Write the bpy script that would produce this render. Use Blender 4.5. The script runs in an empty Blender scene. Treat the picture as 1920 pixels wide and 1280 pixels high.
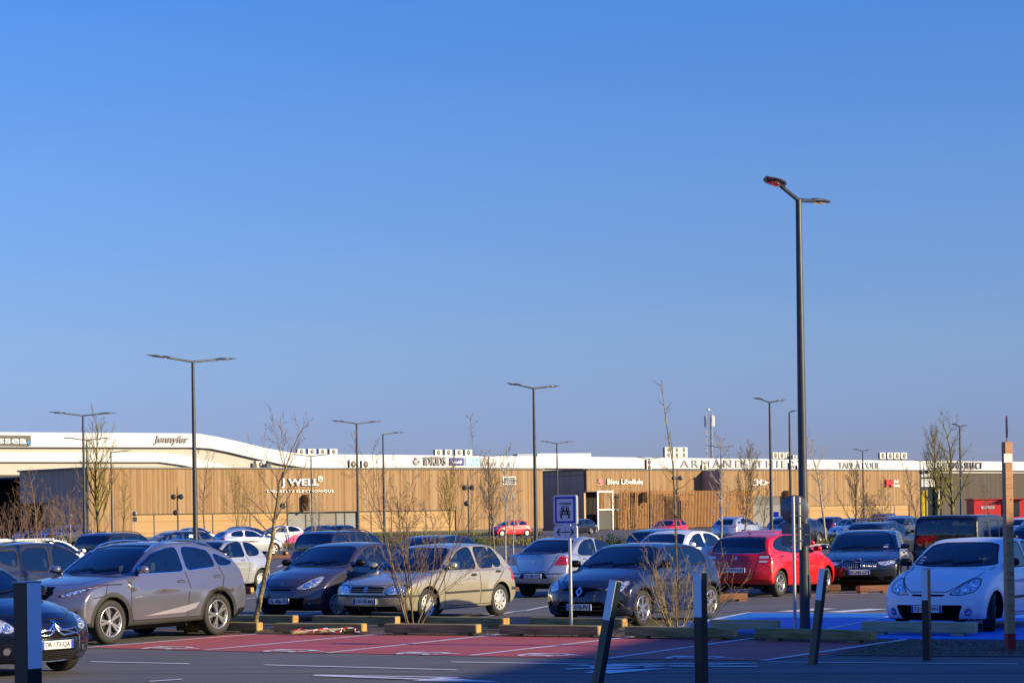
import bpy, bmesh, math, random
import numpy as np
from math import radians as R, sin, cos, pi, sqrt, atan2
from mathutils import Vector, Matrix
from mathutils.bvhtree import BVHTree
from mathutils.geometry import tessellate_polygon
random.seed(7)
scene = bpy.context.scene
COL = scene.collection
# ------------------------------------------------------------ camera
FPX, ROLL, HC, H0 = 4100.0, 0.0157, 2.0, 964.0
cd = bpy.data.cameras.new('camera'); cam = bpy.data.objects.new('camera', cd); COL.objects.link(cam)
cam.location = (0, 0, HC)
cam.rotation_mode = 'QUATERNION'
cam.rotation_quaternion = (Matrix.Rotation(R(90), 3, 'X') @ Matrix.Rotation(-ROLL, 3, 'Z')).to_quaternion()
cd.sensor_width = 36; cd.lens = FPX / 1920 * 36; cd.shift_y = (H0 - 640) / 1920
cd.clip_end = 6000; cd.clip_start = 0.3
scene.camera = cam
# ------------------------------------------------------------ world, sun, exposure
SUN_AZ = atan2(-0.37, 0.93); SUN_EL = R(17)
w = bpy.data.worlds.new('World'); scene.world = w; w.use_nodes = True
nt = w.node_tree; nt.nodes.clear()
sky = nt.nodes.new('ShaderNodeTexSky'); sky.sky_type = 'NISHITA'; sky.sun_disc = False
sky.sun_elevation = SUN_EL; sky.sun_rotation = pi / 2 - SUN_AZ
sky.altitude = 0; sky.air_density = 1.0; sky.dust_density = 0.3; sky.ozone_density = 6.0
# tint of the clear sky by height above the horizon
stc = nt.nodes.new('ShaderNodeTexCoord'); ssp = nt.nodes.new('ShaderNodeSeparateXYZ'); nt.links.new(stc.outputs['Generated'], ssp.inputs[0])
srp = nt.nodes.new('ShaderNodeValToRGB'); se = srp.color_ramp.elements
SKYT = [(0.0, (.72, .68, 1.10)), (.036, (.80, .74, 1.17)), (.078, (.98, .88, 1.12)), (.155, (.98, .985, 1.26)), (.228, (.76, 1.01, 1.41)), (.5, (.50, 1.05, 2.1)), (1.0, (.42, 1.05, 2.5))]
while len(se) < len(SKYT): se.new(.5)
for i_, (p_, c_) in enumerate(SKYT): se[i_].position = p_; se[i_].color = (c_[0] / 2, c_[1] / 2, c_[2] / 2, 1)
nt.links.new(ssp.outputs['Z'], srp.inputs[0])
smx = nt.nodes.new('ShaderNodeVectorMath'); smx.operation = 'MULTIPLY'; nt.links.new(sky.outputs[0], smx.inputs[0]); nt.links.new(srp.outputs[0], smx.inputs[1])
hs = nt.nodes.new('ShaderNodeVectorMath'); hs.operation = 'SCALE'; hs.inputs['Scale'].default_value = 2.0; nt.links.new(smx.outputs[0], hs.inputs[0])
bg = nt.nodes.new('ShaderNodeBackground'); bg.inputs['Strength'].default_value = 0.0845
wo = nt.nodes.new('ShaderNodeOutputWorld')
nt.links.new(hs.outputs[0], bg.inputs[0]); nt.links.new(bg.outputs[0], wo.inputs[0])
sd = bpy.data.lights.new('sun', 'SUN'); sd.energy = 5.0; sd.angle = R(0.5); sd.color = (1.0, 0.82, 0.45)
sun = bpy.data.objects.new('sun', sd); COL.objects.link(sun)
sv = Vector((cos(SUN_AZ) * cos(SUN_EL), sin(SUN_AZ) * cos(SUN_EL), sin(SUN_EL)))
sun.rotation_mode = 'QUATERNION'; sun.rotation_quaternion = sv.to_track_quat('Z', 'Y'); sun.location = (60, -30, 40)
scene.view_settings.view_transform = 'Standard'; scene.view_settings.look = 'None'
scene.view_settings.exposure = 0.62; scene.view_settings.gamma = 1
# ------------------------------------------------------------ pixel helpers (photo pixels -> places in the world)
def ray(px, py):
    xs, ys = px - 960.0, H0 - py
    return (xs * cos(ROLL) + ys * sin(ROLL)) / FPX, (-xs * sin(ROLL) + ys * cos(ROLL)) / FPX
def G(px, py, z=0.0):
    a, b = ray(px, py)
    Y = (z - HC) / b
    return Vector((a * Y, Y, z))
def at(px, py, Y):
    a, b = ray(px, py)
    return Vector((a * Y, Y, HC + b * Y))
def scale_at(px, y):            # px per metre where the ground shows at pixel y
    return FPX / G(px, y).y
# ------------------------------------------------------------ tagging
def tag(o, label=None, cat=None, group=None, kind=None):
    if label: o['label'] = label
    if cat: o['category'] = cat
    if group: o['group'] = group
    if kind: o['kind'] = kind
    return o
def empty(name, loc=(0, 0, 0), rz=0.0):
    o = bpy.data.objects.new(name, None); COL.objects.link(o); o.location = loc; o.rotation_euler = (0, 0, rz)
    o.empty_display_size = 0.3
    return o
def link(name, me, parent=None, loc=None):
    o = bpy.data.objects.new(name, me); COL.objects.link(o)
    if parent is not None: o.parent = parent
    if loc is not None: o.location = loc
    return o
def copy_tree(o, parent=None):
    c = o.copy(); COL.objects.link(c)
    if parent is not None: c.parent = parent
    for ch in list(o.children): copy_tree(ch, c)
    return c
# ------------------------------------------------------------ materials
MT = {}
def mat(name, col=(.5, .5, .5), rough=.6, metal=0., var=0., vscale=4., bump=0., bscale=30., coat=0., objcol=False, stretch=None, ior=1.45, spec=.5):
    if name in MT: return MT[name]
    m = bpy.data.materials.new(name); m.use_nodes = True; n = m.node_tree.nodes; l = m.node_tree.links
    b = n['Principled BSDF']; b.inputs['Base Color'].default_value = (*col, 1); b.inputs['Roughness'].default_value = rough
    b.inputs['Metallic'].default_value = metal; b.inputs['IOR'].default_value = ior
    b.inputs['Specular IOR Level'].default_value = spec
    if coat: b.inputs['Coat Weight'].default_value = coat; b.inputs['Coat Roughness'].default_value = .03
    src = None
    if objcol:
        oi = n.new('ShaderNodeObjectInfo'); src = oi.outputs['Color']; l.new(src, b.inputs['Base Color'])
    if var or bump:
        tc = n.new('ShaderNodeTexCoord'); mp = n.new('ShaderNodeMapping'); l.new(tc.outputs['Object'], mp.inputs[0])
        if stretch: mp.inputs['Scale'].default_value = stretch
    if var:
        nz = n.new('ShaderNodeTexNoise'); nz.inputs['Scale'].default_value = vscale; nz.inputs['Detail'].default_value = 6
        l.new(mp.outputs[0], nz.inputs[0])
        mr = n.new('ShaderNodeMapRange'); mr.inputs[1].default_value = .3; mr.inputs[2].default_value = .7
        mr.inputs[3].default_value = 1 - var; mr.inputs[4].default_value = 1 + var; l.new(nz.outputs[0], mr.inputs[0])
        vm = n.new('ShaderNodeVectorMath'); vm.operation = 'SCALE'
        if src is not None: l.new(src, vm.inputs[0])
        else: vm.inputs[0].default_value = col
        l.new(mr.outputs[0], vm.inputs['Scale']); l.new(vm.outputs[0], b.inputs['Base Color'])
    if bump:
        nb = n.new('ShaderNodeTexNoise'); nb.inputs['Scale'].default_value = bscale; nb.inputs['Detail'].default_value = 4
        l.new(mp.outputs[0], nb.inputs[0])
        bp = n.new('ShaderNodeBump'); bp.inputs['Strength'].default_value = bump; bp.inputs['Distance'].default_value = .02
        l.new(nb.outputs[0], bp.inputs['Height']); l.new(bp.outputs[0], b.inputs['Normal'])
    MT[name] = m
    return m
def glass_mat(name, tint, boost=1.7, rough=0.0):
    m = bpy.data.materials.new(name); m.use_nodes = True; n = m.node_tree.nodes; l = m.node_tree.links
    n.remove(n['Principled BSDF']); out = n['Material Output']
    tr = n.new('ShaderNodeBsdfTransparent'); tr.inputs[0].default_value = (*tint, 1)
    gl = n.new('ShaderNodeBsdfGlossy'); gl.inputs['Roughness'].default_value = rough; gl.inputs[0].default_value = (.9, .95, 1, 1)
    fr = n.new('ShaderNodeFresnel'); fr.inputs[0].default_value = boost
    mx = n.new('ShaderNodeMixShader'); l.new(fr.outputs[0], mx.inputs[0]); l.new(tr.outputs[0], mx.inputs[1]); l.new(gl.outputs[0], mx.inputs[2])
    l.new(mx.outputs[0], out.inputs[0]); MT[name] = m
    return m
PAINT = mat('car_paint_metallic', rough=.25, metal=.5, coat=1., objcol=True, ior=1.5)
SOLID = mat('car_paint_solid', rough=.4, metal=0, coat=.6, objcol=True, ior=1.5)
GLASS = glass_mat('car_glass', (.66, .76, .72), 2.0)
DGLASS = glass_mat('dark_glass', (.03, .035, .04), 2.1)
BLK = mat('black_plastic', (.008, .008, .009), .45, spec=.25)
GPL = mat('grey_plastic', (.032, .032, .035), .5)
GRL = mat('grille_black', (.003, .003, .0035), .6, spec=.08)
RUB = mat('tyre_rubber', (.022, .0215, .021), .7, var=.25, vscale=30, bump=.3, bscale=60)
ALY = mat('alloy', (.62, .62, .64), .28, .9)
HUBC = mat('hubcap_silver', (.55, .55, .56), .38, .55)
DRK = mat('dark_interior', (.018, .018, .02), .8)
SEATM = mat('seat_fabric', (.07, .07, .075), .9)
CHR = mat('chrome', (.8, .8, .82), .12, 1.)
HEAD = mat('headlamp_glass', (.62, .64, .68), .12, .6, var=.85, vscale=26, coat=1)
LENSM = mat('lamp_reflector', (.85, .87, .9), .08, .95)
TAIL = mat('tail_lamp', (.42, .006, .012), .15, 0, coat=1, var=.3, vscale=18)
TAILW = mat('tail_lamp_clear', (.6, .55, .55), .12, .3, coat=1)
ORNG = mat('indicator_orange', (.8, .16, .01), .2, 0, coat=1)
SEAM = mat('seam_shadow_gap', (.012, .012, .012), .9)
WHT = mat('plate_white', (.72, .73, .72), .35)
BLU = mat('plate_blue', (.01, .05, .42), .35)
INK = mat('ink_black', (.015, .015, .02), .5)
# ------------------------------------------------------------ mesh builder
class MB:
    def __init__(s): s.v = []; s.f = []; s.m = []; s.sm = []
    def add(s, vs, fs, mi=0, smooth=False):
        o = len(s.v); s.v += [tuple(a) for a in vs]; s.f += [tuple(i + o for i in f) for f in fs]
        s.m += [mi] * len(fs); s.sm += [smooth] * len(fs)
    def box(s, c, d, mi=0, rot=None, bev=0.0):
        hx, hy, hz = d[0] / 2, d[1] / 2, d[2] / 2
        if bev > 0:
            b = min(bev, hx * .9, hy * .9, hz * .9)
            vs = []; 
            for sx in (-1, 1):
                for sy in (-1, 1):
                    for sz in (-1, 1):
                        vs += [(sx * (hx - b), sy * (hy - b), sz * hz), (sx * (hx - b), sy * hy, sz * (hz - b)), (sx * hx, sy * (hy - b), sz * (hz - b))]
            bm = bmesh.new(); bv = [bm.verts.new(v) for v in vs]; bmesh.ops.convex_hull(bm, input=bv)
            bm.verts.index_update(); fs = [[v.index for v in f.verts] for f in bm.faces]; vs = [v.co.copy() for v in bm.verts]; bm.free()
        else:
            vs = [(x * hx, y * hy, z * hz) for x in (-1, 1) for y in (-1, 1) for z in (-1, 1)]
            fs = [(0, 1, 3, 2), (4, 6, 7, 5), (0, 4, 5, 1), (2, 3, 7, 6), (0, 2, 6, 4), (1, 5, 7, 3)]
        c = Vector(c); M = rot if rot is not None else Matrix.Identity(3)
        s.add([M @ Vector(v) + c for v in vs], fs, mi)
    def tube(s, pts, rad, n=8, mi=0, caps=True, smooth=True):
        pts = [Vector(p) for p in pts]; k = len(pts)
        if not hasattr(rad, '__len__'): rad = [rad] * k
        vs = []; prev = None
        for i, p in enumerate(pts):
            t = (pts[min(i + 1, k - 1)] - pts[max(i - 1, 0)])
            if t.length < 1e-9: t = Vector((0, 0, 1))
            t.normalize()
            if prev is None:
                a = Vector((1, 0, 0)) if abs(t.x) < .9 else Vector((0, 1, 0)); a = (a - t * a.dot(t)).normalized()
            else:
                a = prev - t * prev.dot(t)
                a = a.normalized() if a.length > 1e-6 else t.orthogonal().normalized()
            prev = a; b = t.cross(a)
            for j in range(n):
                th = 2 * pi * j / n; vs.append(p + (a * cos(th) + b * sin(th)) * rad[i])
        fs = [(i * n + j, i * n + (j + 1) % n, (i + 1) * n + (j + 1) % n, (i + 1) * n + j) for i in range(k - 1) for j in range(n)]
        s.add(vs, fs, mi, smooth)
        if caps:
            s.add(vs[:n], [tuple(range(n - 1, -1, -1))], mi); s.add(vs[-n:], [tuple(range(n))], mi)
    def lathe(s, prof, n=24, axis='Z', c=(0, 0, 0), mi=0, smooth=True):
        vs = []
        for (r, h) in prof:
            for j in range(n):
                th = 2 * pi * j / n; a, b = r * cos(th), r * sin(th)
                p = {'Z': (a, b, h), 'Y': (a, h, b), 'X': (h, a, b)}[axis]
                vs.append((p[0] + c[0], p[1] + c[1], p[2] + c[2]))
        k = len(prof)
        fs = [(i * n + j, i * n + (j + 1) % n, (i + 1) * n + (j + 1) % n, (i + 1) * n + j) for i in range(k - 1) for j in range(n)]
        s.add(vs, fs, mi, smooth)
    def prism(s, poly, fn, h0, h1, mi=0):
        """poly: 2D outline; fn(a,b,h)->3D; closed solid between h0 and h1"""
        n = len(poly); a = [Vector((p[0], p[1], 0)) for p in poly]
        tris = tessellate_polygon([a])
        vs = [fn(p[0], p[1], h0) for p in poly] + [fn(p[0], p[1], h1) for p in poly]
        fs = [tuple(t) for t in tris] + [tuple(i + n for i in t[::-1]) for t in tris] + [(i, (i + 1) % n, n + (i + 1) % n, n + i) for i in range(n)]
        s.add(vs, fs, mi)
    def quad(s, a, b, c, d, mi=0): s.add([a, b, c, d], [(0, 1, 2, 3)], mi)
    def mesh(s, name, mats, fix=True):
        me = bpy.data.meshes.new(name); me.from_pydata([tuple(v) for v in s.v], [], s.f)
        for m in (mats if isinstance(mats, (list, tuple)) else [mats]): me.materials.append(m)
        me.polygons.foreach_set('material_index', s.m); me.polygons.foreach_set('use_smooth', s.sm)
        me.update()
        if fix:
            bm = bmesh.new(); bm.from_mesh(me); bmesh.ops.recalc_face_normals(bm, faces=bm.faces); bm.to_mesh(me); bm.free()
        return me
    def build(s, name, mats, parent=None, loc=None, fix=True):
        return link(name, s.mesh(name, mats, fix), parent, loc)
_tc = {}
def text_geo(txt, size=1.0, ext=0.02, font_bold=0.0, sx=1.0, shear=0.0, spacing=1.0):
    """centred text as (verts, faces) in the XY plane, extruded +-ext in Z"""
    key = (txt, size, ext, font_bold, sx, shear, spacing)
    if key in _tc: return _tc[key]
    cu = bpy.data.curves.new('t', 'FONT'); cu.body = txt; cu.size = size; cu.extrude = ext; cu.align_x = 'CENTER'; cu.align_y = 'CENTER'
    cu.offset = font_bold; cu.shear = shear; cu.resolution_u = 3; cu.space_character = spacing
    o = bpy.data.objects.new('t', cu); COL.objects.link(o)
    dg = bpy.context.evaluated_depsgraph_get(); me = bpy.data.meshes.new_from_object(o.evaluated_get(dg))
    vs = [Vector((v.co.x * sx, v.co.y, v.co.z)) for v in me.vertices]; fs = [tuple(p.vertices) for p in me.polygons]
    bpy.data.meshes.remove(me); bpy.data.objects.remove(o); bpy.data.curves.remove(cu)
    if vs:
        xs = [v.x for v in vs]; ys = [v.y for v in vs]; cx = (min(xs) + max(xs)) / 2; cy = (min(ys) + max(ys)) / 2
        vs = [Vector((v.x - cx, v.y - cy, v.z)) for v in vs]
    _tc[key] = (vs, fs)
    return _tc[key]
def add_text(mb, txt, O, X, U, N, width=None, height=None, ext=.01, mi=0, **kw):
    """text centred at O, running along X, up U, facing N, fitted to width x height"""
    vs, fs = text_geo(txt, 1.0, 1.0, **kw)
    if not vs: return
    w_ = max(v.x for v in vs) * 2; h_ = max(v.y for v in vs) * 2
    sy = (height / h_) if height else None; sx = (width / w_) if width else sy
    if sy is None: sy = sx
    mb.add([O + X * (v.x * sx) + U * (v.y * sy) + N * (v.z * ext) for v in vs], fs, mi)
# ============================================================ cars
def chaikin(p, it=2):
    p = [np.array(a, float) for a in p]
    for _ in range(it):
        q = []
        for i in range(len(p)):
            a, b = p[i], p[(i + 1) % len(p)]
            q += [a * .75 + b * .25, a * .25 + b * .75]
        p = q
    return np.array(p)
def roundp(p, r):
    p = [np.array(a, float) for a in p]
    for rr in (r, r * .42):
        q = []; n = len(p)
        for i in range(n):
            a, b, c = p[i - 1], p[i], p[(i + 1) % n]; la, lc = np.linalg.norm(a - b), np.linalg.norm(c - b)
            q += [b + (a - b) / (la + 1e-9) * min(rr, la * .4), b + (c - b) / (lc + 1e-9) * min(rr, lc * .4)]
        p = q
    return np.array(p)
def sdf(poly, x, y):
    d = np.full(x.shape, 1e9); ins = np.zeros(x.shape, bool); n = len(poly)
    for i in range(n):
        ax, ay = poly[i]; bx, by = poly[(i + 1) % n]
        ex, ey = bx - ax, by - ay; wx, wy = x - ax, y - ay
        t = np.clip((wx * ex + wy * ey) / (ex * ex + ey * ey + 1e-12), 0, 1)
        d = np.minimum(d, (wx - ex * t) ** 2 + (wy - ey * t) ** 2)
        c = ((ay > y) != (by > y)) & (x < (bx - ax) * (y - ay) / ((by - ay) + (1e-12 if by == ay else 0)) + ax)
        ins ^= c
    d = np.sqrt(d)
    return np.where(ins, -d, d)
def smax(a, b, k):
    h = np.clip(.5 + .5 * (a - b) / k, 0, 1); return b + (a - b) * h + k * h * (1 - h)
def smin(a, b, k): return -smax(-a, -b, k)
def sstep(a, b, x):
    t = np.clip((x - a) / (b - a), 0, 1); return t * t * (3 - 2 * t)
class Spec: pass
def spec(**k):
    s = Spec()
    s.bowf = .30; s.bowr = .16; s.pf = 2.6; s.tumble = .30; s.tuck = .07; s.shoulder = .035; s.zw = .62; s.crown = .05; s.hcrown = .05
    s.taperf = .05; s.taperr = .05; s.flare = .018; s.clad = None; s.bsill = .0; s.bowg = .14; s.bowgr = .10; s.it = 2
    s.arch = .045; s.zbelt = 1.0; s.beltin = .06
    s.head = None; s.tail = None; s.grille = []; s.win = []; s.ws = None; s.rw = None; s.fog = None; s.handles = []; s.seams = []
    s.front_trim = []; s.rear_trim = []; s.rim = 'alloy5'; s.mirror = None; s.rails = None; s.trim_chrome = False; s.side_strip = None
    s.plate_f = .42; s.plate_r = .8; s.hood = None; s.seam_r = []; s.arch_clad = 0.
    for a, b in k.items(): setattr(s, a, b)
    s.lowp = roundp(s.low, .16); s.ghp = roundp(s.gh, .22)
    s.uw = (s.oh, s.oh + s.wb); s.uf = s.oh + s.wb / 2     # x = uf - u
    return s
def carF(s, P):
    x, y, z = P[:, 0], P[:, 1], P[:, 2]; u = s.uf - x; ay = np.abs(y); q = ay / s.W
    bf = s.bowf * q ** s.pf * (1 - sstep(0, 1.3, u)); br = s.bowr * q ** s.pf * sstep(s.L - 1.0, s.L, u)
    ue = u - bf + br
    dl = sdf(s.lowp, ue, z + s.hcrown * q ** 2.2 * sstep(.55, .85, z))
    Wz = s.W - s.tuck * np.clip((s.zw - z) / s.zw, 0, 1) ** 1.6 - s.shoulder * np.clip((z - s.zw) / (s.zbelt - s.zw), 0, 1.5) ** 2
    Wz = Wz - s.taperf * np.clip((.9 - u) / .9, 0, 1) ** 2 - s.taperr * np.clip((u - s.L + .9) / .9, 0, 1) ** 2
    for uw in s.uw:
        r = np.sqrt((u - uw) ** 2 + (z - s.R) ** 2); Wz = Wz + s.flare * np.exp(-((r - s.R - .08) / .11) ** 2)
    low = smax(dl, ay - Wz, .045)
    bg_ = s.bowg * q ** 2 * (1 - sstep(s.L * .3, s.L * .6, u)); bgr = s.bowgr * q ** 2 * sstep(s.L * .6, s.L * .9, u)
    dg = sdf(s.ghp, u - bg_ + bgr, z + s.crown * q ** 2)
    Wg = s.W - s.beltin - s.taperr * .8 * np.clip((u - s.L + 1.6) / 1.6, 0, 1) ** 2 - (z - s.zbelt) * s.tumble
    return smin(low, smax(dg, ay - Wg, .045), .012)
def car_grid(s, res):
    nc = int(20 * res); na = int(32 * res); u1, u2 = .85, s.L - .8; z0 = .62
    nm = max(4, int((u2 - u1) / (.09 / res)))
    O = []; D = []
    al = [pi / 2 * (i / nc) for i in range(nc)]
    st = [(u1, cos(a), sin(a)) for a in al] + [(u1 + (u2 - u1) * i / nm, 0, 1) for i in range(nm + 1)] + [(u2, -cos(a), sin(a)) for a in al[::-1]]
    st[0] = (u1, cos(.004), sin(.004)); st[-1] = (u2, -cos(.004), sin(.004))
    ph = np.linspace(0, pi, na + 1)
    for (u, c, sn) in st:
        for p in ph:
            O.append((s.uf - u, 0, z0)); D.append((c, sn * sin(p), -sn * cos(p)))
    O = np.array(O); D = np.array(D)
    lo = np.zeros(len(O)); hi = np.full(len(O), 2.6)
    for _ in range(22):
        m = (lo + hi) / 2; f = carF(s, O + D * m[:, None]); ins = f < 0
        lo = np.where(ins, m, lo); hi = np.where(ins, hi, m)
    P = O + D * lo[:, None]; e = .006; N = np.zeros_like(P)
    for k in range(3):
        d = np.zeros(3); d[k] = e; N[:, k] = carF(s, P + d) - carF(s, P - d)
    N /= np.linalg.norm(N, axis=1)[:, None] + 1e-9
    rows = len(st); cols = na + 1
    P[np.arange(rows) * cols, 1] = 0; P[np.arange(rows) * cols + na, 1] = 0
    # mirror: other half, sharing the centre lines
    idx = np.arange(rows * cols).reshape(rows, cols); P2 = P * [1, -1, 1]; N2 = N * [1, -1, 1]
    V = np.vstack([P, P2]); NN = np.vstack([N, N2]); id2 = idx + rows * cols; id2[:, 0] = idx[:, 0]; id2[:, -1] = idx[:, -1]
    F_ = []
    for i in range(rows - 1):
        for j in range(cols - 1):
            F_.append((idx[i, j], idx[i + 1, j], idx[i + 1, j + 1], idx[i, j + 1]))
            F_.append((id2[i, j + 1], id2[i + 1, j + 1], id2[i + 1, j], id2[i, j]))
    return V, NN, [tuple(int(a) for a in f) for f in F_]
class Clip:
    def __init__(s, V, N, F): s.V = V; s.N = N; s.F = [(f, 'body') for f in F]
    def cut(s, fn, new, only=('body',)):
        val = fn(s.V, s.N); nv = []; nn = []; cache = {}; out = []; base = len(s.V)
        def mid(a, b):
            k = (a, b) if a < b else (b, a)
            if k in cache: return cache[k]
            t = val[a] / (val[a] - val[b]); t = min(max(t, .02), .98)
            nv.append(s.V[a] * (1 - t) + s.V[b] * t); n_ = s.N[a] * (1 - t) + s.N[b] * t; nn.append(n_ / (np.linalg.norm(n_) + 1e-9))
            cache[k] = base + len(nv) - 1
            return cache[k]
        for f, t in s.F:
            if t not in only: out.append((f, t)); continue
            sg = [val[i] < 0 for i in f]
            if all(sg): out.append((f, new)); continue
            if not any(sg): out.append((f, t)); continue
            A = []; B = []
            for i in range(len(f)):
                a, b = f[i], f[(i + 1) % len(f)]
                (A if sg[i] else B).append(a)
                if sg[i] != sg[(i + 1) % len(f)]: m = mid(a, b); A.append(m); B.append(m)
            if len(A) > 2: out.append((tuple(A), new))
            if len(B) > 2: out.append((tuple(B), t))
        s.F = out
        if nv: s.V = np.vstack([s.V, nv]); s.N = np.vstack([s.N, nn])
def part_mesh(c, faces, name, mats, off=0.0, flip=False, mi=None):
    used = {}; vs = []; ns = []; fs = []
    for f in faces:
        g = []
        for i in f:
            if i not in used: used[i] = len(vs); vs.append(c.V[i] + c.N[i] * off); ns.append(c.N[i] * (-1 if flip else 1))
            g.append(used[i])
        fs.append(tuple(g[::-1]) if flip else tuple(g))
    me = bpy.data.meshes.new(name); me.from_pydata([tuple(v) for v in vs], [], fs)
    for m in mats: me.materials.append(m)
    me.polygons.foreach_set('use_smooth', [True] * len(fs))
    if mi: me.polygons.foreach_set('material_index', mi)
    me.update(); me.normals_split_custom_set_from_vertices([tuple(n) for n in ns])
    return me
def make_wheel_meshes(Rw, width, style, res=28):
    t = MB(); rr = Rw * (.69 if style in ('twin', 'cross') else .64); h = width / 2
    # outer side is +Y
    t.lathe([(rr - .01, -h * .8), (rr + .01, -h * .95), (Rw * .90, -h), (Rw * .98, -h * .8), (Rw, -h * .5), (Rw, -.02), (Rw * .985, -.012), (Rw * .985, .012), (Rw, .02), (Rw, h * .5), (Rw * .98, h * .8), (Rw * .90, h), (rr + .02, h * .97), (rr, h * .8)], res, 'Y')
    tyre = t.mesh('wheel', [RUB])
    r = MB(); d = h * .72
    r.lathe([(rr + .004, -h * .7), (rr + .004, h * .86), (rr - .012, h * .9), (rr - .022, h * .8), (rr - .03, h * .2)], res, 'Y', mi=0)
    r.lathe([(0.0, d * .1), (rr - .03, d * .1)], res, 'Y', mi=1, smooth=False)
    if style == 'cover':           # plastic cover with slots round the edge
        r.lathe([(0, d * 1.12), (.03, d * 1.12), (.05, d * .95), (rr * .55, d * 1.05), (rr * .64, d * 1.0)], res, 'Y', mi=0)
        nn = 9
        for k in range(nn):
            a0 = 2 * pi * k / nn; w_ = 2 * pi / nn * .62
            for j in range(3):
                a, b = a0 + w_ * j / 3, a0 + w_ * (j + 1) / 3
                r.add([(rr * .64 * cos(a), d, rr * .64 * sin(a)), (rr * .64 * cos(b), d, rr * .64 * sin(b)), (rr * .9 * cos(b), d * .95, rr * .9 * sin(b)), (rr * .9 * cos(a), d * .95, rr * .9 * sin(a))], [(0, 1, 2, 3)], 0)
        r.lathe([(rr * .86, d * .96), (rr * .99, d * .9)], res, 'Y', mi=0)
        mats = [HUBC, DRK]
    else:
        r.lathe([(0, d * 1.05), (.03, d * 1.05), (.045, d * .9), (.06, d * .6)], 14, 'Y', mi=0)
        n_, tw, wd = {'alloy5': (5, .11, .017), 'twin': (5, .15, .016), 'multi': (8, .0, .017), 'cross': (6, .17, .011), 'big': (5, .2, .02)}[style]
        for k in range(n_):
            for sg in ((-1, 1) if tw else (0,)):
                a0 = 2 * pi * k / n_ + sg * .07; a1 = 2 * pi * k / n_ + sg * tw
                if style == 'cross': a1 = 2 * pi * k / n_ + sg * .42
                p0 = Vector((.03 * cos(a0), d * .9, .03 * sin(a0))); p1 = Vector(((rr - .015) * cos(a1), d * .95, (rr - .015) * sin(a1)))
                dr = (p1 - p0).normalized(); sd_ = dr.cross(Vector((0, 1, 0))).normalized() * wd; up = Vector((0, .012, 0))
                vs = [p0 - sd_, p0 + sd_, p1 + sd_ * 1.25, p1 - sd_ * 1.25]
                vs = [v + up for v in vs] + [v - up * 2 - (v - Vector((0, v.y, 0))) * .0 for v in vs]
                r.add(vs, [(0, 1, 2, 3), (4, 7, 6, 5), (0, 4, 5, 1), (1, 5, 6, 2), (2, 6, 7, 3), (3, 7, 4, 0)], 0)
        mats = [ALY, DRK]
    return tyre, r.mesh('rim', mats)
def seats_geo(mb, s, rhd=False):
    W = s.W; u0 = s.seat_u if hasattr(s, 'seat_u') else s.oh + 1.35
    for (u, ys) in ((u0, (-.36, .36)), (u0 + .85, (-.38, 0, .38))):
        for y in ys:
            wd = .46 if len(ys) == 2 else .36; x = s.uf - u
            rot = Matrix.Rotation(-R(14), 3, 'Y')
            mb.box((x + .25, y, .52), (.5, wd, .16), 0, bev=.05)
            mb.box((x - .05, y, .82), (.13, wd, .60), 0, rot, bev=.05)
            mb.box((x - .15, y, 1.2 if s.H > 1.4 else 1.15), (.09, .26, .17), 0, rot, bev=.035)
class Hit:
    def __init__(s, b): s.b = b
    def ray_cast(s, o, d):
        h = s.b.ray_cast(o, d)
        if h[0] is not None: return h
        p = o + d * (abs(o.x if abs(d.x) > .5 else o.y) - (1.9 if abs(d.x) > .5 else .85)); return s.b.find_nearest(p)
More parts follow.
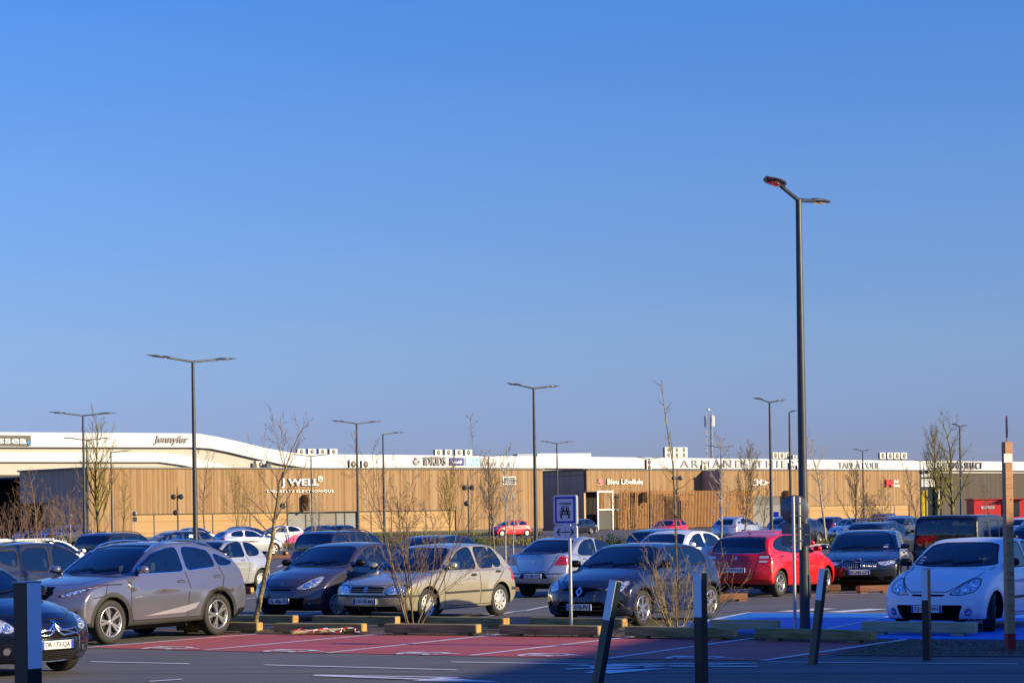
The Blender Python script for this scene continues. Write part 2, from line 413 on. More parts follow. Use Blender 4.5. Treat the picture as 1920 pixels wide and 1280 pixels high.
def build_car(s, res=1.0, detail=True, paint=None):
    """prototype at the origin, pointing +X"""
    paint = paint or PAINT
    V, N, F_ = car_grid(s, res); bvh = BVHTree.FromPolygons([tuple(v) for v in V], F_)
    c = Clip(V, N, F_); uf = s.uf
    root = empty('parked_car')
    ra = s.R + s.arch
    def arch(V, N, k=0):
        u = uf - V[:, 0]; f = np.full(len(V), 9.)
        for uw in s.uw: f = np.minimum(f, np.sqrt((u - uw) ** 2 + (V[:, 2] - s.R) ** 2) - ra - k)
        return np.maximum(f, (s.W - .34) - np.abs(V[:, 1]))
    c.cut(arch, 'hole')
    c.cut(lambda V, N: np.maximum(V[:, 2] - .40, np.abs(N[:, 2] + 1) - .25), 'under')
    def side(poly, k=0.0, lim=.3):
        def f(V, N): return np.maximum(sdf(poly, uf - V[:, 0], V[:, 2]) - k, lim - np.abs(V[:, 1]))
        return f
    def frontp(poly, umax=1.5, k=0.0):
        p = np.array(poly)
        def f(V, N): return np.maximum(sdf(p, np.abs(V[:, 1]), V[:, 2]) - k, (uf - V[:, 0]) - umax)
        return f
    def rearp(poly, umin, k=0.0):
        p = np.array(poly)
        def f(V, N): return np.maximum(sdf(p, np.abs(V[:, 1]), V[:, 2]) - k, umin - (uf - V[:, 0]))
        return f
    for i, p in enumerate(s.win):
        q = roundp(p, .05)
        if detail: c.cut(side(q, .011 if s.trim_chrome else .02), 'wtrim')
        c.cut(side(q), 'win%d' % i, ('body', 'wtrim'))
    def wsf(poly, k=0.):
        return poly
    if s.ws:                       # (half width bottom, z bottom, half width top, z top)
        yb, zb, yt, zt = s.ws; p = [(-.1, zb), (yb * .6, zb + .0), (yb, zb + .03), (yt, zt - .02), (yt * .7, zt + .012), (-.1, zt + .02)]
        f1 = frontp(p, s.L * .62)
        g1 = lambda V, N: np.maximum(f1(V, N), .12 - N[:, 0])
        f2 = frontp(p, s.L * .62, .02); g2 = lambda V, N: np.maximum(f2(V, N), .12 - N[:, 0])
        if detail: c.cut(g2, 'wstrim')
        c.cut(g1, 'windscreen', ('body', 'wtrim', 'wstrim'))
    if s.rw:
        yb, zb, yt, zt = s.rw; p = [(-.1, zb), (yb * .8, zb), (yb, zb + .04), (yt, zt - .02), (yt * .8, zt), (-.1, zt + .01)]
        f3 = rearp(p, s.L * .55)
        g3 = lambda V, N: np.maximum(f3(V, N), .12 + N[:, 0])
        if detail:
            f4 = rearp(p, s.L * .55, .02); c.cut(lambda V, N: np.maximum(f4(V, N), .12 + N[:, 0]), 'wstrim')
        c.cut(g3, 'rear_window', ('body', 'wtrim', 'wstrim'))
    for nm, poly, um in s.front_trim: c.cut(frontp(poly, um), nm)
    if s.head:
        if detail: c.cut(frontp(s.head, 1.25, .013), 'seamface')
        c.cut(frontp(s.head, 1.25), 'headlight', ('body', 'seamface'))
    if s.tail: c.cut(rearp(s.tail, s.L - getattr(s, 'tailw', .36)), 'taillight')
    for nm, poly, um in s.rear_trim: c.cut(rearp(poly, um), nm)
    if s.clad is not None:
        def cl(V, N):
            u = uf - V[:, 0]; f = V[:, 2] - s.clad
            for uw in s.uw: f = np.minimum(f, np.sqrt((u - uw) ** 2 + (V[:, 2] - s.R) ** 2) - ra - s.arch_clad)
            return f
        c.cut(cl, 'cladding', ('body',))
    groups = {}
    for f, t in c.F: groups.setdefault(t, []).append(f)
    # body with seams as a second material
    bf = groups.get('body', []) ; sf = groups.get('seamface', [])
    me = part_mesh(c, bf + sf + groups.get('under', []), 'body', [paint, SEAM, BLK], mi=[0] * len(bf) + [1] * len(sf) + [2] * len(groups.get('under', [])))
    body = link('body', me, root)
    inner = part_mesh(c, bf + groups.get('under', []) + groups.get('cladding', []) + groups.get('wtrim', []) + groups.get('wstrim', []), 'cabin_lining', [DRK], off=-.035, flip=True)
    link('cabin_lining', inner, root)
    if detail:
        sm = MB()
        def ribbon(pts, how, wd=.013, off=.0035):
            P = []
            for i in range(len(pts) - 1):
                a, b = Vector(pts[i] + (0,)), Vector(pts[i + 1] + (0,)); n = max(1, int((b - a).length / .05))
                for k in range(n): P.append((a.lerp(b, k / n)))
            P.append(Vector(pts[-1] + (0,)))
            for sg in ((-1, 1) if how in 'SF' or how == 'R' else (1,)):
                hit = []
                for q in P:
                    if how == 'S': h = bvh.ray_cast(Vector((uf - q.x, sg * 2, q.y)), Vector((0, -sg, 0)))
                    elif how == 'F': h = bvh.ray_cast(Vector((5, sg * q.x, q.y)), Vector((-1, 0, 0)))
                    elif how == 'R': h = bvh.ray_cast(Vector((-5, sg * q.x, q.y)), Vector((1, 0, 0)))
                    else: h = bvh.ray_cast(Vector((uf - q.x, q.y, 3)), Vector((0, 0, -1)))
                    if h[0] is not None: hit.append((h[0], h[1]))
                if len(hit) < 2: continue
                vs = []
                for i in range(len(hit)):
                    t = (hit[min(i + 1, len(hit) - 1)][0] - hit[max(i - 1, 0)][0]).normalized(); nn = hit[i][1]
                    if nn.dot(hit[i][0] - Vector((0, 0, .7))) < 0: nn = -nn
                    sd_ = t.cross(nn).normalized() * wd / 2
                    vs += [hit[i][0] + nn * off - sd_, hit[i][0] + nn * off + sd_]
                sm.add(vs, [(2 * i, 2 * i + 1, 2 * i + 3, 2 * i + 2) for i in range(len(hit) - 1)])
        for p in s.seams: ribbon(p, 'S')
        if s.hood:
            for p in s.hood: ribbon(p, 'F')
        for p in s.seam_r: ribbon(p, 'R')
        if sm.v:
            o = sm.build('body', [SEAM]); # merge into the body mesh
            bm = bmesh.new(); bm.from_mesh(o.data)
            me2 = o.data; k0 = len(me.vertices)
            vs = [tuple(v.co) for v in me.vertices] + [tuple(v.co) for v in me2.vertices]
            fs = [tuple(p.vertices) for p in me.polygons] + [tuple(i + k0 for i in p.vertices) for p in me2.polygons]
            mi = [p.material_index for p in me.polygons] + [1] * len(me2.polygons)
            nrm = [tuple(n.vector) for n in me.corner_normals] + [tuple(me2.polygons[j].normal) for j in range(len(me2.polygons)) for _ in me2.polygons[j].vertices]
            m3 = bpy.data.meshes.new('body'); m3.from_pydata(vs, [], fs)
            for m in (paint, SEAM, BLK): m3.materials.append(m)
            m3.polygons.foreach_set('material_index', mi); m3.polygons.foreach_set('use_smooth', [True] * len(fs)); m3.update()
            m3.normals_split_custom_set(nrm); body.data = m3; bm.free()
            bpy.data.objects.remove(o); bpy.data.meshes.remove(me); bpy.data.meshes.remove(me2)
    def sided(faces):
        L_ = [f for f in faces if sum(c.V[i][1] for i in f) > 0]; R_ = [f for f in faces if sum(c.V[i][1] for i in f) <= 0]
        return [x for x in (L_, R_) if x]
    gm = {'wstrim': ('screen_seal', [BLK]), 'wtrim': ('window_trim', [CHR if s.trim_chrome == 'all' else BLK]), 'cladding': ('cladding', [s.clad_m if hasattr(s, 'clad_m') else GPL]),
          'grille': ('grille', [GRL]), 'lower_grille': ('lower_grille', [GRL]), 'bumper_strip': ('bumper_strip', [GPL]), 'rear_bumper_trim': ('rear_bumper_trim', [BLK]),
          'chrome_strip': ('chrome_strip', [CHR]), 'glass_panel': ('glass_panel', [DGLASS]), 'recess': ('plate_recess', [BLK]), 'skirt': ('bumper_skirt', [GPL])}
    for t, fs in groups.items():
        if t in ('body', 'hole', 'under', 'seamface'): continue
        if t.startswith('win') and t[3:].isdigit():
            dark = hasattr(s, 'dark_from') and int(t[3:]) >= s.dark_from
            for g in sided(fs): link('side_window', part_mesh(c, g, 'side_window', [DGLASS if dark else GLASS], off=-.004), root)
        elif t in ('windscreen', 'rear_window'):
            link(t, part_mesh(c, fs, t, [DGLASS if (t == 'rear_window' and hasattr(s, 'dark_from')) else GLASS], off=-.004), root)
        elif t == 'headlight':
            for g in sided(fs):
                h = link('headlight', part_mesh(c, g, 'headlight', [HEAD], off=-.002), root)
                if detail:
                    P = np.array([c.V[i] for f in g for i in f]); sg = 1 if P[:, 1].mean() > 0 else -1
                    for (ly, lz, lr) in s.lens:
                        hh = bvh.ray_cast(Vector((5, sg * ly, lz)), Vector((-1, 0, 0)))
                        if hh[0] is None: continue
                        lm = MB(); nn = hh[1] if hh[1].x > 0 else -hh[1]; rot = nn.to_track_quat('Z', 'X').to_matrix()
                        pr = [(lr, -.004), (lr, .005), (lr * .86, .007), (lr * .8, .002), (lr * .45, .002), (lr * .42, .012), (.001, .016)]
                        tmp = MB(); tmp.lathe(pr, 14); lm.add([rot @ Vector(v) + hh[0] for v in tmp.v], tmp.f, 0, True)
                        lm.build('lamp_lens', [LENSM], h)
        elif t == 'taillight':
            for g in sided(fs): link('taillight', part_mesh(c, g, 'taillight', [TAIL], off=.003), root)
        elif t in gm:
            nm, ms = gm[t]; link(nm, part_mesh(c, fs, nm, ms, off=(-.004 if nm in ('grille', 'lower_grille', 'plate_recess') else 0)), root)
    # wheels and arches
    ty, rm = make_wheel_meshes(s.R, .2, s.rim, 32 if detail else 18)
    am = MB()
    for uw in s.uw:
        for sg in (1, -1):
            x = uf - uw; yo = s.W - .03
            tyre = link('wheel', ty, root, (x, sg * (s.W - .115), s.R)); tyre.rotation_euler = (0, 0, 0 if sg > 0 else pi)
            link('rim', rm, tyre)
            n = 14; vs = []
            for j in range(n + 1):
                a = pi * 1.1 * j / n - pi * .05; vs += [(x + (ra + .004) * cos(a), sg * (yo - .012), s.R + (ra + .004) * sin(a)), (x + (ra + .01) * cos(a), sg * (yo - .36), s.R + (ra + .01) * sin(a))]
            am.add(vs, [(2 * j, 2 * j + 1, 2 * j + 3, 2 * j + 2) for j in range(n)])
            cvs = [vs[2 * j + 1] for j in range(n + 1)]; am.add(cvs, [tuple(range(n + 1))])
    am.box((0, 0, .24), (s.wb + .6, 1.1, .1), 0)
    am.box((uf - s.uw[0], 0, s.R), (.12, 1.3, .1)); am.box((uf - s.uw[1], 0, s.R), (.12, 1.3, .1))
    am.build('underbody', [DRK], root)
    # cabin: floor, dash, seats, wheel
    cb = MB(); cb.box((0.1, 0, .36), (s.L * .55, s.W * 1.75, .05)); xd = uf - (s.oh + .72)
    cb.box((xd, 0, .84), (.4, s.W * 1.6, .24), bev=.08); seats_geo(cb, s)
    tmp = MB(); tmp.tube([(0, .18 * cos(a), .18 * sin(a)) for a in [2 * pi * k / 14 for k in range(15)]], .014, 6)
    rt = Matrix.Rotation(R(-25), 3, 'Y'); cb.add([rt @ Vector(v) + Vector((xd - .32, .36, .95)) for v in tmp.v], tmp.f)
    cb.box((xd - .28, .36, .94), (.08, .34, .05)); cb.box((xd + .12 - .55, 0, s.ws[3] - .1 if s.ws else 1.3), (.03, .22, .06))
    cb.build('seats', [SEATM], root)
    # mirrors
    if s.mirror:
        mu, mz = s.mirror
        for sg in (1, -1):
            m = MB(); y = sg * (s.W + .07)
            n = 8; vs = []
            pr = [(-.05, .035, .03), (-.03, .075, .06), (.02, .09, .068), (.07, .07, .05), (.10, .02, .016)]
            for (dx, hy, hz) in pr:
                for j in range(10):
                    a = 2 * pi * j / 10; vs.append((uf - mu + dx, y + sg * .0 + hy * 1.25 * (abs(cos(a)) ** .7) * (1 if cos(a) >= 0 else -1), mz + .06 + hz * (abs(sin(a)) ** .7) * (1 if sin(a) >= 0 else -1)))
            k = len(pr); m.add(vs, [(i * 10 + j, i * 10 + (j + 1) % 10, (i + 1) * 10 + (j + 1) % 10, (i + 1) * 10 + j) for i in range(k - 1) for j in range(10)], 0, True)
            m.add(vs[:10], [tuple(range(10))], 1); m.add(vs[-10:], [tuple(range(10))], 0)
            m.box((uf - mu + .02, sg * (s.W - .03), mz + .01), (.07, .12, .03), 1)
            link('wing_mirror', m.mesh('wing_mirror', [getattr(s, 'mir_m', None) or paint, BLK]), root)
    if detail:
        for (hu, hz) in s.handles:
            for sg in (1, -1):
                h = bvh.ray_cast(Vector((uf - hu, sg * 2, hz)), Vector((0, -sg, 0)))
                if h[0] is None: continue
                m = MB(); p = h[0]
                m.box((p.x, p.y + sg * .012, p.z), (.19, .022, .032), 0, bev=.010); m.box((p.x + .0, p.y + sg * .001, p.z - .004), (.12, .006, .06), 1)
                m.build('door_handle', [getattr(s, 'hand_m', None) or paint, SEAM], root)
    if s.rails:
        u0, u1, zr, yr = s.rails
        for sg in (1, -1):
            m = MB(); pr_ = []
            for k in range(9):
                u = u0 + (u1 - u0) * k / 8; hh = bvh.ray_cast(Vector((uf - u, sg * yr, 3)), Vector((0, 0, -1)))[0]; zz_ = hh.z if hh else zr
                pr_.append((uf - u, sg * yr, zz_ + (.045 if 0 < k < 8 else -.005)))
            m.tube(pr_, .016, 8)
            m.build('roof_rail', [getattr(s, 'rail_m', GPL)], root)
    if s.side_strip and detail:
        for (a, b, z0, z1) in s.side_strip:
            for sg in (1, -1):
                m = MB(); n = 10; vs = []
                for k in range(n + 1):
                    u = a + (b - a) * k / n
                    for z in (z0, z1):
                        h = bvh.ray_cast(Vector((uf - u, sg * 2, z)), Vector((0, -sg, 0))); y = h[0].y if h[0] else sg * s.W
                        vs.append((uf - u, y + sg * .012, z))
                m.add(vs, [(2 * k, 2 * k + 1, 2 * k + 3, 2 * k + 2) for k in range(n)])
                m.build('rubbing_strip', [getattr(s, 'strip_m', GPL)], root)
    wp = MB()
    if detail and s.ws:
        for y0, y1 in ((.0, .5), (-.55, -.02)):
            pts = []
            for k in range(5):
                y = y0 + (y1 - y0) * k / 4; h = bvh.ray_cast(Vector((5, y, s.ws[1] + .03 + .012 * k)), Vector((-1, 0, 0)))
                if h[0]: pts.append(h[0] + Vector((.012, 0, .006)))
            if len(pts) > 1: wp.tube(pts, .009, 5)
        if wp.v: wp.build('wiper', [BLK], root)
    root['_bvh'] = 0
    del root['_bvh']
    return root, Hit(bvh)
def plate(root, bvh, s, txt, rear=False, z=None, y=0.0):
    z = z or (s.plate_r if rear else s.plate_f); sg = -1 if rear else 1
    h = bvh.ray_cast(Vector((5 * sg, y, z)), Vector((-sg, 0, 0)))[0]
    h2 = bvh.ray_cast(Vector((5 * sg, y + .25, z)), Vector((-sg, 0, 0)))[0]
    x = max(sg * h.x, sg * (h2.x if h2 else h.x)) * sg + sg * .018
    O = Vector((x, y, z)); X = Vector((0, sg, 0)); U = Vector((0, 0, 1)); Nn = Vector((sg, 0, 0))
    m = MB(); m.box(O, (.02, .52, .11), 0, bev=.006)
    for k in (-1, 1): m.box(O + X * (k * .238) + Nn * .0115, (.002, .04, .104), 1)
    p = m.build('number_plate', [WHT, BLU], root)
    t = MB(); add_text(t, txt, O + Nn * .0125, X, U, Nn, width=.40, height=.078, ext=.0015, font_bold=.012)
    t.build('plate_characters', [INK], p)
    return p
def proj(bvh, y, z, sg): 
    h = bvh.ray_cast(Vector((5 * sg, y, z)), Vector((-sg, 0, 0))); return h
def badge(root, bvh, z, sg, shapes, name='badge', m=None, y=0.0, tilt=None):
    """shapes: list of 2D outlines (y right as seen, z up) around the centre"""
    h = proj(bvh, y, z, sg); O = h[0]; nn = h[1] if h[1].x * sg > 0 else -h[1]
    X = Vector((0, sg, 0)); X = (X - nn * X.dot(nn)).normalized(); U = nn.cross(X); 
    mb = MB()
    for sh in shapes: mb.prism(sh, lambda a, b, c_: O + X * a + U * b + nn * c_, .004, .02)
    return mb.build(name, [m or CHR], root)
def ring(r0, r1, n=24, ax=1.):
    o = [(r1 * ax * cos(2 * pi * k / n), r1 * sin(2 * pi * k / n)) for k in range(n + 1)] + [(r0 * ax * cos(2 * pi * k / n), r0 * sin(2 * pi * k / n)) for k in range(n, -1, -1)]
    return o
def bar(p, q, wd):
    p = Vector(p); q = Vector(q); d = (q - p).normalized(); n = Vector((-d.y, d.x)) * wd / 2
    return [tuple(p - n), tuple(q - n), tuple(q + n), tuple(p + n)]
def place(root, px, py, head, wheel='FL', s=None, col=None, label=None, paintobj=('body',), cat='car', z=0.0, group='cars parked in the car park'):
    """put the given wheel's ground contact at a place of the ground; head: heading in degrees"""
    g = G(px, py); a = R(head); lx = (s.wb / 2 if wheel[0] == 'F' else -s.wb / 2) if wheel[0] != 'C' else s.uf
    ly = {'L': s.W - .1, 'R': -s.W + .1, 'C': 0}[wheel[1]]
    off = Vector((cos(a) * lx - sin(a) * ly, sin(a) * lx + cos(a) * ly, 0))
    root.location = g - off; root.location.z = z; root.rotation_euler = (0, 0, a)
    recolor(root, col)
    tag(root, label, cat, group)
    return root
def recolor(root, col):
    if col is None: return
    c4 = (*col, 1)
    for o in [root] + list(root.children_recursive): o.color = c4
# ------------------------------------------------------------ models (u = metres behind the front bumper, z = height)
def arcseam(cu, r, R_, a0=15, a1=100): return [(cu + r * cos(R(a)), R_ + r * sin(R(a))) for a in range(a0, a1, 8)]
S = {}
S['suv'] = spec(L=4.63, W=.922, H=1.63, wb=2.66, oh=.97, R=.362, zbelt=1.12, zw=.72, tuck=.09, shoulder=.07, bowf=.42, bowr=.25, tumble=.36,
    low=[(.30, .26), (.08, .34), (.0, .52), (.03, .72), (.10, .86), (.32, .97), (.9, 1.07), (1.38, 1.12), (2.5, 1.12), (3.6, 1.2), (4.2, 1.2), (4.45, 1.13), (4.57, .95), (4.6, .72), (4.63, .5), (4.5, .34), (4.2, .28), (2.4, .27)],
    gh=[(1.15, .9), (1.3, 1.06), (2.0, 1.47), (2.35, 1.6), (2.9, 1.65), (3.5, 1.61), (4.1, 1.46), (4.32, 1.3), (4.5, 1.0), (4.3, .8)],
    win=[[(1.58, 1.12), (1.75, 1.24), (2.15, 1.46), (2.55, 1.535), (2.76, 1.54), (2.80, 1.13)], [(2.88, 1.14), (2.86, 1.54), (3.2, 1.53), (3.56, 1.46), (3.66, 1.19)], [(3.72, 1.2), (3.63, 1.43), (3.95, 1.33), (4.18, 1.24), (4.0, 1.2)]],
    ws=(.72, 1.13, .58, 1.55), rw=(.6, 1.15, .5, 1.5), dark_from=1,
    head=[(.50, .80), (.60, .79), (.80, .86), (.90, .96), (.80, .93), (.56, .84)], lens=[(.62, .825, .035), (.70, .845, .035), (.77, .87, .03)],
    front_trim=[('grille', [(-.1, .96), (.30, .95), (.40, .84), (.26, .68), (.46, .34), (-.1, .30)], 1.0), ('lower_grille', [(.62, .5), (.82, .58), (.80, .46), (.66, .42)], 1.2)],
    tail=[(.42, .93), (.95, .98), (.95, 1.06), (.6, 1.02)], rear_trim=[('rear_bumper_trim', [(-.1, .2), (.9, .2), (.9, .46), (-.1, .46)], 4.0)],
    clad=.36, arch_clad=.075, mirror=(1.66, 1.13), handles=[(2.66, .96), (3.62, 1.02)], rim='twin',
    seams=[[(1.36, 1.06), (1.44, .95), (1.42, .5), (1.5, .36)], [(2.82, 1.12), (2.86, .9), (2.84, .36)], [(3.73, 1.19), (3.80, 1.0), (3.62, .74), (3.5, .60), (3.38, .36)], [(1.42, .36), (3.3, .36)], [(.9, .98), (.8, .78), (.55, .76)]],
    hood=[[(.0, .975), (.35, .97), (.6, .99), (.72, 1.1)]], trim_chrome='all', plate_f=.50, rails=(2.1, 3.9, 1.605, .60), rail_m=CHR)
S['clio3'] = spec(L=4.03, W=.86, H=1.49, wb=2.585, oh=.80, R=.31, zbelt=1.0, bowf=.38, bowr=.22, tumble=.34, tuck=.08, pf=3.0, hcrown=.07, shoulder=.045,
    low=[(.2, .18), (.05, .25), (.0, .38), (.02, .50), (.05, .62), (.14, .74), (.4, .89), (.8, .98), (1.15, 1.05), (2, 1.0), (3.3, 1.04), (3.75, 1.04), (3.92, .93), (3.99, .65), (4.03, .48), (3.98, .3), (3.8, .22), (2, .2)],
    gh=[(.85, .85), (.98, .98), (1.6, 1.34), (1.9, 1.45), (2.35, 1.5), (2.9, 1.48), (3.4, 1.40), (3.62, 1.30), (3.86, 1.0), (3.8, .8)],
    win=[[(1.42, 1.02), (1.6, 1.17), (1.95, 1.355), (2.3, 1.41), (2.42, 1.41), (2.48, 1.02)], [(2.58, 1.02), (2.52, 1.41), (2.95, 1.395), (3.3, 1.29), (3.5, 1.12), (3.4, 1.06)]],
    ws=(.70, 1.05, .56, 1.385), rw=(.58, 1.0, .5, 1.33),
    head=[(.36, .62), (.52, .61), (.70, .66), (.74, .76), (.70, .85), (.62, .86), (.50, .76)], lens=[(.56, .69, .065), (.64, .76, .055)],
    front_trim=[('grille', [(-.1, .62), (.29, .62), (.27, .59), (-.1, .58)], .6), ('lower_grille', [(-.1, .45), (.56, .45), (.47, .215), (-.1, .205)], .9), ('skirt', [(-.1, .10), (.9, .10), (.9, .18), (-.1, .18)], .9)],
    tail=[(.62, .75), (.86, .75), (.86, 1.05), (.7, 1.0)],
    mirror=(1.45, 1.04), handles=[(2.35, .9), (3.3, .94)], rim='cover', fog=(.62, .34),
    seams=[[(1.24, 1.0), (1.28, .9), (1.27, .5), (1.35, .28)], [(2.53, 1.0), (2.57, .8), (2.53, .28)], [(3.5, 1.05), (3.45, .9), (3.1, .62), (2.98, .28)], [(1.35, .27), (2.98, .27)]],
    hood=[[(.0, .66), (.3, .655), (.42, .72), (.62, .89), (.70, 1.03)]], side_strip=[(1.33, 2.45, .50, .545), (2.58, 2.98, .50, .545)], plate_f=.385)
S['golf'] = spec(L=4.15, W=.867, H=1.44, wb=2.51, oh=.86, R=.317, zbelt=.96, bowf=.26, bowr=.18, tumble=.30, shoulder=.03, tuck=.06, hcrown=.04,
    low=[(.2, .2), (.04, .27), (.0, .42), (.02, .55), (.05, .66), (.14, .75), (.5, .84), (1.0, .91), (1.33, .97), (2.4, .96), (3.6, .98), (3.9, .99), (4.04, .84), (4.12, .6), (4.15, .48), (4.1, .33), (3.9, .22), (2, .2)],
    gh=[(1.05, .8), (1.15, .92), (1.8, 1.29), (2.1, 1.40), (2.6, 1.45), (3.15, 1.45), (3.5, 1.40), (3.9, 1.05), (4.05, .9), (3.9, .8)],
    win=[[(1.55, .97), (1.7, 1.08), (2.05, 1.29), (2.35, 1.36), (2.5, 1.37), (2.58, .97)], [(2.68, .97), (2.62, 1.37), (3.10, 1.36), (3.2, .98)], [(3.23, .98), (3.14, 1.355), (3.3, 1.32), (3.52, 1.06), (3.46, .99)]],
    ws=(.71, .96, .57, 1.34), rw=(.6, .97, .53, 1.34), it=2,
    head=[(.42, .56), (.47, .54), (.68, .54), (.77, .58), (.79, .66), (.74, .71), (.5, .70), (.42, .65)], lens=[(.53, .62, .062), (.69, .625, .058)],
    front_trim=[('grille', [(-.1, .68), (.38, .68), (.38, .57), (-.1, .57)], .7), ('lower_grille', [(-.1, .32), (.62, .32), (.60, .23), (-.1, .23)], .8), ('bumper_strip', [(-.1, .485), (.95, .485), (.95, .53), (-.1, .53)], .62), ('skirt', [(-.1, .10), (.9, .10), (.9, .185), (-.1, .185)], .9)],
    rear_trim=[('bumper_strip', [(-.1, .50), (.95, .50), (.95, .56), (-.1, .56)], 3.75)],
    tail=[(.62, .70), (.9, .70), (.9, .95), (.66, .93)],
    mirror=(1.58, .98), handles=[(2.42, .84), (3.3, .88)], rim='cover', hand_m=GPL,
    seams=[[(1.38, .95), (1.40, .6), (1.42, .28)], [(2.62, .96), (2.66, .6), (2.64, .28)], [(3.54, 1.02), (3.52, .9), (3.3, .74), (3.1, .60), (3.0, .28)], [(1.42, .27), (3.0, .27)], [(.5, .57), (.55, .48)]],
    hood=[[(.0, .70), (.4, .71), (.62, .76), (.72, .93)]], side_strip=[(1.42, 2.60, .505, .545), (2.68, 3.08, .505, .545)], plate_f=.405)
S['clio4'] = spec(L=4.06, W=.866, H=1.45, wb=2.59, oh=.82, R=.318, zbelt=1.0, bowf=.40, bowr=.26, tumble=.36, tuck=.09, shoulder=.06, zw=.66, pf=2.8, hcrown=.07,
    low=[(.2, .18), (.05, .24), (.0, .38), (.01, .52), (.04, .64), (.12, .76), (.4, .88), (.9, .98), (1.2, 1.04), (2, 1.0), (3.3, 1.08), (3.8, 1.08), (3.95, .97), (4.0, .7), (4.06, .48), (4.0, .32), (3.8, .24), (2, .2)],
    gh=[(.95, .85), (1.05, .98), (1.65, 1.30), (1.95, 1.41), (2.4, 1.455), (2.9, 1.43), (3.4, 1.34), (3.68, 1.22), (3.88, 1.0), (3.8, .8)],
    win=[[(1.45, 1.0), (1.65, 1.14), (2.0, 1.32), (2.4, 1.365), (2.48, 1.365), (2.52, 1.01)], [(2.6, 1.015), (2.56, 1.365), (2.95, 1.34), (3.25, 1.26), (3.36, 1.10), (3.2, 1.05)]],
    ws=(.70, 1.03, .55, 1.35), rw=(.55, 1.06, .48, 1.3),
    head=[(.46, .66), (.62, .62), (.74, .64), (.78, .78), (.72, .82), (.56, .74)], lens=[(.60, .69, .05), (.69, .72, .05)],
    front_trim=[('grille', [(-.1, .70), (.14, .70), (.44, .675), (.44, .66), (.14, .62), (.10, .54), (-.1, .53)], .6), ('lower_grille', [(-.1, .44), (.42, .46), (.52, .30), (.45, .23), (-.1, .22)], .8), ('lower_grille', [(.64, .46), (.76, .48), (.74, .36), (.66, .34)], .9), ('chrome_strip', [(.14, .695), (.44, .68), (.44, .665), (.14, .675)], .6)],
    tail=[(.55, .78), (.9, .78), (.9, 1.0), (.6, .95)],
    mirror=(1.5, 1.02), handles=[(2.38, .90)], rim='cross',
    seams=[[(1.3, 1.0), (1.34, .85), (1.30, .5), (1.36, .28)], [(2.56, 1.0), (2.62, .8), (2.56, .28)], [(3.3, 1.06), (3.3, .9), (3.06, .6), (2.98, .28)], [(1.36, .27), (2.98, .27)]],
    hood=[[(.0, .72), (.3, .72), (.5, .8), (.66, .9), (.70, 1.02)]], plate_f=.36)
S['sedan'] = spec(L=4.28, W=.85, H=1.44, wb=2.46, oh=.85, R=.305, zbelt=.98, bowf=.3, bowr=.28, tumble=.33, tuck=.07, shoulder=.04,
    low=[(.2, .2), (.04, .27), (.0, .42), (.02, .58), (.08, .7), (.3, .8), (.9, .93), (1.3, .99), (2.4, .98), (3.4, 1.03), (3.9, 1.08), (4.1, 1.09), (4.18, 1.03), (4.2, .8), (4.27, .58), (4.28, .45), (4.2, .3), (4.0, .24), (2, .2)],
    gh=[(1.05, .8), (1.2, .94), (1.8, 1.29), (2.1, 1.40), (2.55, 1.45), (3.0, 1.42), (3.3, 1.34), (3.85, 1.04), (3.9, .9)],
    win=[[(1.5, .99), (1.7, 1.12), (2.05, 1.31), (2.35, 1.36), (2.46, 1.37), (2.5, .99)], [(2.58, .99), (2.54, 1.37), (2.95, 1.34), (3.2, 1.24), (3.42, 1.05), (3.34, 1.01)]],
    ws=(.70, .98, .56, 1.34), rw=(.62, 1.06, .52, 1.34),
    head=[(.46, .6), (.72, .6), (.78, .74), (.55, .72)], lens=[(.6, .66, .05)],
    front_trim=[('grille', [(-.1, .68), (.38, .68), (.3, .57), (-.1, .57)], .7)],
    rear_trim=[('rear_bumper_trim', [(-.1, .1), (.8, .1), (.8, .34), (-.1, .34)], 3.7), ('recess', [(-.1, .60), (.30, .60), (.42, .46), (-.1, .46)], 4.0)],
    tail=[(.52, .78), (.66, .77), (.86, .78), (.86, .98), (.66, .99)],
    mirror=(1.5, 1.0), handles=[(2.36, .88), (3.2, .9)], rim='cover',
    seams=[[(2.54, .98), (2.58, .6), (2.54, .28)], [(3.46, 1.03), (3.4, .9), (3.1, .6), (2.95, .28)]],
    seam_r=[[(.0, .62), (.40, .63), (.50, .78), (.58, .97), (.62, 1.03)], [(.0, .56), (.7, .56)], [(0, .58), (.74, .585)]], plate_r=.525)
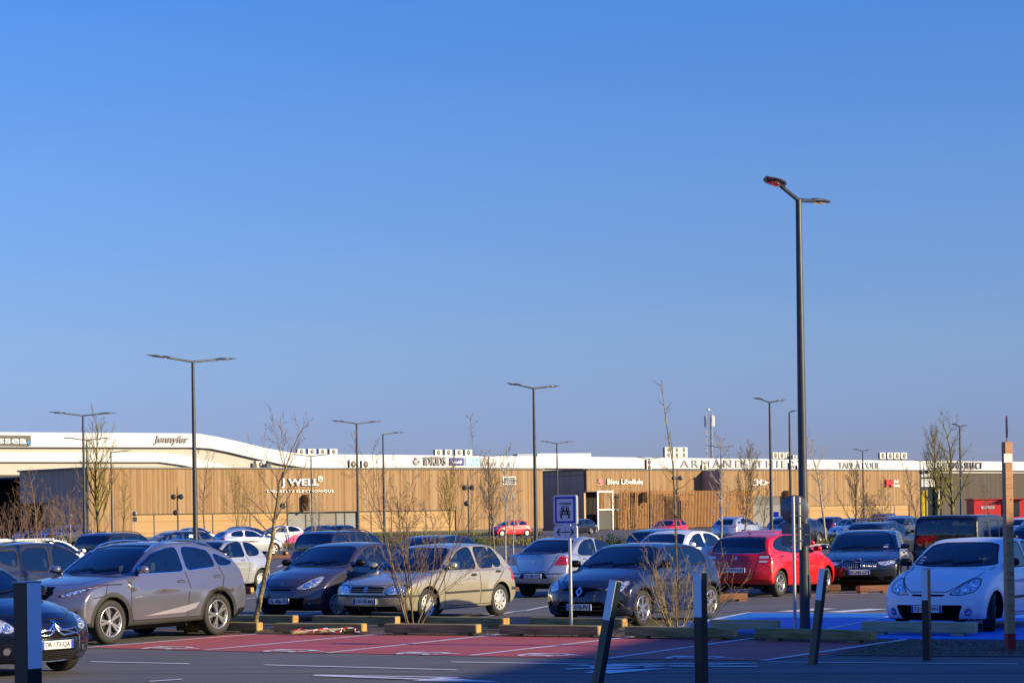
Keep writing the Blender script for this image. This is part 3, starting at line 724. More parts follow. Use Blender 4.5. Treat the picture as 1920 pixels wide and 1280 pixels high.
S['baleno'] = spec(L=4.0, W=.872, H=1.47, wb=2.52, oh=.80, R=.31, zbelt=1.0, bowf=.36, bowr=.24, tumble=.34, tuck=.08, shoulder=.05, zw=.66, flare=.03,
    low=[(.2, .2), (.04, .27), (.0, .42), (.03, .62), (.14, .76), (.5, .9), (1.0, .99), (1.25, 1.02), (2, 1.0), (3.2, 1.07), (3.65, 1.1), (3.86, 1.05), (3.93, .85), (3.96, .72), (4.0, .5), (3.95, .33), (3.8, .26), (2, .22)],
    gh=[(.95, .85), (1.1, .98), (1.7, 1.32), (2.0, 1.43), (2.4, 1.475), (2.9, 1.46), (3.5, 1.40), (3.68, 1.33), (3.88, 1.02), (3.8, .8)],
    win=[[(1.45, 1.0), (1.65, 1.15), (2.0, 1.34), (2.4, 1.395), (2.46, 1.395), (2.5, 1.01)], [(2.58, 1.015), (2.54, 1.395), (2.95, 1.38), (3.3, 1.30), (3.5, 1.17), (3.36, 1.09)]],
    ws=(.70, 1.02, .56, 1.37), rw=(.66, 1.045, .56, 1.37), dark_from=9,
    head=[(.5, .62), (.74, .62), (.8, .8), (.6, .74)], lens=[(.6, .7, .05)], front_trim=[('grille', [(-.1, .7), (.4, .7), (.3, .58), (-.1, .58)], .7)],
    rear_trim=[('rear_bumper_trim', [(-.1, .1), (.7, .1), (.64, .30), (-.1, .33)], 3.6), ('chrome_strip', [(-.1, 1.035), (.68, 1.035), (.68, 1.012), (-.1, 1.008)], 3.7)],
    tail=[(.50, .80), (.62, .785), (.90, .80), (.92, .99), (.56, .985)],
    mirror=(1.5, 1.02), handles=[(2.36, .9), (3.22, .93)], rim='alloy5', hand_m=CHR,
    seams=[[(2.54, 1.0), (2.6, .7), (2.54, .28)], [(3.5, 1.1), (3.42, .95), (3.12, .62), (2.95, .28)], [(1.3, 1.0), (1.36, .8), (1.34, .28)], [(1.34, .27), (2.95, .27)]],
    seam_r=[[(.0, .50), (.44, .5), (.50, .62), (.52, .80)], [(.62, .785), (.80, .70), (.84, .5)]], plate_r=.63)
S['estate'] = spec(L=4.86, W=.932, H=1.49, wb=2.84, oh=.93, R=.335, zbelt=.98, bowf=.34, bowr=.2, tumble=.33, tuck=.08, shoulder=.05, zw=.66, hcrown=.05,
    low=[(.25, .2), (.05, .26), (.0, .42), (.02, .62), (.06, .72), (.3, .82), (.9, .92), (1.35, .99), (2.4, .97), (4.2, 1.02), (4.6, 1.02), (4.76, .92), (4.83, .7), (4.86, .5), (4.8, .32), (4.5, .25), (2, .2)],
    gh=[(1.1, .8), (1.28, .94), (2.0, 1.31), (2.35, 1.42), (2.9, 1.475), (3.8, 1.45), (4.35, 1.40), (4.66, 1.05), (4.7, .85)],
    win=[[(1.65, .98), (1.9, 1.14), (2.3, 1.33), (2.65, 1.385), (2.8, 1.39), (2.84, .99)], [(2.92, .99), (2.88, 1.39), (3.4, 1.385), (3.6, 1.37), (3.76, 1.02)], [(3.84, 1.03), (3.7, 1.365), (4.1, 1.31), (4.36, 1.14), (4.26, 1.06)]],
    ws=(.72, 1.0, .58, 1.38), rw=(.6, 1.0, .52, 1.35),
    head=[(.46, .66), (.60, .62), (.84, .66), (.88, .77), (.62, .72), (.46, .71)], lens=[(.6, .67, .035), (.74, .695, .035)],
    front_trim=[('grille', [(-.1, .70), (.06, .70), (.13, .745), (.42, .745), (.45, .70), (.32, .555), (.10, .545), (-.1, .55)], .6), ('lower_grille', [(-.1, .36), (.42, .36), (.52, .25), (-.1, .24)], .8), ('chrome_strip', [(-.1, .235), (.75, .235), (.75, .222), (-.1, .222)], .9), ('lower_grille', [(.56, .36), (.8, .38), (.76, .27), (.62, .26)], .9)],
    tail=[(.6, .78), (.95, .78), (.95, .95), (.6, .93)],
    mirror=(1.7, 1.0), handles=[(2.7, .88), (3.6, .9)], rim='twin', rails=(2.3, 4.1, 1.455, .60), trim_chrome='all', rail_m=CHR,
    seams=[[(2.88, .98), (2.92, .6), (2.9, .28)]], hood=[[(.14, .745), (.42, .75), (.6, .8), (.74, .96)], [(.0, .71), (.14, .745)]], plate_f=.46)
S['van'] = spec(L=4.0, W=.87, H=1.82, wb=2.55, oh=.74, R=.32, zbelt=1.1, bowf=.22, bowr=.10, tumble=.08, tuck=.05, shoulder=.02, pf=4, crown=.03, beltin=.02, bowgr=.05, taperr=.02,
    low=[(.1, .2), (.0, .3), (0, .7), (.08, .9), (.3, 1.05), (.8, 1.12), (1.0, 1.14), (3.7, 1.12), (3.93, 1.1), (4.0, .9), (4.0, .4), (3.9, .25)],
    gh=[(.75, .9), (.9, 1.14), (1.25, 1.55), (1.4, 1.76), (1.7, 1.82), (3.6, 1.82), (3.86, 1.80), (3.96, 1.6), (3.99, 1.1), (3.9, .9)],
    win=[[(1.15, 1.12), (1.4, 1.62), (2.05, 1.66), (2.1, 1.12)], [(2.2, 1.12), (2.15, 1.66), (2.85, 1.67), (2.85, 1.12)], [(3.05, 1.16), (3.05, 1.62), (3.45, 1.62), (3.45, 1.16)]],
    ws=(.70, 1.15, .66, 1.70), rw=(.76, 1.02, .72, 1.72),
    head=[(.5, .7), (.8, .7), (.8, .95), (.5, .9)], lens=[(.66, .8, .07)], front_trim=[('grille', [(-.1, .85), (.4, .85), (.4, .65), (-.1, .65)], .7)],
    tail=[(.62, .52), (.84, .52), (.84, .66), (.62, .66)], mirror=(1.2, 1.16), handles=[(2.0, 1.0), (2.8, 1.0)], rim='alloy5',
    seams=[[(2.13, 1.1), (2.13, .3)]], plate_r=.8)
S['duster'] = spec(L=4.32, W=.91, H=1.63, wb=2.67, oh=.82, R=.35, zbelt=1.08, bowf=.3, bowr=.2, tumble=.26, tuck=.08, shoulder=.05, zw=.75, flare=.04,
    low=[(.25, .26), (.05, .35), (0, .55), (.04, .8), (.2, .95), (.8, 1.06), (1.15, 1.1), (2.4, 1.07), (3.7, 1.12), (4.1, 1.12), (4.24, 1.0), (4.3, .7), (4.32, .5), (4.2, .34), (2, .28)],
    gh=[(1.0, .9), (1.15, 1.05), (1.75, 1.45), (2.0, 1.57), (2.5, 1.63), (3.3, 1.62), (3.9, 1.56), (4.1, 1.4), (4.22, 1.05), (4.1, .9)],
    win=[[(1.5, 1.07), (1.9, 1.40), (2.3, 1.50), (2.42, 1.51), (2.46, 1.07)], [(2.6, 1.07), (2.58, 1.50), (3.14, 1.50), (3.24, 1.40), (3.22, 1.09)], [(3.42, 1.15), (3.36, 1.46), (3.80, 1.45), (3.92, 1.36), (3.8, 1.24)]],
    ws=(.72, 1.1, .62, 1.53), rw=(.6, 1.12, .56, 1.5),
    head=[(.5, .75), (.8, .75), (.8, .92), (.55, .9)], lens=[(.64, .83, .06)], front_trim=[('grille', [(-.1, .88), (.45, .88), (.4, .68), (-.1, .68)], .7)],
    tail=[(.7, .8), (.95, .8), (.95, 1.05), (.75, 1.05)], mirror=(1.55, 1.1), handles=[(2.4, .96), (3.3, 1.0)], rim='alloy5', clad=.32, arch_clad=.06,
    seams=[[(2.52, 1.5), (2.53, .9), (2.52, .32)], [(3.32, 1.5), (3.34, 1.1), (3.2, .7), (3.1, .32)]], rails=(2.1, 3.75, 1.61, .62))
S['h206'] = spec(L=3.83, W=.826, H=1.43, wb=2.44, oh=.77, R=.30, zbelt=.96, bowf=.4, bowr=.28, tumble=.36, tuck=.07, shoulder=.05, pf=2.3, hcrown=.07,
    low=[(.2, .2), (.03, .26), (0, .4), (.02, .52), (.08, .64), (.4, .8), (.9, .92), (1.2, .98), (2, .95), (3.2, 1.0), (3.5, 1.02), (3.68, .95), (3.76, .7), (3.83, .5), (3.78, .32), (3.6, .23), (2, .2)],
    gh=[(.95, .8), (1.1, .93), (1.7, 1.3), (2.0, 1.4), (2.4, 1.43), (2.85, 1.40), (3.25, 1.28), (3.58, 1.02), (3.6, .85)],
    win=[[(1.45, .97), (1.65, 1.12), (1.95, 1.30), (2.3, 1.36), (2.5, 1.36), (2.55, .97)], [(2.68, .98), (2.62, 1.355), (2.9, 1.33), (3.12, 1.22), (3.24, 1.08), (3.12, 1.0)]],
    ws=(.68, .97, .54, 1.34), rw=(.56, 1.0, .48, 1.3),
    head=[(.4, .58), (.7, .6), (.76, .74), (.6, .7)], lens=[(.6, .65, .05)], front_trim=[('grille', [(-.1, .5), (.4, .5), (.35, .36), (-.1, .36)], .7)],
    tail=[(.58, .72), (.86, .72), (.84, .98), (.66, .93)], mirror=(1.5, .98), handles=[(2.42, .86)], rim='cover', clad=.23,
    seams=[[(2.6, .97), (2.7, .8), (2.62, .34), (2.5, .26)], [(1.3, .96), (1.34, .5), (1.4, .28)]], side_strip=[(1.4, 2.9, .50, .54)], strip_m=None)
S['h206'].strip_m = mat('silver_strip', (.4, .41, .43), .4, .5)
S['ds3'] = spec(L=3.95, W=.857, H=1.46, wb=2.46, oh=.82, R=.32, zbelt=1.0, bowf=.46, bowr=.26, tumble=.32, tuck=.09, shoulder=.05, pf=2.2, hcrown=.10, zw=.6,
    low=[(.25, .17), (.06, .22), (.0, .36), (.0, .50), (.03, .64), (.12, .76), (.4, .88), (.9, .98), (1.2, 1.03), (2, 1.0), (3.3, 1.06), (3.7, 1.06), (3.86, .9), (3.93, .6), (3.95, .48), (3.9, .3), (3.7, .22), (2, .2)],
    gh=[(.95, .85), (1.1, .98), (1.7, 1.33), (2.0, 1.43), (2.4, 1.465), (2.9, 1.45), (3.4, 1.38), (3.7, 1.1), (3.7, .85)],
    win=[[(1.45, 1.0), (1.65, 1.15), (2.0, 1.34), (2.4, 1.39), (2.5, 1.39), (2.55, 1.0)], [(2.7, 1.02), (2.62, 1.39), (3.0, 1.38), (3.4, 1.30), (3.55, 1.12), (3.4, 1.06)]],
    ws=(.70, 1.03, .56, 1.36), rw=(.6, 1.03, .52, 1.34),
    head=[(.50, .62), (.60, .58), (.76, .62), (.80, .80), (.70, .82), (.58, .74)], lens=[(.60, .655, .05), (.68, .72, .05)],
    front_trim=[('grille', [(-.1, .64), (.40, .61), (.46, .50), (-.1, .50)], .8), ('lower_grille', [(-.1, .34), (.44, .34), (.46, .22), (.38, .17), (-.1, .165)], .8)],
    tail=[(.6, .75), (.9, .75), (.9, 1.0), (.7, .98)], mirror=(1.5, 1.02), handles=[(2.4, .9)], rim='alloy5',
    seams=[[(1.32, 1.0), (1.36, .3)]], hood=[[(.0, .735), (.3, .74), (.5, .80), (.66, .88), (.70, 1.02)]], plate_f=.415)
S['logan'] = spec(L=4.45, W=.87, H=1.6, wb=2.6, oh=.8, R=.31, zbelt=1.0, bowf=.24, bowr=.12, tumble=.24, tuck=.06, shoulder=.03,
    low=[(.2, .2), (.03, .28), (0, .45), (.03, .65), (.2, .8), (.9, .95), (1.2, 1.0), (3.8, 1.03), (4.25, 1.03), (4.38, .9), (4.43, .6), (4.45, .5), (4.38, .3), (4.2, .24)],
    gh=[(1.0, .8), (1.15, .95), (1.75, 1.4), (2.0, 1.52), (2.5, 1.59), (3.6, 1.6), (4.05, 1.55), (4.2, 1.4), (4.36, 1.02), (4.2, .85)],
    win=[[(1.5, 1.0), (1.95, 1.38), (2.2, 1.45), (2.38, 1.46), (2.4, 1.0)], [(2.48, 1.0), (2.46, 1.46), (3.2, 1.46), (3.3, 1.0)], [(3.4, 1.0), (3.35, 1.46), (3.9, 1.45), (4.0, 1.35), (4.08, 1.05)]],
    ws=(.70, 1.0, .62, 1.5), rw=(.62, 1.05, .57, 1.48), dark_from=9,
    head=[(.45, .62), (.74, .62), (.74, .78), (.5, .76)], lens=[(.6, .7, .06)], front_trim=[('grille', [(-.1, .74), (.4, .74), (.35, .6), (-.1, .6)], .7)],
    tail=[(.66, .68), (.9, .68), (.9, 1.0), (.66, 1.0)], mirror=(1.5, 1.02), handles=[(2.3, .9), (3.2, .92)], rim='cover', rails=(2.0, 3.9, 1.60, .60))
S['wagon'] = S['estate']; 
# ============================================================ ground
def tone(name, col, var=.18, sc=.6, rough=.85, bump=.25, fine=.25, cracks=0.):
    if name in MT: return MT[name]
    m = bpy.data.materials.new(name); m.use_nodes = True; n = m.node_tree.nodes; l = m.node_tree.links; b = n['Principled BSDF']
    b.inputs['Roughness'].default_value = rough
    tc = n.new('ShaderNodeTexCoord')
    a = n.new('ShaderNodeTexNoise'); a.inputs['Scale'].default_value = sc; a.inputs['Detail'].default_value = 8; l.new(tc.outputs['Object'], a.inputs[0])
    smp = n.new('ShaderNodeMapping'); smp.inputs['Rotation'].default_value = (0, 0, R(26)); smp.inputs['Scale'].default_value = (.35, 2.2, 1); l.new(tc.outputs['Object'], smp.inputs[0]); l.new(smp.outputs[0], a.inputs[0])
    f = n.new('ShaderNodeTexNoise'); f.inputs['Scale'].default_value = 38; f.inputs['Detail'].default_value = 3; l.new(tc.outputs['Object'], f.inputs[0])
    v = n.new('ShaderNodeTexVoronoi'); v.inputs['Scale'].default_value = 16; l.new(tc.outputs['Object'], v.inputs[0])
    r1 = n.new('ShaderNodeMapRange'); r1.inputs[1].default_value = .3; r1.inputs[2].default_value = .7; r1.inputs[3].default_value = 1 - var; r1.inputs[4].default_value = 1 + var; l.new(a.outputs[0], r1.inputs[0])
    r2 = n.new('ShaderNodeMapRange'); r2.inputs[1].default_value = .3; r2.inputs[2].default_value = .7; r2.inputs[3].default_value = 1 - fine; r2.inputs[4].default_value = 1 + fine; l.new(f.outputs[0], r2.inputs[0])
    r3 = n.new('ShaderNodeMapRange'); r3.inputs[1].default_value = .035; r3.inputs[2].default_value = .05; r3.inputs[3].default_value = 2.6; r3.inputs[4].default_value = 1.0; l.new(v.outputs['Distance'], r3.inputs[0])
    m1 = n.new('ShaderNodeMath'); m1.operation = 'MULTIPLY'; l.new(r1.outputs[0], m1.inputs[0]); l.new(r2.outputs[0], m1.inputs[1])
    m2 = n.new('ShaderNodeMath'); m2.operation = 'MULTIPLY'; l.new(m1.outputs[0], m2.inputs[0]); l.new(r3.outputs[0], m2.inputs[1])
    vm = n.new('ShaderNodeVectorMath'); vm.operation = 'SCALE'; vm.inputs[0].default_value = col; l.new(m2.outputs[0], vm.inputs['Scale']); l.new(vm.outputs[0], b.inputs['Base Color'])
    bp = n.new('ShaderNodeBump'); bp.inputs['Strength'].default_value = bump; bp.inputs['Distance'].default_value = .01; l.new(f.outputs[0], bp.inputs['Height']); l.new(bp.outputs[0], b.inputs['Normal'])
    MT[name] = m; return m
ASPH = tone('asphalt', (.098, .092, .090), .22); ASPH2 = tone('asphalt_dark', (.105, .099, .096), .30, .5)
REDP = tone('red_bay_paint', (.40, .072, .066), .16, .8, .7); BLUP = tone('blue_bay_paint', (.002, .17, .60), .12, .8, .6)
LINE = tone('road_paint_white', (.66, .66, .66), .15, 2.5, .6, .15, .18); MULCH = tone('mulch', (.085, .055, .035), .5, 3, .95, .9, .6)
CONC = tone('concrete', (.40, .39, .37), .12, 1.2, .85); PAVE = tone('pavement_pale', (.36, .34, .31), .1, .5, .9)
gp = [(-60, .55), (0, .55), (10, .52), (19.8, .25), (26.2, 0.0), (60, 0), (130, 0), (320, 0), (4000, -2)]
g = MB(); xs_ = [-3000, -300, -60, -20, 0, 20, 60, 300, 3000]
vs = [(x, y, z) for (y, z) in gp for x in xs_]; nx = len(xs_)
g.add(vs, [(i * nx + j, i * nx + j + 1, (i + 1) * nx + j + 1, (i + 1) * nx + j) for i in range(len(gp) - 1) for j in range(nx - 1)])
tag(g.build('car_park_ground', [ASPH]), kind='structure')
def flat(name, pts, m, z=.004, kind='structure', group=None, label=None, cat=None):
    mb = MB(); P = [G(a, b) for a, b in pts]; n = len(P)
    t = tessellate_polygon([[Vector((p.x, p.y, 0)) for p in P]])
    mb.add([(p.x, p.y, z) for p in P], [tuple(x) for x in t])
    o = mb.build(name, [m], fix=False)
    me = o.data; bm = bmesh.new(); bm.from_mesh(me)
    for f in bm.faces:
        if f.normal.z < 0: f.normal_flip()
    bm.to_mesh(me); bm.free()
    return tag(o, label, cat, group, kind)
flat('asphalt_lane', [(-200, 1252), (165, 1215), (383, 1221), (883, 1231), (1140, 1237), (1430, 1240), (1580, 1230), (2100, 1234), (2100, 1262), (-200, 1262)], ASPH2, .003)
flat('red_parking_bays', [(165, 1214), (430, 1189), (700, 1189), (1000, 1192), (1300, 1196), (1660, 1203), (1546, 1228), (1430, 1238), (1140, 1235), (883, 1229.5), (383, 1219.5)], REDP, .006)
flat('blue_parking_bays', [(1205, 1182), (1300, 1165), (1400, 1148), (1700, 1149), (2100, 1156), (2100, 1201), (1660, 1197), (1400, 1187)], BLUP, .006)
flat('mulch_strip', [(300, 1180), (430, 1176), (800, 1178), (1180, 1182), (1230, 1186), (1400, 1189), (1650, 1199), (2100, 1203), (2100, 1232), (1560, 1229), (1660, 1204), (1300, 1198), (900, 1192), (430, 1189), (250, 1192)], MULCH, .009)
LN = 0
def line(x0, y0, x1, y1, wd=.1, z=.012, m=None):
    a, b = G(x0, y0), G(x1, y1); d = (b - a).normalized(); n = Vector((-d.y, d.x, 0)) * wd / 2
    mb = MB(); mb.quad(*[Vector((p.x, p.y, z)) for p in (a - n, b - n, b + n, a + n)])
    o = mb.build('painted_line', [m or LINE], fix=False); tag(o, kind='structure'); return o
for q in [(165, 1214, 480, 1189), (383, 1219, 717, 1188.5), (612, 1224.5, 937, 1189.5), (883, 1229, 1190, 1193.5), (1139, 1235, 1410, 1197), (1430, 1239, 1700, 1199),
          (170, 1241, 355, 1245), (495, 1247, 855, 1256.5), (590, 1266, 860, 1271), (845, 1241.5, 1245, 1248), (1100, 1246, 1400, 1244), (280, 1278, 340, 1274),
          (1240, 1182, 1405, 1148), (1535, 1183, 1668, 1156), (1395, 1149, 1700, 1150), (820, 1160, 992, 1144), (1565, 1108, 1640, 1104), (1700, 1107, 1740, 1106), (450, 1124, 500, 1118), (540, 1154, 600, 1148), (860, 1165, 960, 1148),
          (1520, 1117, 1650, 1112), (990, 1144, 1040, 1134), (470, 1165, 560, 1156), (1260, 1118, 1340, 1106)]:
    line(*q)
line(1440, 1241.5, 1908, 1245.5, .07); line(1120, 1252, 1420, 1244, .06)
for q in [(1475, 1147, 1550, 1141), (1562, 1148, 1648, 1142), (1690, 1147, 1750, 1142)]: line(*q, wd=.5)
for k in range(14): line(520 + k * 28, 1063 - k * .5, 541 + k * 28, 1054 - k * .6, wd=.12) if k % 2 == 0 else None
# arrows painted on the lane
def arrow(px, py, px2, py2, sc=1.):
    a, b = G(px, py), G(px2, py2); d = (b - a); Ln = d.length; d.normalize(); n = Vector((-d.y, d.x, 0))
    o = [(0, -.07), (Ln - 1.1, -.07), (Ln - 1.1, -.30), (Ln, 0), (Ln - 1.1, .30), (Ln - 1.1, .07), (0, .07)]
    mb = MB(); t = tessellate_polygon([[Vector((q[0], q[1], 0)) for q in o]])
    mb.add([(a + d * q[0] + n * q[1]).to_tuple()[:2] + (.012,) for q in o], [tuple(x) for x in t]); tag(mb.build('painted_arrow', [LINE]), kind='structure')
arrow(1420, 1250, 1060, 1248.5); arrow(1060, 1255, 1270, 1249); arrow(590, 1267, 940, 1279); arrow(1100, 1262, 1260, 1253)
# electric car symbols on the red bays (car outline with a plug)
def ev_icon(px, py, k):
    o = G(px, py); d1 = Vector((.88, -.47, 0)); d2 = Vector((.47, .88, 0)); mb = MB()
    def P(a, b): return (o + d1 * (a * .62) + d2 * (b * .75)).to_tuple()[:2] + (.013,)
    def poly(q):
        t = tessellate_polygon([[Vector((u, v, 0)) for u, v in q]]); mb.add([P(u, v) for u, v in q], [tuple(x) for x in t])
    poly([(-.62, .05), (-.5, .05), (-.5, .28), (-.36, .42), (-.36, .30), (-.28, .30), (-.05, .52), (-.1, .62), (-.62, .62)][::1])
    poly([(-.36, .05), (.25, .05), (.25, .2), (-.36, .2)]); poly([(-.05, .52), (.3, .52), (.3, .64), (-.1, .64)])
    poly([(.34, .05), (.5, .05), (.62, .2), (.62, .5), (.3, .64), (.3, .5), (.5, .4), (.5, .22), (.34, .2)])
    for cx in (-.43, .29): poly([(cx + .09 * cos(a), -.02 + .13 * sin(a)) for a in [2 * pi * j / 10 for j in range(10)]])
    poly([(.62, .31), (1.0, .18), (1.02, .26), (.62, .39)])
    tag(mb.build('painted_symbol', [LINE], fix=False), kind='structure')
for k, (a, b) in enumerate([(300, 1216.5), (530, 1222), (780, 1227), (1010, 1230), (1290, 1235)]): ev_icon(a, b, k)
# far verges, kerbs, pavements
def kerb(name, pts, h=.13, wd=.16, m=None):
    mb = MB()
    for (a, b) in zip(pts[:-1], pts[1:]):
        A, B = G(*a), G(*b); d = (B - A); Ln = d.length; ang = atan2(d.y, d.x); c = (A + B) / 2
        mb.box((c.x, c.y, h / 2), (Ln, wd, h), 0, Matrix.Rotation(ang, 3, 'Z'))
    return tag(mb.build(name, [m or CONC]), kind='structure')
kerb('kerb_stone', [(430, 1032.5), (540, 1031), (700, 1029.5), (960, 1026.5), (1130, 1025.5)]); kerb('kerb_stone', [(1500, 1024), (1700, 1020)], .13, .2)
kerb('kerb_stone', [(800, 1050), (960, 1049), (1100, 1047)]); kerb('kerb_stone', [(560, 1047), (700, 1045)]); kerb('kerb_stone', [(1240, 1036), (1330, 1034), (1500, 1030)])
flat('verge_soil', [(430, 1031.5), (960, 1025.5), (1130, 1024.5), (1130, 1010), (960, 1012), (430, 1016)], MULCH, .02)
flat('verge_soil', [(1490, 1023), (1700, 1019), (1700, 1004), (1480, 1008)], MULCH, .02)
flat('verge_soil', [(780, 1098), (960, 1092), (990, 1086), (990, 1070), (780, 1076)], MULCH, .012)
flat('verge_soil', [(430, 1102), (570, 1099), (560, 1094), (430, 1096)], MULCH, .012)
flat('verge_soil', [(1490, 1102), (1700, 1096), (1700, 1090), (1490, 1095)], MULCH, .012)
# ============================================================ buildings
BA = R(41.8); D1 = Vector((cos(BA), sin(BA), 0)); NF = Vector((sin(BA), -cos(BA), 0))
class Wall:
    """a building frame: local x along the wall, local y away from the viewer, z up"""
    def __init__(s, name, P0, ang=BA):
        s.P0 = Vector((P0[0], P0[1], 0)); s.a = ang; s.d = Vector((cos(ang), sin(ang), 0)); s.n = Vector((sin(ang), -cos(ang), 0))
        s.root = empty(name, s.P0, ang) if name else None
    def tz(s, px, py, out=0.0):
        a, b = ray(px, py); r = Vector((a, 1, b)); P = s.P0 + s.n * out
        k = (P - Vector((0, 0, HC))).dot(s.n) / r.dot(s.n); q = Vector((0, 0, HC)) + r * k
        return (q - P).dot(s.d), q.z
    def w(s, t, out, z): return s.P0 + s.d * t + s.n * out + Vector((0, 0, z))
    def prism(s, mb, pix, o0, o1, mi=0):
        pts = [s.tz(a, b, o1) for a, b in pix]; mb.prism(pts, lambda t, z, h: (t, -h, z), o0, o1, mi)
    def rect(s, mb, x0, y0, x1, y1, o0, o1, mi=0):
        xm, ym = (x0 + x1) / 2, (y0 + y1) / 2
        t0, t1 = s.tz(x0, ym, o1)[0], s.tz(x1, ym, o1)[0]; z0, z1 = s.tz(xm, y1, o1)[1], s.tz(xm, y0, o1)[1]
        mb.box(((t0 + t1) / 2, -(o0 + o1) / 2, (z0 + z1) / 2), (t1 - t0, o1 - o0, z1 - z0), mi)
    def text(s, mb, txt, x0, y0, x1, y1, out, ext, mi=0, local=True, **kw):
        xm, ym = (x0 + x1) / 2, (y0 + y1) / 2
        t0, t1 = s.tz(x0, ym, out)[0], s.tz(x1, ym, out)[0]; z0, z1 = s.tz(xm, y1, out)[1], s.tz(xm, y0, out)[1]
        add_text(mb, txt, Vector(((t0 + t1) / 2, -out, (z0 + z1) / 2)), Vector((1, 0, 0)), Vector((0, 0, 1)), Vector((0, -1, 0)), width=t1 - t0, height=z1 - z0, ext=ext, mi=mi, **kw)
def planks(name, cols, horiz=False, wd=.14, grey=.35, rough=.75, side=False):
    m = bpy.data.materials.new(name); m.use_nodes = True; n = m.node_tree.nodes; l = m.node_tree.links; b = n['Principled BSDF']; b.inputs['Roughness'].default_value = rough
    tc = n.new('ShaderNodeTexCoord'); sp = n.new('ShaderNodeSeparateXYZ'); l.new(tc.outputs['Object'], sp.inputs[0])
    ad = n.new('ShaderNodeMath'); ad.operation = 'ADD'; l.new(sp.outputs['Z' if horiz else 'X'], ad.inputs[0])
    if horiz: ad.inputs[1].default_value = 0
    else: l.new(sp.outputs['Y'], ad.inputs[1])
    dv = n.new('ShaderNodeMath'); dv.operation = 'DIVIDE'; dv.inputs[1].default_value = wd; l.new(ad.outputs[0], dv.inputs[0])
    fl = n.new('ShaderNodeMath'); fl.operation = 'FLOOR'; l.new(dv.outputs[0], fl.inputs[0])
    fr = n.new('ShaderNodeMath'); fr.operation = 'FRACT'; l.new(dv.outputs[0], fr.inputs[0])
    wn = n.new('ShaderNodeTexWhiteNoise'); wn.noise_dimensions = '1D'; l.new(fl.outputs[0], wn.inputs['W'])
    # broad bands of boards that weathered alike, and streaks along the boards
    mp = n.new('ShaderNodeMapping'); mp.inputs['Scale'].default_value = (1.6, 1.6, .35) if not horiz else (.12, .12, 5.); l.new(tc.outputs['Object'], mp.inputs[0])
    nz = n.new('ShaderNodeTexNoise'); nz.inputs['Scale'].default_value = 1.2; nz.inputs['Detail'].default_value = 5; l.new(mp.outputs[0], nz.inputs[0])
    mp2 = n.new('ShaderNodeMapping'); mp2.inputs['Scale'].default_value = (9, 9, .5) if not horiz else (.6, .6, 9.); l.new(tc.outputs['Object'], mp2.inputs[0])
    n2 = n.new('ShaderNodeTexNoise'); n2.inputs['Scale'].default_value = 2; n2.inputs['Detail'].default_value = 6; l.new(mp2.outputs[0], n2.inputs[0])
    s1 = n.new('ShaderNodeMath'); s1.operation = 'MULTIPLY_ADD'; s1.inputs[1].default_value = .5; l.new(wn.outputs[0], s1.inputs[0])
    s0 = n.new('ShaderNodeMath'); s0.operation = 'MULTIPLY'; s0.inputs[1].default_value = .26; l.new(nz.outputs[0], s0.inputs[0]); l.new(s0.outputs[0], s1.inputs[2])
    s2 = n.new('ShaderNodeMath'); s2.operation = 'MULTIPLY_ADD'; s2.inputs[1].default_value = .5; l.new(n2.outputs[0], s2.inputs[0]); l.new(s1.outputs[0], s2.inputs[2])
    s3 = n.new('ShaderNodeMath'); s3.operation = 'SUBTRACT'; s3.inputs[1].default_value = .13; l.new(s2.outputs[0], s3.inputs[0])
    cr = n.new('ShaderNodeValToRGB'); e = cr.color_ramp.elements
    while len(e) < len(cols): e.new(.5)
    for i, c_ in enumerate(cols): e[i].position = i / (len(cols) - 1); e[i].color = (*c_, 1)
    l.new(s3.outputs[0], cr.inputs[0])
    gr = n.new('ShaderNodeMapRange'); gr.inputs[1].default_value = .0; gr.inputs[2].default_value = .09; gr.inputs[3].default_value = grey; gr.inputs[4].default_value = 1.; l.new(fr.outputs[0], gr.inputs[0])
    vm = n.new('ShaderNodeVectorMath'); vm.operation = 'SCALE'; l.new(cr.outputs[0], vm.inputs[0]); l.new(gr.outputs[0], vm.inputs['Scale']); l.new(vm.outputs[0], b.inputs['Base Color'])
    MT[name] = m; return m
WOOD = planks('larch_boards', [(.11, .05, .018), (.20, .105, .04), (.28, .16, .07), (.32, .21, .115), (.34, .27, .20)])
WOODH = planks('larch_boards_level', [(.22, .12, .04), (.36, .21, .085), (.41, .26, .12), (.46, .32, .17)], True, .15, .55)
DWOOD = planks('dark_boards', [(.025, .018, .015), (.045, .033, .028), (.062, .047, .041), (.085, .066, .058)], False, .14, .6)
SHADEWOOD = planks('shade_lightened_boards', [(.34, .21, .13), (.46, .30, .19), (.54, .36, .24), (.62, .43, .30)], False, .14, .7)  # boards lightened to make up for weak bounce light on shaded walls
COP = mat('metal_coping', (.10, .10, .11), .5, .3); CLADW = mat('white_metal_cladding', (.56, .57, .62), .45, .0, var=.03, vscale=.4)
CREAM = mat('cream_cladding', (.40, .375, .35), .55, var=.04, vscale=.5); GREYP = mat('grey_panel', (.17, .17, .18), .5, var=.08, vscale=.8); DGP = mat('dark_panel', (.045, .046, .05), .5)
LETW = mat('sign_white', (.82, .82, .82), .4); LETG = mat('sign_grey', (.17, .16, .18), .4); SHOPG = mat('shop_window', (.025, .03, .04), .05, 0, spec=.8)
SLAT = mat('slat_wood', (.33, .155, .05), .7, var=.4, vscale=3, stretch=(8, 8, .4)); WFR = mat('white_frame', (.7, .72, .75), .4)
REDM = mat('red_steel', (.55, .015, .02), .45, var=.1, vscale=1); YEL = mat('yellow_paint', (.78, .55, .005), .4); ROOFM = mat('roof_membrane', (.3, .3, .31), .8)
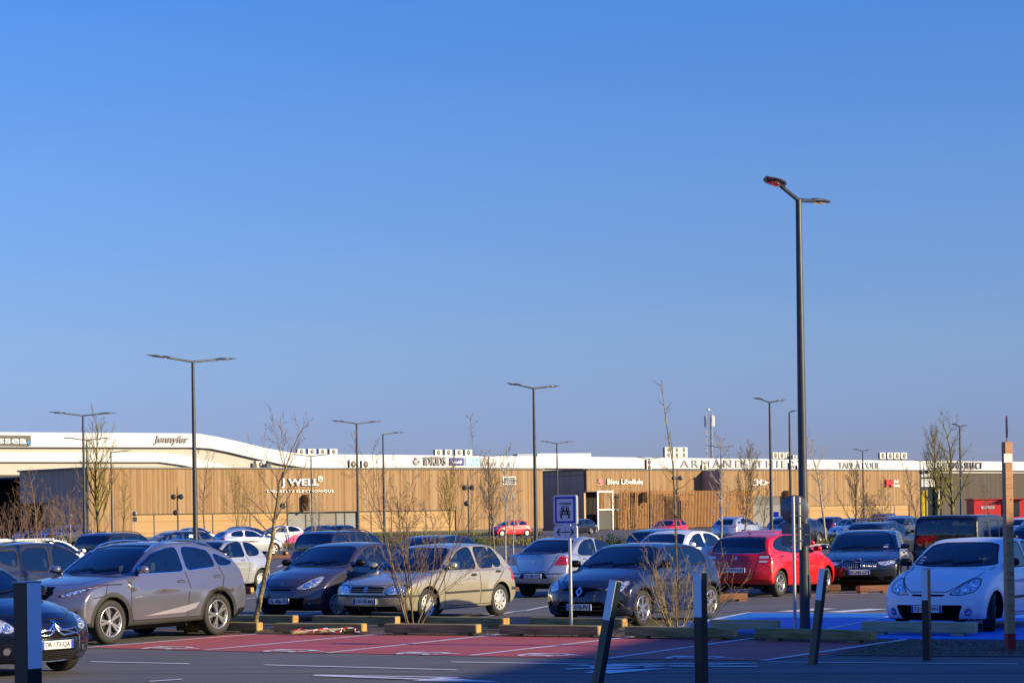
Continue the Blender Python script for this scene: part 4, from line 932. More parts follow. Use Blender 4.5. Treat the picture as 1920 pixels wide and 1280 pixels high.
# --- left wood-clad shop block
A = Wall('shop_building', (-41.0, 212.0)); ZT = 7.1
def tA(px): return A.tz(px, 940)[0]
LA = tA(1018); zb = .35; zl = 2.62
tl, tr = tA(248), tA(855)
m = MB(); m.box(((0 + tl) / 2, .14, (ZT + zb) / 2), (tl, .28, ZT - zb)); m.box(((tl + tr) / 2, .14, (ZT + zl) / 2), (tr - tl, .28, ZT - zl)); m.box(((tr + LA) / 2, .14, (ZT + zb) / 2), (LA - tr, .28, ZT - zb))
m.build('wall_cladding', [WOOD], A.root)
m = MB(); s0, s1 = tA(540), tA(672)
for a, b in ((tl, s0), (s1, tr)): m = MB(); m.box(((a + b) / 2, .32, (zl + zb) / 2), (b - a, .3, zl - zb)); m.build('lower_cladding', [WOODH], A.root)
m = MB()
for px in (290, 400, 470, 697, 735, 800): m.box((tA(px), .155, (zl + zb) / 2), (.10, .06, zl - zb))
m.box(((tl + tr) / 2, .10, zl - .02), (tr - tl, .24, .06)); m.build('panel_joints', [DGP], A.root)
m = MB(); m.box((LA / 2, .1, ZT + .07), (LA + .3, .55, .14)); m.box((-.0, 6.8, ZT + .07), (.5, 13.4, .14)); m.build('coping', [COP], A.root)
m = MB(); m.box((-.0 + .14, 3.6, ZT / 2), (.28, 6.6, ZT)); m.box((.14, 10.1, (ZT + 3.9) / 2), (.28, 6.6, ZT - 3.9)); m.build('side_cladding', [SHADEWOOD], A.root)
m = MB(); m.box((1.8, 10, 3.85), (3.4, 6.5, .08)); m.box((1.2, 7.0, 1.9), (.1, .1, 3.8)); m.build('soffit', [DGP], A.root)
m = MB(); m.box((2.4, 10, 1.95), (.06, 6, 3.7)); m.build('shop_window', [SHOPG], A.root)
m = MB(); m.box((.5, 13.2, 1.95), (.25, .25, 3.8)); m.build('column', [WOODH], A.root)
m = MB(); m.box((LA / 2, 13, ZT - .5), (LA - .6, 25.5, .1)); m.build('roof', [ROOFM], A.root)
m = MB(); m.box((LA - .14, 13, ZT / 2), (.28, 25.4, ZT)); m.box((LA / 2, 26, ZT / 2), (LA, .3, ZT)); m.build('rear_walls', [DWOOD], A.root)
m = MB(); m.box((LA / 2, .25, .17), (LA - .1, .3, .34)); m.build('plinth', [DGP], A.root)
m = MB(); ss = [tA(x) for x in (540, 577, 602, 634, 650, 672)]; 
for i in range(5): m.box(((ss[i] + ss[i + 1]) / 2, .45, (zl + .1) / 2), (ss[i + 1] - ss[i] - .08, .08, zl - .1), 0 if i != 2 else 1)
m.build('shop_front_panels', [GREYP, mat('brown_grey_panel', (.16, .13, .125), .5)], A.root)
m = MB(); [m.box((t, .40, zl / 2), (.09, .14, zl)) for t in ss]; m.box(((ss[0] + ss[-1]) / 2, .4, zl - .06), (ss[-1] - ss[0], .14, .1)); m.build('shop_front_frame', [DGP], A.root)
tag(A.root, 'long shop building clad in orange-brown upright boards with a grey shaded end wall', 'building')
# --- right wood-clad block
B = Wall('shop_building', (8.9, 259.0)); J = 3.0
def tB(px, out=0.): return B.tz(px, 920, out)[0]
ti = tB(1320); tj = tB(1350, J); te = tB(1728, J); zc = B.tz(1101, 881)[1]
m = MB(); zd = B.tz(1110, 921)[1]; td = tB(1148); m.box((td / 2, .14, (zc + zd) / 2), (td, .28, zc - zd)); m.box(((td + ti) / 2 + 1, .14, zc / 2), (ti - td + 2, .28, zc)); m.build('wall_cladding', [WOOD], B.root)
g0, g1 = tB(1413, J), tB(1465, J); g2, g3 = tB(1518, J), tB(1705, J); zg = B.tz(1440, 930, J)[1]; zh = B.tz(1600, 947, J)[1]
m = MB(); ZB = zc - .05
for a, b, z in ((tj, g0, 0), (g0, g1, zg), (g1, g2, 0), (g2, g3, zh), (g3, te, 0)): m.box(((a + b) / 2, -J + .14, (ZB + z) / 2), (b - a, .28, ZB - z))
m.build('wall_cladding', [WOOD], B.root)
m = MB(); m.box(((g2 + g3) / 2, -J + .3, zh / 2), (g3 - g2, .3, zh)); m.build('lower_cladding', [WOODH], B.root)
m = MB(); t5 = tB(1678, J); m.box((t5, -J + .14, zh / 2), (.09, .06, zh)); m.box(((g2 + g3) / 2, -J + .12, zh), (g3 - g2, .1, .06)); m.build('panel_joints', [DGP], B.root)
m = MB(); zq = B.tz(1440, 948, J)[1]; m.box(((g0 + g1) / 2, -J + .2, (zg + zq) / 2), (g1 - g0 - .05, .1, zg - zq - .04), 1); m.box(((g0 + g1) / 2, -J + .2, zq / 2), (g1 - g0 - .05, .1, zq), 0); m.build('service_door', [GREYP, mat('panel_mid_grey', (.10, .10, .105), .5)], B.root)
m = MB(); m.box((tj + .14, -J / 2, ZB / 2), (.28, J - .02, ZB - .01)); m.build('step_cladding', [SHADEWOOD], B.root); m = MB(); m.box((.14, 7, zc / 2 + .01), (.28, 13, zc)); m.build('side_cladding', [SHADEWOOD], B.root)
m = MB(); m.box((td / 2, 1.5, zd / 2), (td, .1, zd)); m.box((te - .14, 8, ZB / 2), (.28, 22, ZB - .02)); m.build('recess_wall', [DWOOD], B.root)
m = MB(); m.box((ti / 2 + 1, .1, zc + .06), (ti + 2, .5, .12)); m.box(((tj + te) / 2, -J + .1, ZB + .06), (te - tj + .2, .5, .12)); m.box((0, 7, zc + .065), (.5, 13.6, .12)); m.build('coping', [COP], B.root)
m = MB(); m.box((te / 2, 12, zc - .6), (te, 23, .1)); m.build('roof', [ROOFM], B.root)
tag(B.root, 'wood-clad shop building with a stepped front, dark left end and upright slat screens before it', 'building')
# slatted screens and gate
def screen(px0, px1, py0, py1, out, label):
    t0, t1 = tB(px0, out), tB(px1, out); z1 = B.tz((px0 + px1) / 2, py0, out)[1]; z0 = B.tz((px0 + px1) / 2, py1, out)[1]
    r = empty('slatted_screen', B.w(t0, out, 0), BA); m = MB(); n = int((t1 - t0) / .26)
    for i in range(n): m.box(((i + .5) * (t1 - t0) / n, random.uniform(-.004, .004), (z0 + z1) / 2), (.13, .07, z1 - z0 + random.uniform(-.03, .03)))
    m.build('slats', [SLAT], r)
    m = MB(); 
    for z in (z0 + .4, z1 - .5): m.box(((t1 - t0) / 2, .08, z), (t1 - t0, .05, .12))
    m.build('rail', [DGP], r)
    for i in range(4): q = MB(); q.box(((t1 - t0) * (i + .5) / 4, .16, (z1 - .3) / 2), (.12, .12, z1 - .3)); q.build('post', [DGP], r)
    tag(r, label, 'screen', 'slatted wood screens')
screen(1160, 1187, 919, 992, 1.0, 'narrow slatted wood screen beside the white framed gate'); screen(1190, 1275, 919, 990, 1.6, 'slatted wood screen left of the thin black spotlight pole'); screen(1276, 1412, 919, 987, 2.6 + J * .3, 'longest slatted wood screen ending at the grey service door')
gt = empty('gate', B.w(tB(1117), .3, 0), BA); gw = tB(1145, .3) - tB(1117, .3); gz = B.tz(1131, 921, .3)[1]; gm_ = B.tz(1131, 955, .3)[1]
m = MB(); m.box((0, 0, gz / 2), (.2, .12, gz)); m.box((gw, 0, gz / 2), (.2, .12, gz)); m.box((gw / 2, 0, gz), (gw + .2, .12, .2)); m.box((gw / 2 + .4, 0, gm_), (gw + 1.0, .1, .14)); m.build('frame', [WFR], gt)
m = MB(); [m.box((.15 + i * .22, .02, (gz + gm_) / 2), (.12, .06, gz - gm_ - .2)) for i in range(int(gw / .22))]; m.build('slats', [SLAT], gt)
m = MB(); m.box((gw / 2, .06, gm_ / 2), (gw, .04, gm_ - .1)); m.build('mesh_panel', [DGP], gt)
tag(gt, 'tall white framed gate with slats above a dark panel', 'gate')
# --- far right: dark brown block, glazed entrance, red kiosk, yellow totem
C = Wall('shop_building', (B.w(te, -2.0, 0).x, B.w(te, -2.0, 0).y)); tc0 = C.tz(1765, 920)[0]; zC = C.tz(1800, 888)[1]; zS = C.tz(1745, 901)[1]; zS2 = C.tz(1745, 912)[1]
m = MB(); m.box((tc0 + 25, .14, zC / 2), (50, .28, zC)); m.build('wall_cladding', [DWOOD], C.root)
m = MB(); m.box((tc0 / 2, 1.2, zS2 / 2), (tc0, .1, zS2)); m.build('entrance_glass', [SHOPG], C.root)
m = MB(); m.box((tc0 / 2, .9, (zS + zS2) / 2), (tc0, .3, zS - zS2)); m.build('entrance_sign_band', [mat('pale_sign_band', (.45, .47, .5), .4)], C.root)
m = MB(); m.box((tc0 / 2, 1.3, (zS + zC) / 2 + .2), (tc0, .3, zC - zS)); m.build('upper_wall', [CREAM], C.root)
m = MB(); [m.box((tc0 * k / 5, 1.1, zS2 / 2), (.12, .12, zS2)) for k in range(6)]; m.build('entrance_mullions', [DGP], C.root)
m = MB(); m.box((tc0 + 25, .1, zC + .06), (50.2, .5, .12)); m.build('coping', [COP], C.root)
m = MB(); m.box((25, 8, zC - .4), (50, 15, .1)); m.build('roof', [ROOFM], C.root)
tag(C.root, 'dark brown clad building beside the glazed entrance at the far right', 'building')
kx = at(1820, 960, 235); kb = empty('food_kiosk', (kx.x, kx.y, 0), R(8)); s_ = FPX / 235; zk = 2 + (951 - 937) / s_
m = MB(); m.box((6.2, .1, zk / 2 + .2), (12.4, 2.4, zk - .4))
[m.box((7.3 + k * .25, -1.13, zk / 2 + .2), (.1, .06, zk - .5)) for k in range(20)]; m.build('body', [REDM], kb)
m = MB(); m.box((6.2, .1, zk + .05), (12.8, 2.7, .12)); m.build('roof', [mat('kiosk_roof', (.35, .02, .02), .5)], kb)
m = MB(); m.box((4.1, -1.16, 1.75), (1.9, .08, 1.6)); m.build('serving_hatch', [SHOPG], kb); m = MB(); m.box((4.2, -1.5, 2.75), (2.6, .8, .06)); m.build('awning', [BLK], kb)
m = MB(); m.box((1.5, -1.13, 1.95), (1.5, .04, .3)); m.build('name_board', [mat('kiosk_board', (.5, .4, .42), .5)], kb)
tag(kb, 'red steel food kiosk with ribbed side in front of the dark brown wall', 'kiosk')
yt = empty('totem_sign', at(1731, 960, 222).xy.to_3d()); s_ = FPX / 222; zt_ = 2 + (952 - 919) / s_
m = MB(); m.box((0, 0, zt_ / 2), (.30, .25, zt_), bev=.03); m.build('left_panel', [YEL], yt); m = MB(); m.box((.40, .05, zt_ / 2 + .15), (.1, .25, zt_ - .2)); m.build('right_edge', [YEL], yt); m = MB(); m.box((.22, .05, zt_ / 2), (.12, .16, zt_ - .3)); m.build('core', [DGP], yt)
tag(yt, 'slim bright yellow totem at the right end of the wood-clad building', 'sign')
# --- white shopping mall behind
M = Wall('shopping_mall', (-28.3, 290.0), R(43.0))
def band(pix, o0, o1, mt, nm, par=None): mb = MB(); M.prism(mb, pix, o0, o1); return mb.build(nm, [mt], par or M.root)
hi = [(-300, 808), (340, 812), (372, 812.5), (410, 819), (450, 828), (500, 840), (540, 847), (575, 851), (800, 853)]
lowc = [(800, 876), (620, 876.5), (575, 876), (530, 870), (480, 859), (430, 847), (395, 840), (360, 838), (-300, 837)]
band(hi + lowc, .02, .45, CLADW, 'upper_band')
band([(800, 853), (1100, 856), (1500, 861), (1930, 865.5), (2300, 869), (2300, 885), (1930, 882), (1500, 879), (1100, 877.5), (800, 876)], .02, .45, CLADW, 'long_band')
band([(-300, 847), (280, 848.5), (310, 849), (345, 854), (400, 867), (440, 877), (460, 885), (380, 879), (340, 871), (300, 865.5), (-300, 865)], .02, .35, CLADW, 'middle_band')
band([(-300, 904), (60, 905), (60, 921), (-300, 921)], .02, .35, CLADW, 'lower_band')
back = [(-300, 812), (372, 815), (450, 831), (575, 854), (2300, 872), (2300, 960), (300, 960), (60, 921), (-300, 921)]
band(back, -.3, .0, CREAM, 'wall')
band([(-300, 921.5), (120, 921.5), (120, 990), (-300, 990)], -.6, -.31, SHOPG, 'shop_windows')
def strip(pl, nm, o0, o1, th):
    mb = MB()
    for (a, b) in zip(pl[:-1], pl[1:]): M.prism(mb, [a, b, (b[0], b[1] + th), (a[0], a[1] + th)], o0, o1)
    mb.build(nm, [DGP], M.root)
strip([(-300, 837), (360, 838), (395, 840), (430, 847), (480, 859), (530, 870), (575, 876), (620, 876.5), (800, 876)], 'band_trim', -.0, .5, 1.2)
strip([(800, 876), (1100, 877.5), (1500, 879), (1930, 882), (2300, 885)], 'band_trim', -.0, .5, 1.0)
strip([(-300, 865), (300, 865.5), (340, 871), (380, 879)], 'band_trim', 0., .4, 1.2); strip([(-300, 921), (60, 921)], 'band_trim', 0, .4, 1.5)
m = MB()
for px in list(range(30, 372, 68)) + [420, 465, 510] + list(range(600, 1920, 78)):
    ytop = np.interp(px, [a for a, b in hi] + [1100, 1500, 1930], [b for a, b in hi] + [856, 861, 865.5]); ybot = np.interp(px, [360, 395, 430, 480, 530, 575, 800, 1100, 1500, 1930], [838, 840, 847, 859, 870, 876, 876, 877.5, 879, 882])
    M.prism(m, [(px - .12, ytop + 1), (px + .12, ytop + 1), (px + .12, ybot - .5), (px - .12, ybot - .5)], .44, .455)
m.build('panel_joints', [mat('joint_grey', (.5, .5, .5), .6)], M.root)
z_ = M.tz(700, 853)[1]; m = MB(); tt0 = M.tz(560, 860)[0]; tt1 = M.tz(2100, 860)[0]; m.box(((tt0 + tt1) / 2, 25, z_ - .4), (tt1 - tt0, 50, .2)); m.build('roof', [ROOFM], M.root)
m = MB(); t9 = M.tz(-300, 860)[0]; t8 = M.tz(372, 860)[0]; m.box(((t9 + t8) / 2, 25, 12.2), (t8 - t9, 50, .2)); m.box((t8, 25, 11.3), (.3, 50, 1.8)); m.build('roof', [ROOFM], M.root)
rb = [(1008, 850), (1108, 849.5), (1108, 857), (1008, 857)]
band(rb, -8, -7, mat('rooftop_box', (.72, .72, .73), .5), 'plant_room'); band([(970, 851), (1007, 850), (1007, 857), (970, 857)], -8.2, -7.2, mat('plant_room_blue', (.25, .3, .4), .5), 'plant_room')
tag(M.root, 'long white shopping mall with curved cream and white bands behind the wood-clad shops', 'building')
# ============================================================ signs
def sign(name, label, wall, fn, mats, out=0.0):
    mb = MB(); fn(mb); o = mb.build(name, mats); o.location = wall.P0; o.rotation_euler = (0, 0, wall.a); tag(o, label, 'sign', 'shop signs'); return o
def f1(mb): M.rect(mb, -80, 815, 58, 834.5, .46, .7, 0)
r = sign('shop_sign', 'dark panel with white letters at the left edge of the white mall', M, f1, [DGP])
q = MB(); M.text(q, 'chaussea', -66, 817.5, 50, 831, .74, .03, font_bold=.012); q.build('lettering', [LETW], r)
q = MB(); t_, zz = M.tz(53.2, 829.8, .74); q.lathe([(0, -.78), (.22, -.78), (.22, -.7)], 16, 'Y', (t_, 0, zz)); q.build('blue_dot', [mat('blue_dot', (.02, .25, .8), .4)], r)
sign('shop_sign', 'grey slanted cursive lettering high on the white mall left of the tall lamp post', M, lambda mb: M.text(mb, 'Jennyfer', 288, 816, 354, 834, .54, .07, font_bold=.03, shear=.25), [LETG])
def ida(mb):
    M.text(mb, 'ïDKIDS', 794, 855.5, 836, 872, .60, .1, font_bold=.02)
    mb2 = []
    for k in range(14):
        a0 = R(185 + k * 12.2); a1 = R(185 + (k + 1) * 12.2); c = M.tz(781.5, 862, .6)
        q = [(c[0] + r_ * .95 * cos(a), c[1] + r_ * sin(a)) for r_, a in ((.36, a0), (.70, a0), (.70, a1), (.36, a1))]
        mb.prism(q, lambda t, z, h: (t, -h, z), .5, .62, 0)
    for (px, py, rr) in ((780, 860, .19), (817, 858.6, .12)):
        c = M.tz(px, py, .64); mb.prism([(c[0] + rr * cos(2 * pi * j / 12), c[1] + rr * sin(2 * pi * j / 12)) for j in range(12)], lambda t, z, h: (t, -h, z), .5, .66, 1)
sign('shop_sign', 'striped grey lettering with smile mark and red dots on the white mall', M, ida, [mat('sign_mid_grey', (.25, .25, .26), .5), mat('sign_red', (.6, .02, .03), .4)])
for (x0, x1, txt, col, lab, ink) in ((843, 870, 'okaidi', (.03, .03, .25), 'dark blue square sign with white name on the white mall', (.8, .8, .8)), (873, 901, 'obaibi', (.30, .58, .78), 'pale blue square sign on the white mall, right of the dark blue one', (.5, .75, .85)), (902, 930, 'oxybul', (.36, .36, .37), 'grey square sign with coloured rings on the white mall', (.8, .8, .8))):
    r = sign('shop_sign', lab, M, lambda mb: M.rect(mb, x0, 858, x1, 872, .46, .58), [mat('board_' + txt[:3], col, .5)])
    q = MB(); M.text(q, txt, x0 + (5 if txt != 'oxybul' else 9), 862, x1 - 4, 868.5, .60, .015, font_bold=.02); q.build('lettering', [mat('ink_' + txt[:3], ink, .5)], r)
    if txt == 'oxybul':
        q = MB()
        for j, (dx, dy) in enumerate(((0, 1.6), (1.6, 0), (0, -1.6), (-1.6, 0))):
            c = M.tz(909 + dx, 865 - dy, .6); q.prism([(c[0] + .09 * cos(2 * pi * k / 8), c[1] + .09 * sin(2 * pi * k / 8)) for k in range(8)], lambda t, z, h: (t, -h, z), .58, .6, j)
        q.build('coloured_rings', [mat('ring_%d' % j, c_, .5) for j, c_ in enumerate([(.6, .02, .02), (.8, .6, .02), (.03, .4, .08), (.6, .1, .1)])], r)
sign('shop_sign', 'wide spaced capitals ARMAND THIERY along the white mall band', M, lambda mb: M.text(mb, 'ARMAND  THIERY', 1276, 862.5, 1508, 876, .54, .08, spacing=1.35), [MT.get('letter_shadow_grey') or mat('letter_shadow_grey', (.30, .30, .31), .5)])
sign('shop_sign', "slim grey capitals TAPE À L'OEIL on the mall band right of the tallest lamp post", M, lambda mb: M.text(mb, "TAPE À L'OEIL", 1572, 863.5, 1650, 878, .54, .08), [MT['letter_shadow_grey']])
sign('shop_sign', 'narrow capitals at the right end of the white mall behind the bare tree', M, lambda mb: M.text(mb, 'TIMES SELECT', 1778, 866, 1842, 878.5, .62, .14), [LETG])
def jw(mb):
    A.text(mb, 'J WELL', 527, 897, 597, 914, .14, .10, font_bold=.012); A.text(mb, 'CIGARETTE ELECTRONIQUE', 500, 918, 625, 923.5, .10, .05, font_bold=.02, spacing=1.25)
    c = A.tz(600.5, 897.5, .1); mb.prism([(c[0] + a, c[1] + b) for a, b in ring(.24, .30, 20, 1.)], lambda t, z, h: (t, -h, z), .02, .14)
    A.text(mb, 'JW', 596.5, 893, 604.5, 902, .10, .03)
sign('shop_sign', 'white raised lettering J WELL with round monogram on the left wood-clad building', A, jw, [LETW])
def bk(mb):
    A.rect(mb, 943, 893, 967.5, 908.5, .02, .10, 0); A.rect(mb, 945, 895, 965.5, 906.5, .10, .13, 1)
r = sign('shop_sign', 'small framed black and white sign near the right end of the left wood-clad building', A, bk, [LETW, DGP])
q = MB(); A.text(q, 'BLACK &', 950, 896.5, 961, 899.5, .15, .01); A.text(q, 'Barber', 948, 901, 964, 905, .15, .01, shear=.2); q.build('lettering', [LETW], r)
r = sign('shop_sign', 'white rounded lettering Bleu Libellule with pink wing mark on the wood-clad wall', B, lambda mb: B.text(mb, 'Bleu Libellule', 1138.5, 898, 1205, 907.5, .12, .06, font_bold=.012), [LETW])
def wing(pts): 
    q = MB(); B.prism(q, pts, .03, .14); return q
for pts in ([(1121.5, 899), (1123.5, 896.5), (1125, 895), (1126, 899), (1131, 903), (1126, 902.5)], [(1120, 903), (1123, 901), (1128, 903), (1133, 904.5), (1127, 905.5)], [(1119, 909.5), (1126, 907), (1133, 905.5), (1129, 908), (1122, 910)]):
    wing(pts).build('pink_wing', [mat('sign_pink', (.70, .22, .27), .45)], r)
def cm(mb):
    B.text(mb, 'CM', 1408, 898, 1427.5, 910.5, J + .10, .05, font_bold=.005)
    for cy in (900.5, 908): c = B.tz(1431, cy, J + .1); mb.prism([(c[0] + a, c[1] + b) for a, b in ring(.09, .14, 14, 1.2)], lambda t, z, h: (t, -h, z), J + .02, J + .12)
    B.prism(mb, [(1433, 901), (1446, 905.5), (1446, 907.5), (1433, 902.5)], J + .02, J + .10); B.prism(mb, [(1433, 907), (1446, 900), (1446, 902.5), (1433, 908.5)], J + .11, J + .15)
sign('shop_sign', 'white letters CM followed by a pair of scissors on the stepped wood-clad front', B, cm, [LETW])
def mk_(mb):
    B.text(mb, 'M', 1661, 898.5, 1673.5, 912, J + .16, .12, 0, font_bold=.05); B.text(mb, 'thé', 1675, 898.5, 1684, 905, J + .12, .06, 1, font_bold=.02); B.text(mb, 'koo', 1675, 906.5, 1686, 912.5, J + .12, .06, 1, font_bold=.02)
sign('shop_sign', 'bold red M with two small white words near the yellow totem', B, mk_, [MT['sign_red'], LETW])
r = sign('shop_sign', 'small white lettering on the dark shop front at the far left', M, lambda mb: M.text(mb, 'chaussea', 23, 960, 61, 968, .2, .05, font_bold=.02), [LETW])
for (px, y0, y1, wl, ot, lb) in ((580.5, 926, 957, A, 1.0, 'under the J WELL lettering'), (1214, 922, 942, B, 2.6, 'in front of the slatted wood screens'), (1479, 919, 939, B, J + .8, 'right of the grey service door')):
    t_, z0_ = wl.tz(px, y1, ot); _, z1_ = wl.tz(px, y0, ot); r = empty('projecting_sign', wl.w(t_, 0, z0_), wl.a); m = MB(); m.box((0, -ot / 2 - .1, (z1_ - z0_) / 2), (.12, ot, z1_ - z0_)); m.build('panel', [mat('bronze_panel', (.35, .19, .04), .5)], r)
    m = MB(); m.box((0, -.06, (z1_ - z0_) * .2), (.06, .12, .06)); m.box((0, -.06, (z1_ - z0_) * .8), (.06, .12, .06)); m.build('bracket', [DGP], r)
    tag(r, 'bronze blade sign projecting from the wall ' + lb, 'sign', 'bronze projecting signs')
# ============================================================ rooftop air conditioners
ACM = mat('unit_cream', (.62, .60, .56), .5); ACD = mat('fan_grille', (.16, .14, .12), .5); ACS = mat('unit_side', (.10, .11, .13), .5)
def ac(px0, px1, py0, py1, wall, out, fans, label, group):
    t0, z0 = wall.tz(px0, py1, out); t1, _ = wall.tz(px1, py1, out); _, z1 = wall.tz(px0, py0, out); w_, h_ = t1 - t0, z1 - z0
    r = empty('air_conditioner', wall.w((t0 + t1) / 2, out, z0), wall.a)
    m = MB(); m.box((0, .22, h_ / 2), (w_, .42, h_), bev=.02); m.build('casing', [ACM], r); m = MB(); m.box((-w_ / 2 - .008, .22, h_ / 2), (.012, .36, h_ * .86)); m.box((0, .2, -.25), (w_ * .8, .3, .5)); m.build('side_grille', [ACS], r)
    for k in range(fans):
        zc_ = h_ * (k + .5) / fans; rr = min(w_ * .34, h_ / fans * .38)
        m = MB(); m.lathe([(0, -.03), (rr, -.03), (rr, 0.), (rr * 1.0, .01)], 18, 'Y', (0, 0, zc_)); m.lathe([(rr * 1.08, -.015), (rr, -.04), (rr * .96, -.015)], 18, 'Y', (0, 0, zc_))
        m.lathe([(0, -.045), (rr * .28, -.045), (rr * .28, -.03)], 12, 'Y', (0, 0, zc_), mi=1); m.build('fan', [ACD, ACM], r)
    tag(r, label, 'air conditioner', group)
for k, x in enumerate((558, 578, 598, 618.5)): ac(x, x + 14.5, 841, 851, M, -3, 1, ['first', 'second', 'third', 'rightmost'][k] + ' cream fan unit of the row of four above the J WELL building', 'rooftop fan units in fours')
for k, x in enumerate((816, 834.5, 854, 872)): ac(x, x + 13.5, 842.5, 853, M, -3, 1, ['first', 'second', 'third', 'rightmost'][k] + ' cream fan unit of the row of four above the blue square signs', 'rooftop fan units in fours')
for k, x in enumerate((1650, 1664, 1677, 1690)): ac(x, x + 11, 848, 859.5, M, -3, 1, ['first', 'second', 'third', 'rightmost'][k] + ' cream fan unit of the row of four above the red M sign', 'rooftop fan units in fours')
for k, x in enumerate((1449, 1461, 1473)): ac(x, x + 10.5, 847.5, 858.5, M, -3, 1, ['first', 'second', 'third'][k] + ' cream fan unit of the row beside the tallest lamp post', 'rooftop fan units in fours')
ac(1487, 1495, 853, 860, M, -2, 1, 'small low fan unit touching the tallest lamp post in the view', 'rooftop fan units in fours')
for k, x in enumerate((1247, 1262.5, 1276)): ac(x, x + 13.5, 838, 857, M, -2, 2, ['left', 'middle', 'right'][k] + ' double-fan unit of the three stacked on the mall roof', 'double fan units')
for (x0, x1, y0, y1, w_, nf, lb) in ((480, 499, 864, 877.5, A, 1, 'large fan unit between solar grey boxes on the left wood-clad roof'), (656, 669.5, 862, 877.5, A, 1, 'tall cream unit with a dark side left of the grey louvre box'), (679, 693, 863, 877.5, A, 1, 'grey louvred unit on the left wood-clad roof beside a lamp post'),
    (1213, 1222.5, 861, 881, B, 2, 'double-fan unit on the roof above Bleu Libellule'), (1317, 1327, 871, 881, B, 1, 'small single-fan unit standing under the ARMAND capitals'), (1481, 1486, 867, 883, B, 1, 'narrow grey unit behind the single-arm lamp post'), (1495.5, 1502, 872, 883, B, 1, 'small dark unit half hidden by the tallest lamp post')): ac(x0, x1, y0, y1, w_, -2.0, nf, lb, 'units on the wood-clad roofs')
for (x0, x1, lb) in ((471, 480, 'dark blue box left of the large fan unit on the left roof'), (498, 506, 'dark blue box right of the large fan unit on the left roof')):
    t0, z0 = A.tz(x0, 877.5, -1.6); t1, _ = A.tz(x1, 877.5, -1.6); _, z1 = A.tz(x0, 869, -1.6); r = empty('roof_box', A.w((t0 + t1) / 2, -1.6, z0), BA); m = MB(); m.box((0, 0, (z1 - z0) / 2 - .1), (t1 - t0, .4, z1 - z0 + .3), bev=.03); m.build('casing', [mat('roof_box_blue', (.06, .08, .13), .35)], r)
    m = MB(); [m.box((0, -.21, (z1 - z0) * k / 4), (t1 - t0 - .06, .02, .025)) for k in range(1, 4)]; m.build('louvres', [DGP], r); tag(r, lb, 'roof box')
# lattice telecom mast
p = at(1332, 960, 420); s_ = FPX / 420; TM = empty('telecom_mast', (p.x, p.y, 0)); zt_ = 2 + (958 - 770) / s_; hw = .5
GALV = mat('galvanised_steel', (.42, .44, .46), .45, .7)
m = MB()
for a in (-1, 1):
    for b in (-1, 1): m.tube([(a * hw * 1.1, b * hw * 1.1, 0), (a * hw, b * hw, zt_)], .05, 5)
n = 26
for k in range(n):
    z0_, z1_ = zt_ * k / n, zt_ * (k + 1) / n; s1_ = 1 if k % 2 else -1
    for (u, v) in (((-s1_ * hw, -hw), (s1_ * hw, -hw)), ((-s1_ * hw, hw), (s1_ * hw, hw)), ((-hw, -s1_ * hw), (-hw, s1_ * hw)), ((hw, -s1_ * hw), (hw, s1_ * hw))): m.tube([(u[0], u[1], z0_), (v[0], v[1], z1_)], .02, 4)
    m.tube([(-hw, -hw, z1_), (hw, -hw, z1_)], .03, 4)
m.build('lattice', [GALV], TM)
m = MB(); m.box((.62, -.5, zt_ - 1.9), (.28, .2, 2.2), bev=.04); m.build('antenna', [LETW], TM)
for (x, y, z) in ((.95, -.1, zt_ - 2.0), (-.8, -.3, zt_ - 2.0)): q = MB(); q.box((x, y, z), (.26, .2, 2.1), bev=.04); q.tube([(x * .6, y, z - .6), (x, y, z - .6)], .04, 5); q.build('antenna', [LETW if x > 0 else mat('antenna_blue_grey', (.25, .3, .38), .5)], TM)
m = MB(); m.lathe([(0, 0), (.3, .05), (.32, .3), (.2, .42), (0, .45)], 12, 'Z', (-.1, 0, zt_)); m.tube([(.5, 0, zt_ - 1), (.5, 0, zt_ + .3)], .03, 5); m.build('top_dome', [LETW], TM)
m = MB(); m.tube([(.25, -.55, 0), (.25, -.55, zt_ - 1)], .08, 5); m.build('cable_tray', [DGP], TM)
tag(TM, 'tall lattice telecom mast with white antennas rising behind the mall roof', 'mast')
# the retail building beside the photographer whose shade falls on the bays
ed = Vector((.345, .939, 0)).normalized(); en = Vector((ed.y, -ed.x, 0)); SH = 8.0; off = SH / math.tan(SUN_EL)
pe = G(800, 1280) + en * off
SB = empty('retail_building', (0, 0, 0), atan2(ed.y, ed.x)); L0, L1 = -38.0, 15.0
SB.location = (pe.x, pe.y, 0)
m = MB(); m.box(((L0 + L1) / 2, -7.2, SH / 2), (L1 - L0, 14, SH)); m.build('wall', [WOOD], SB)
m = MB(); m.box(((L0 + L1) / 2, -7.2, SH - .04), (L1 - L0 + .3, 14.3, .1)); m.build('roof', [COP], SB)
for k in range(6): q = MB(); q.box((L0 + 5 + k * 7.6, -.17, 1.7), (4.6, .1, 2.9)); q.build('window', [SHOPG], SB); 
for k in range(6): q = MB(); q.box((L0 + 5 + k * 7.6, -.12, 3.2), (4.9, .2, .12)); q.box((L0 + 5 + k * 7.6, -.12, .2), (4.9, .2, .12)); q.build('window_frame', [DGP], SB)
q = MB(); px0, px1, py0, py1 = 5.2, 19.0, -3.0, 8.4; ia = -SB.rotation_euler.z  # unseen block, added to keep the nearest bollard in shade
def loc_(x, y, z): dx, dy = x - pe.x, y - pe.y; return (dx * cos(ia) - dy * sin(ia), dx * sin(ia) + dy * cos(ia), z)
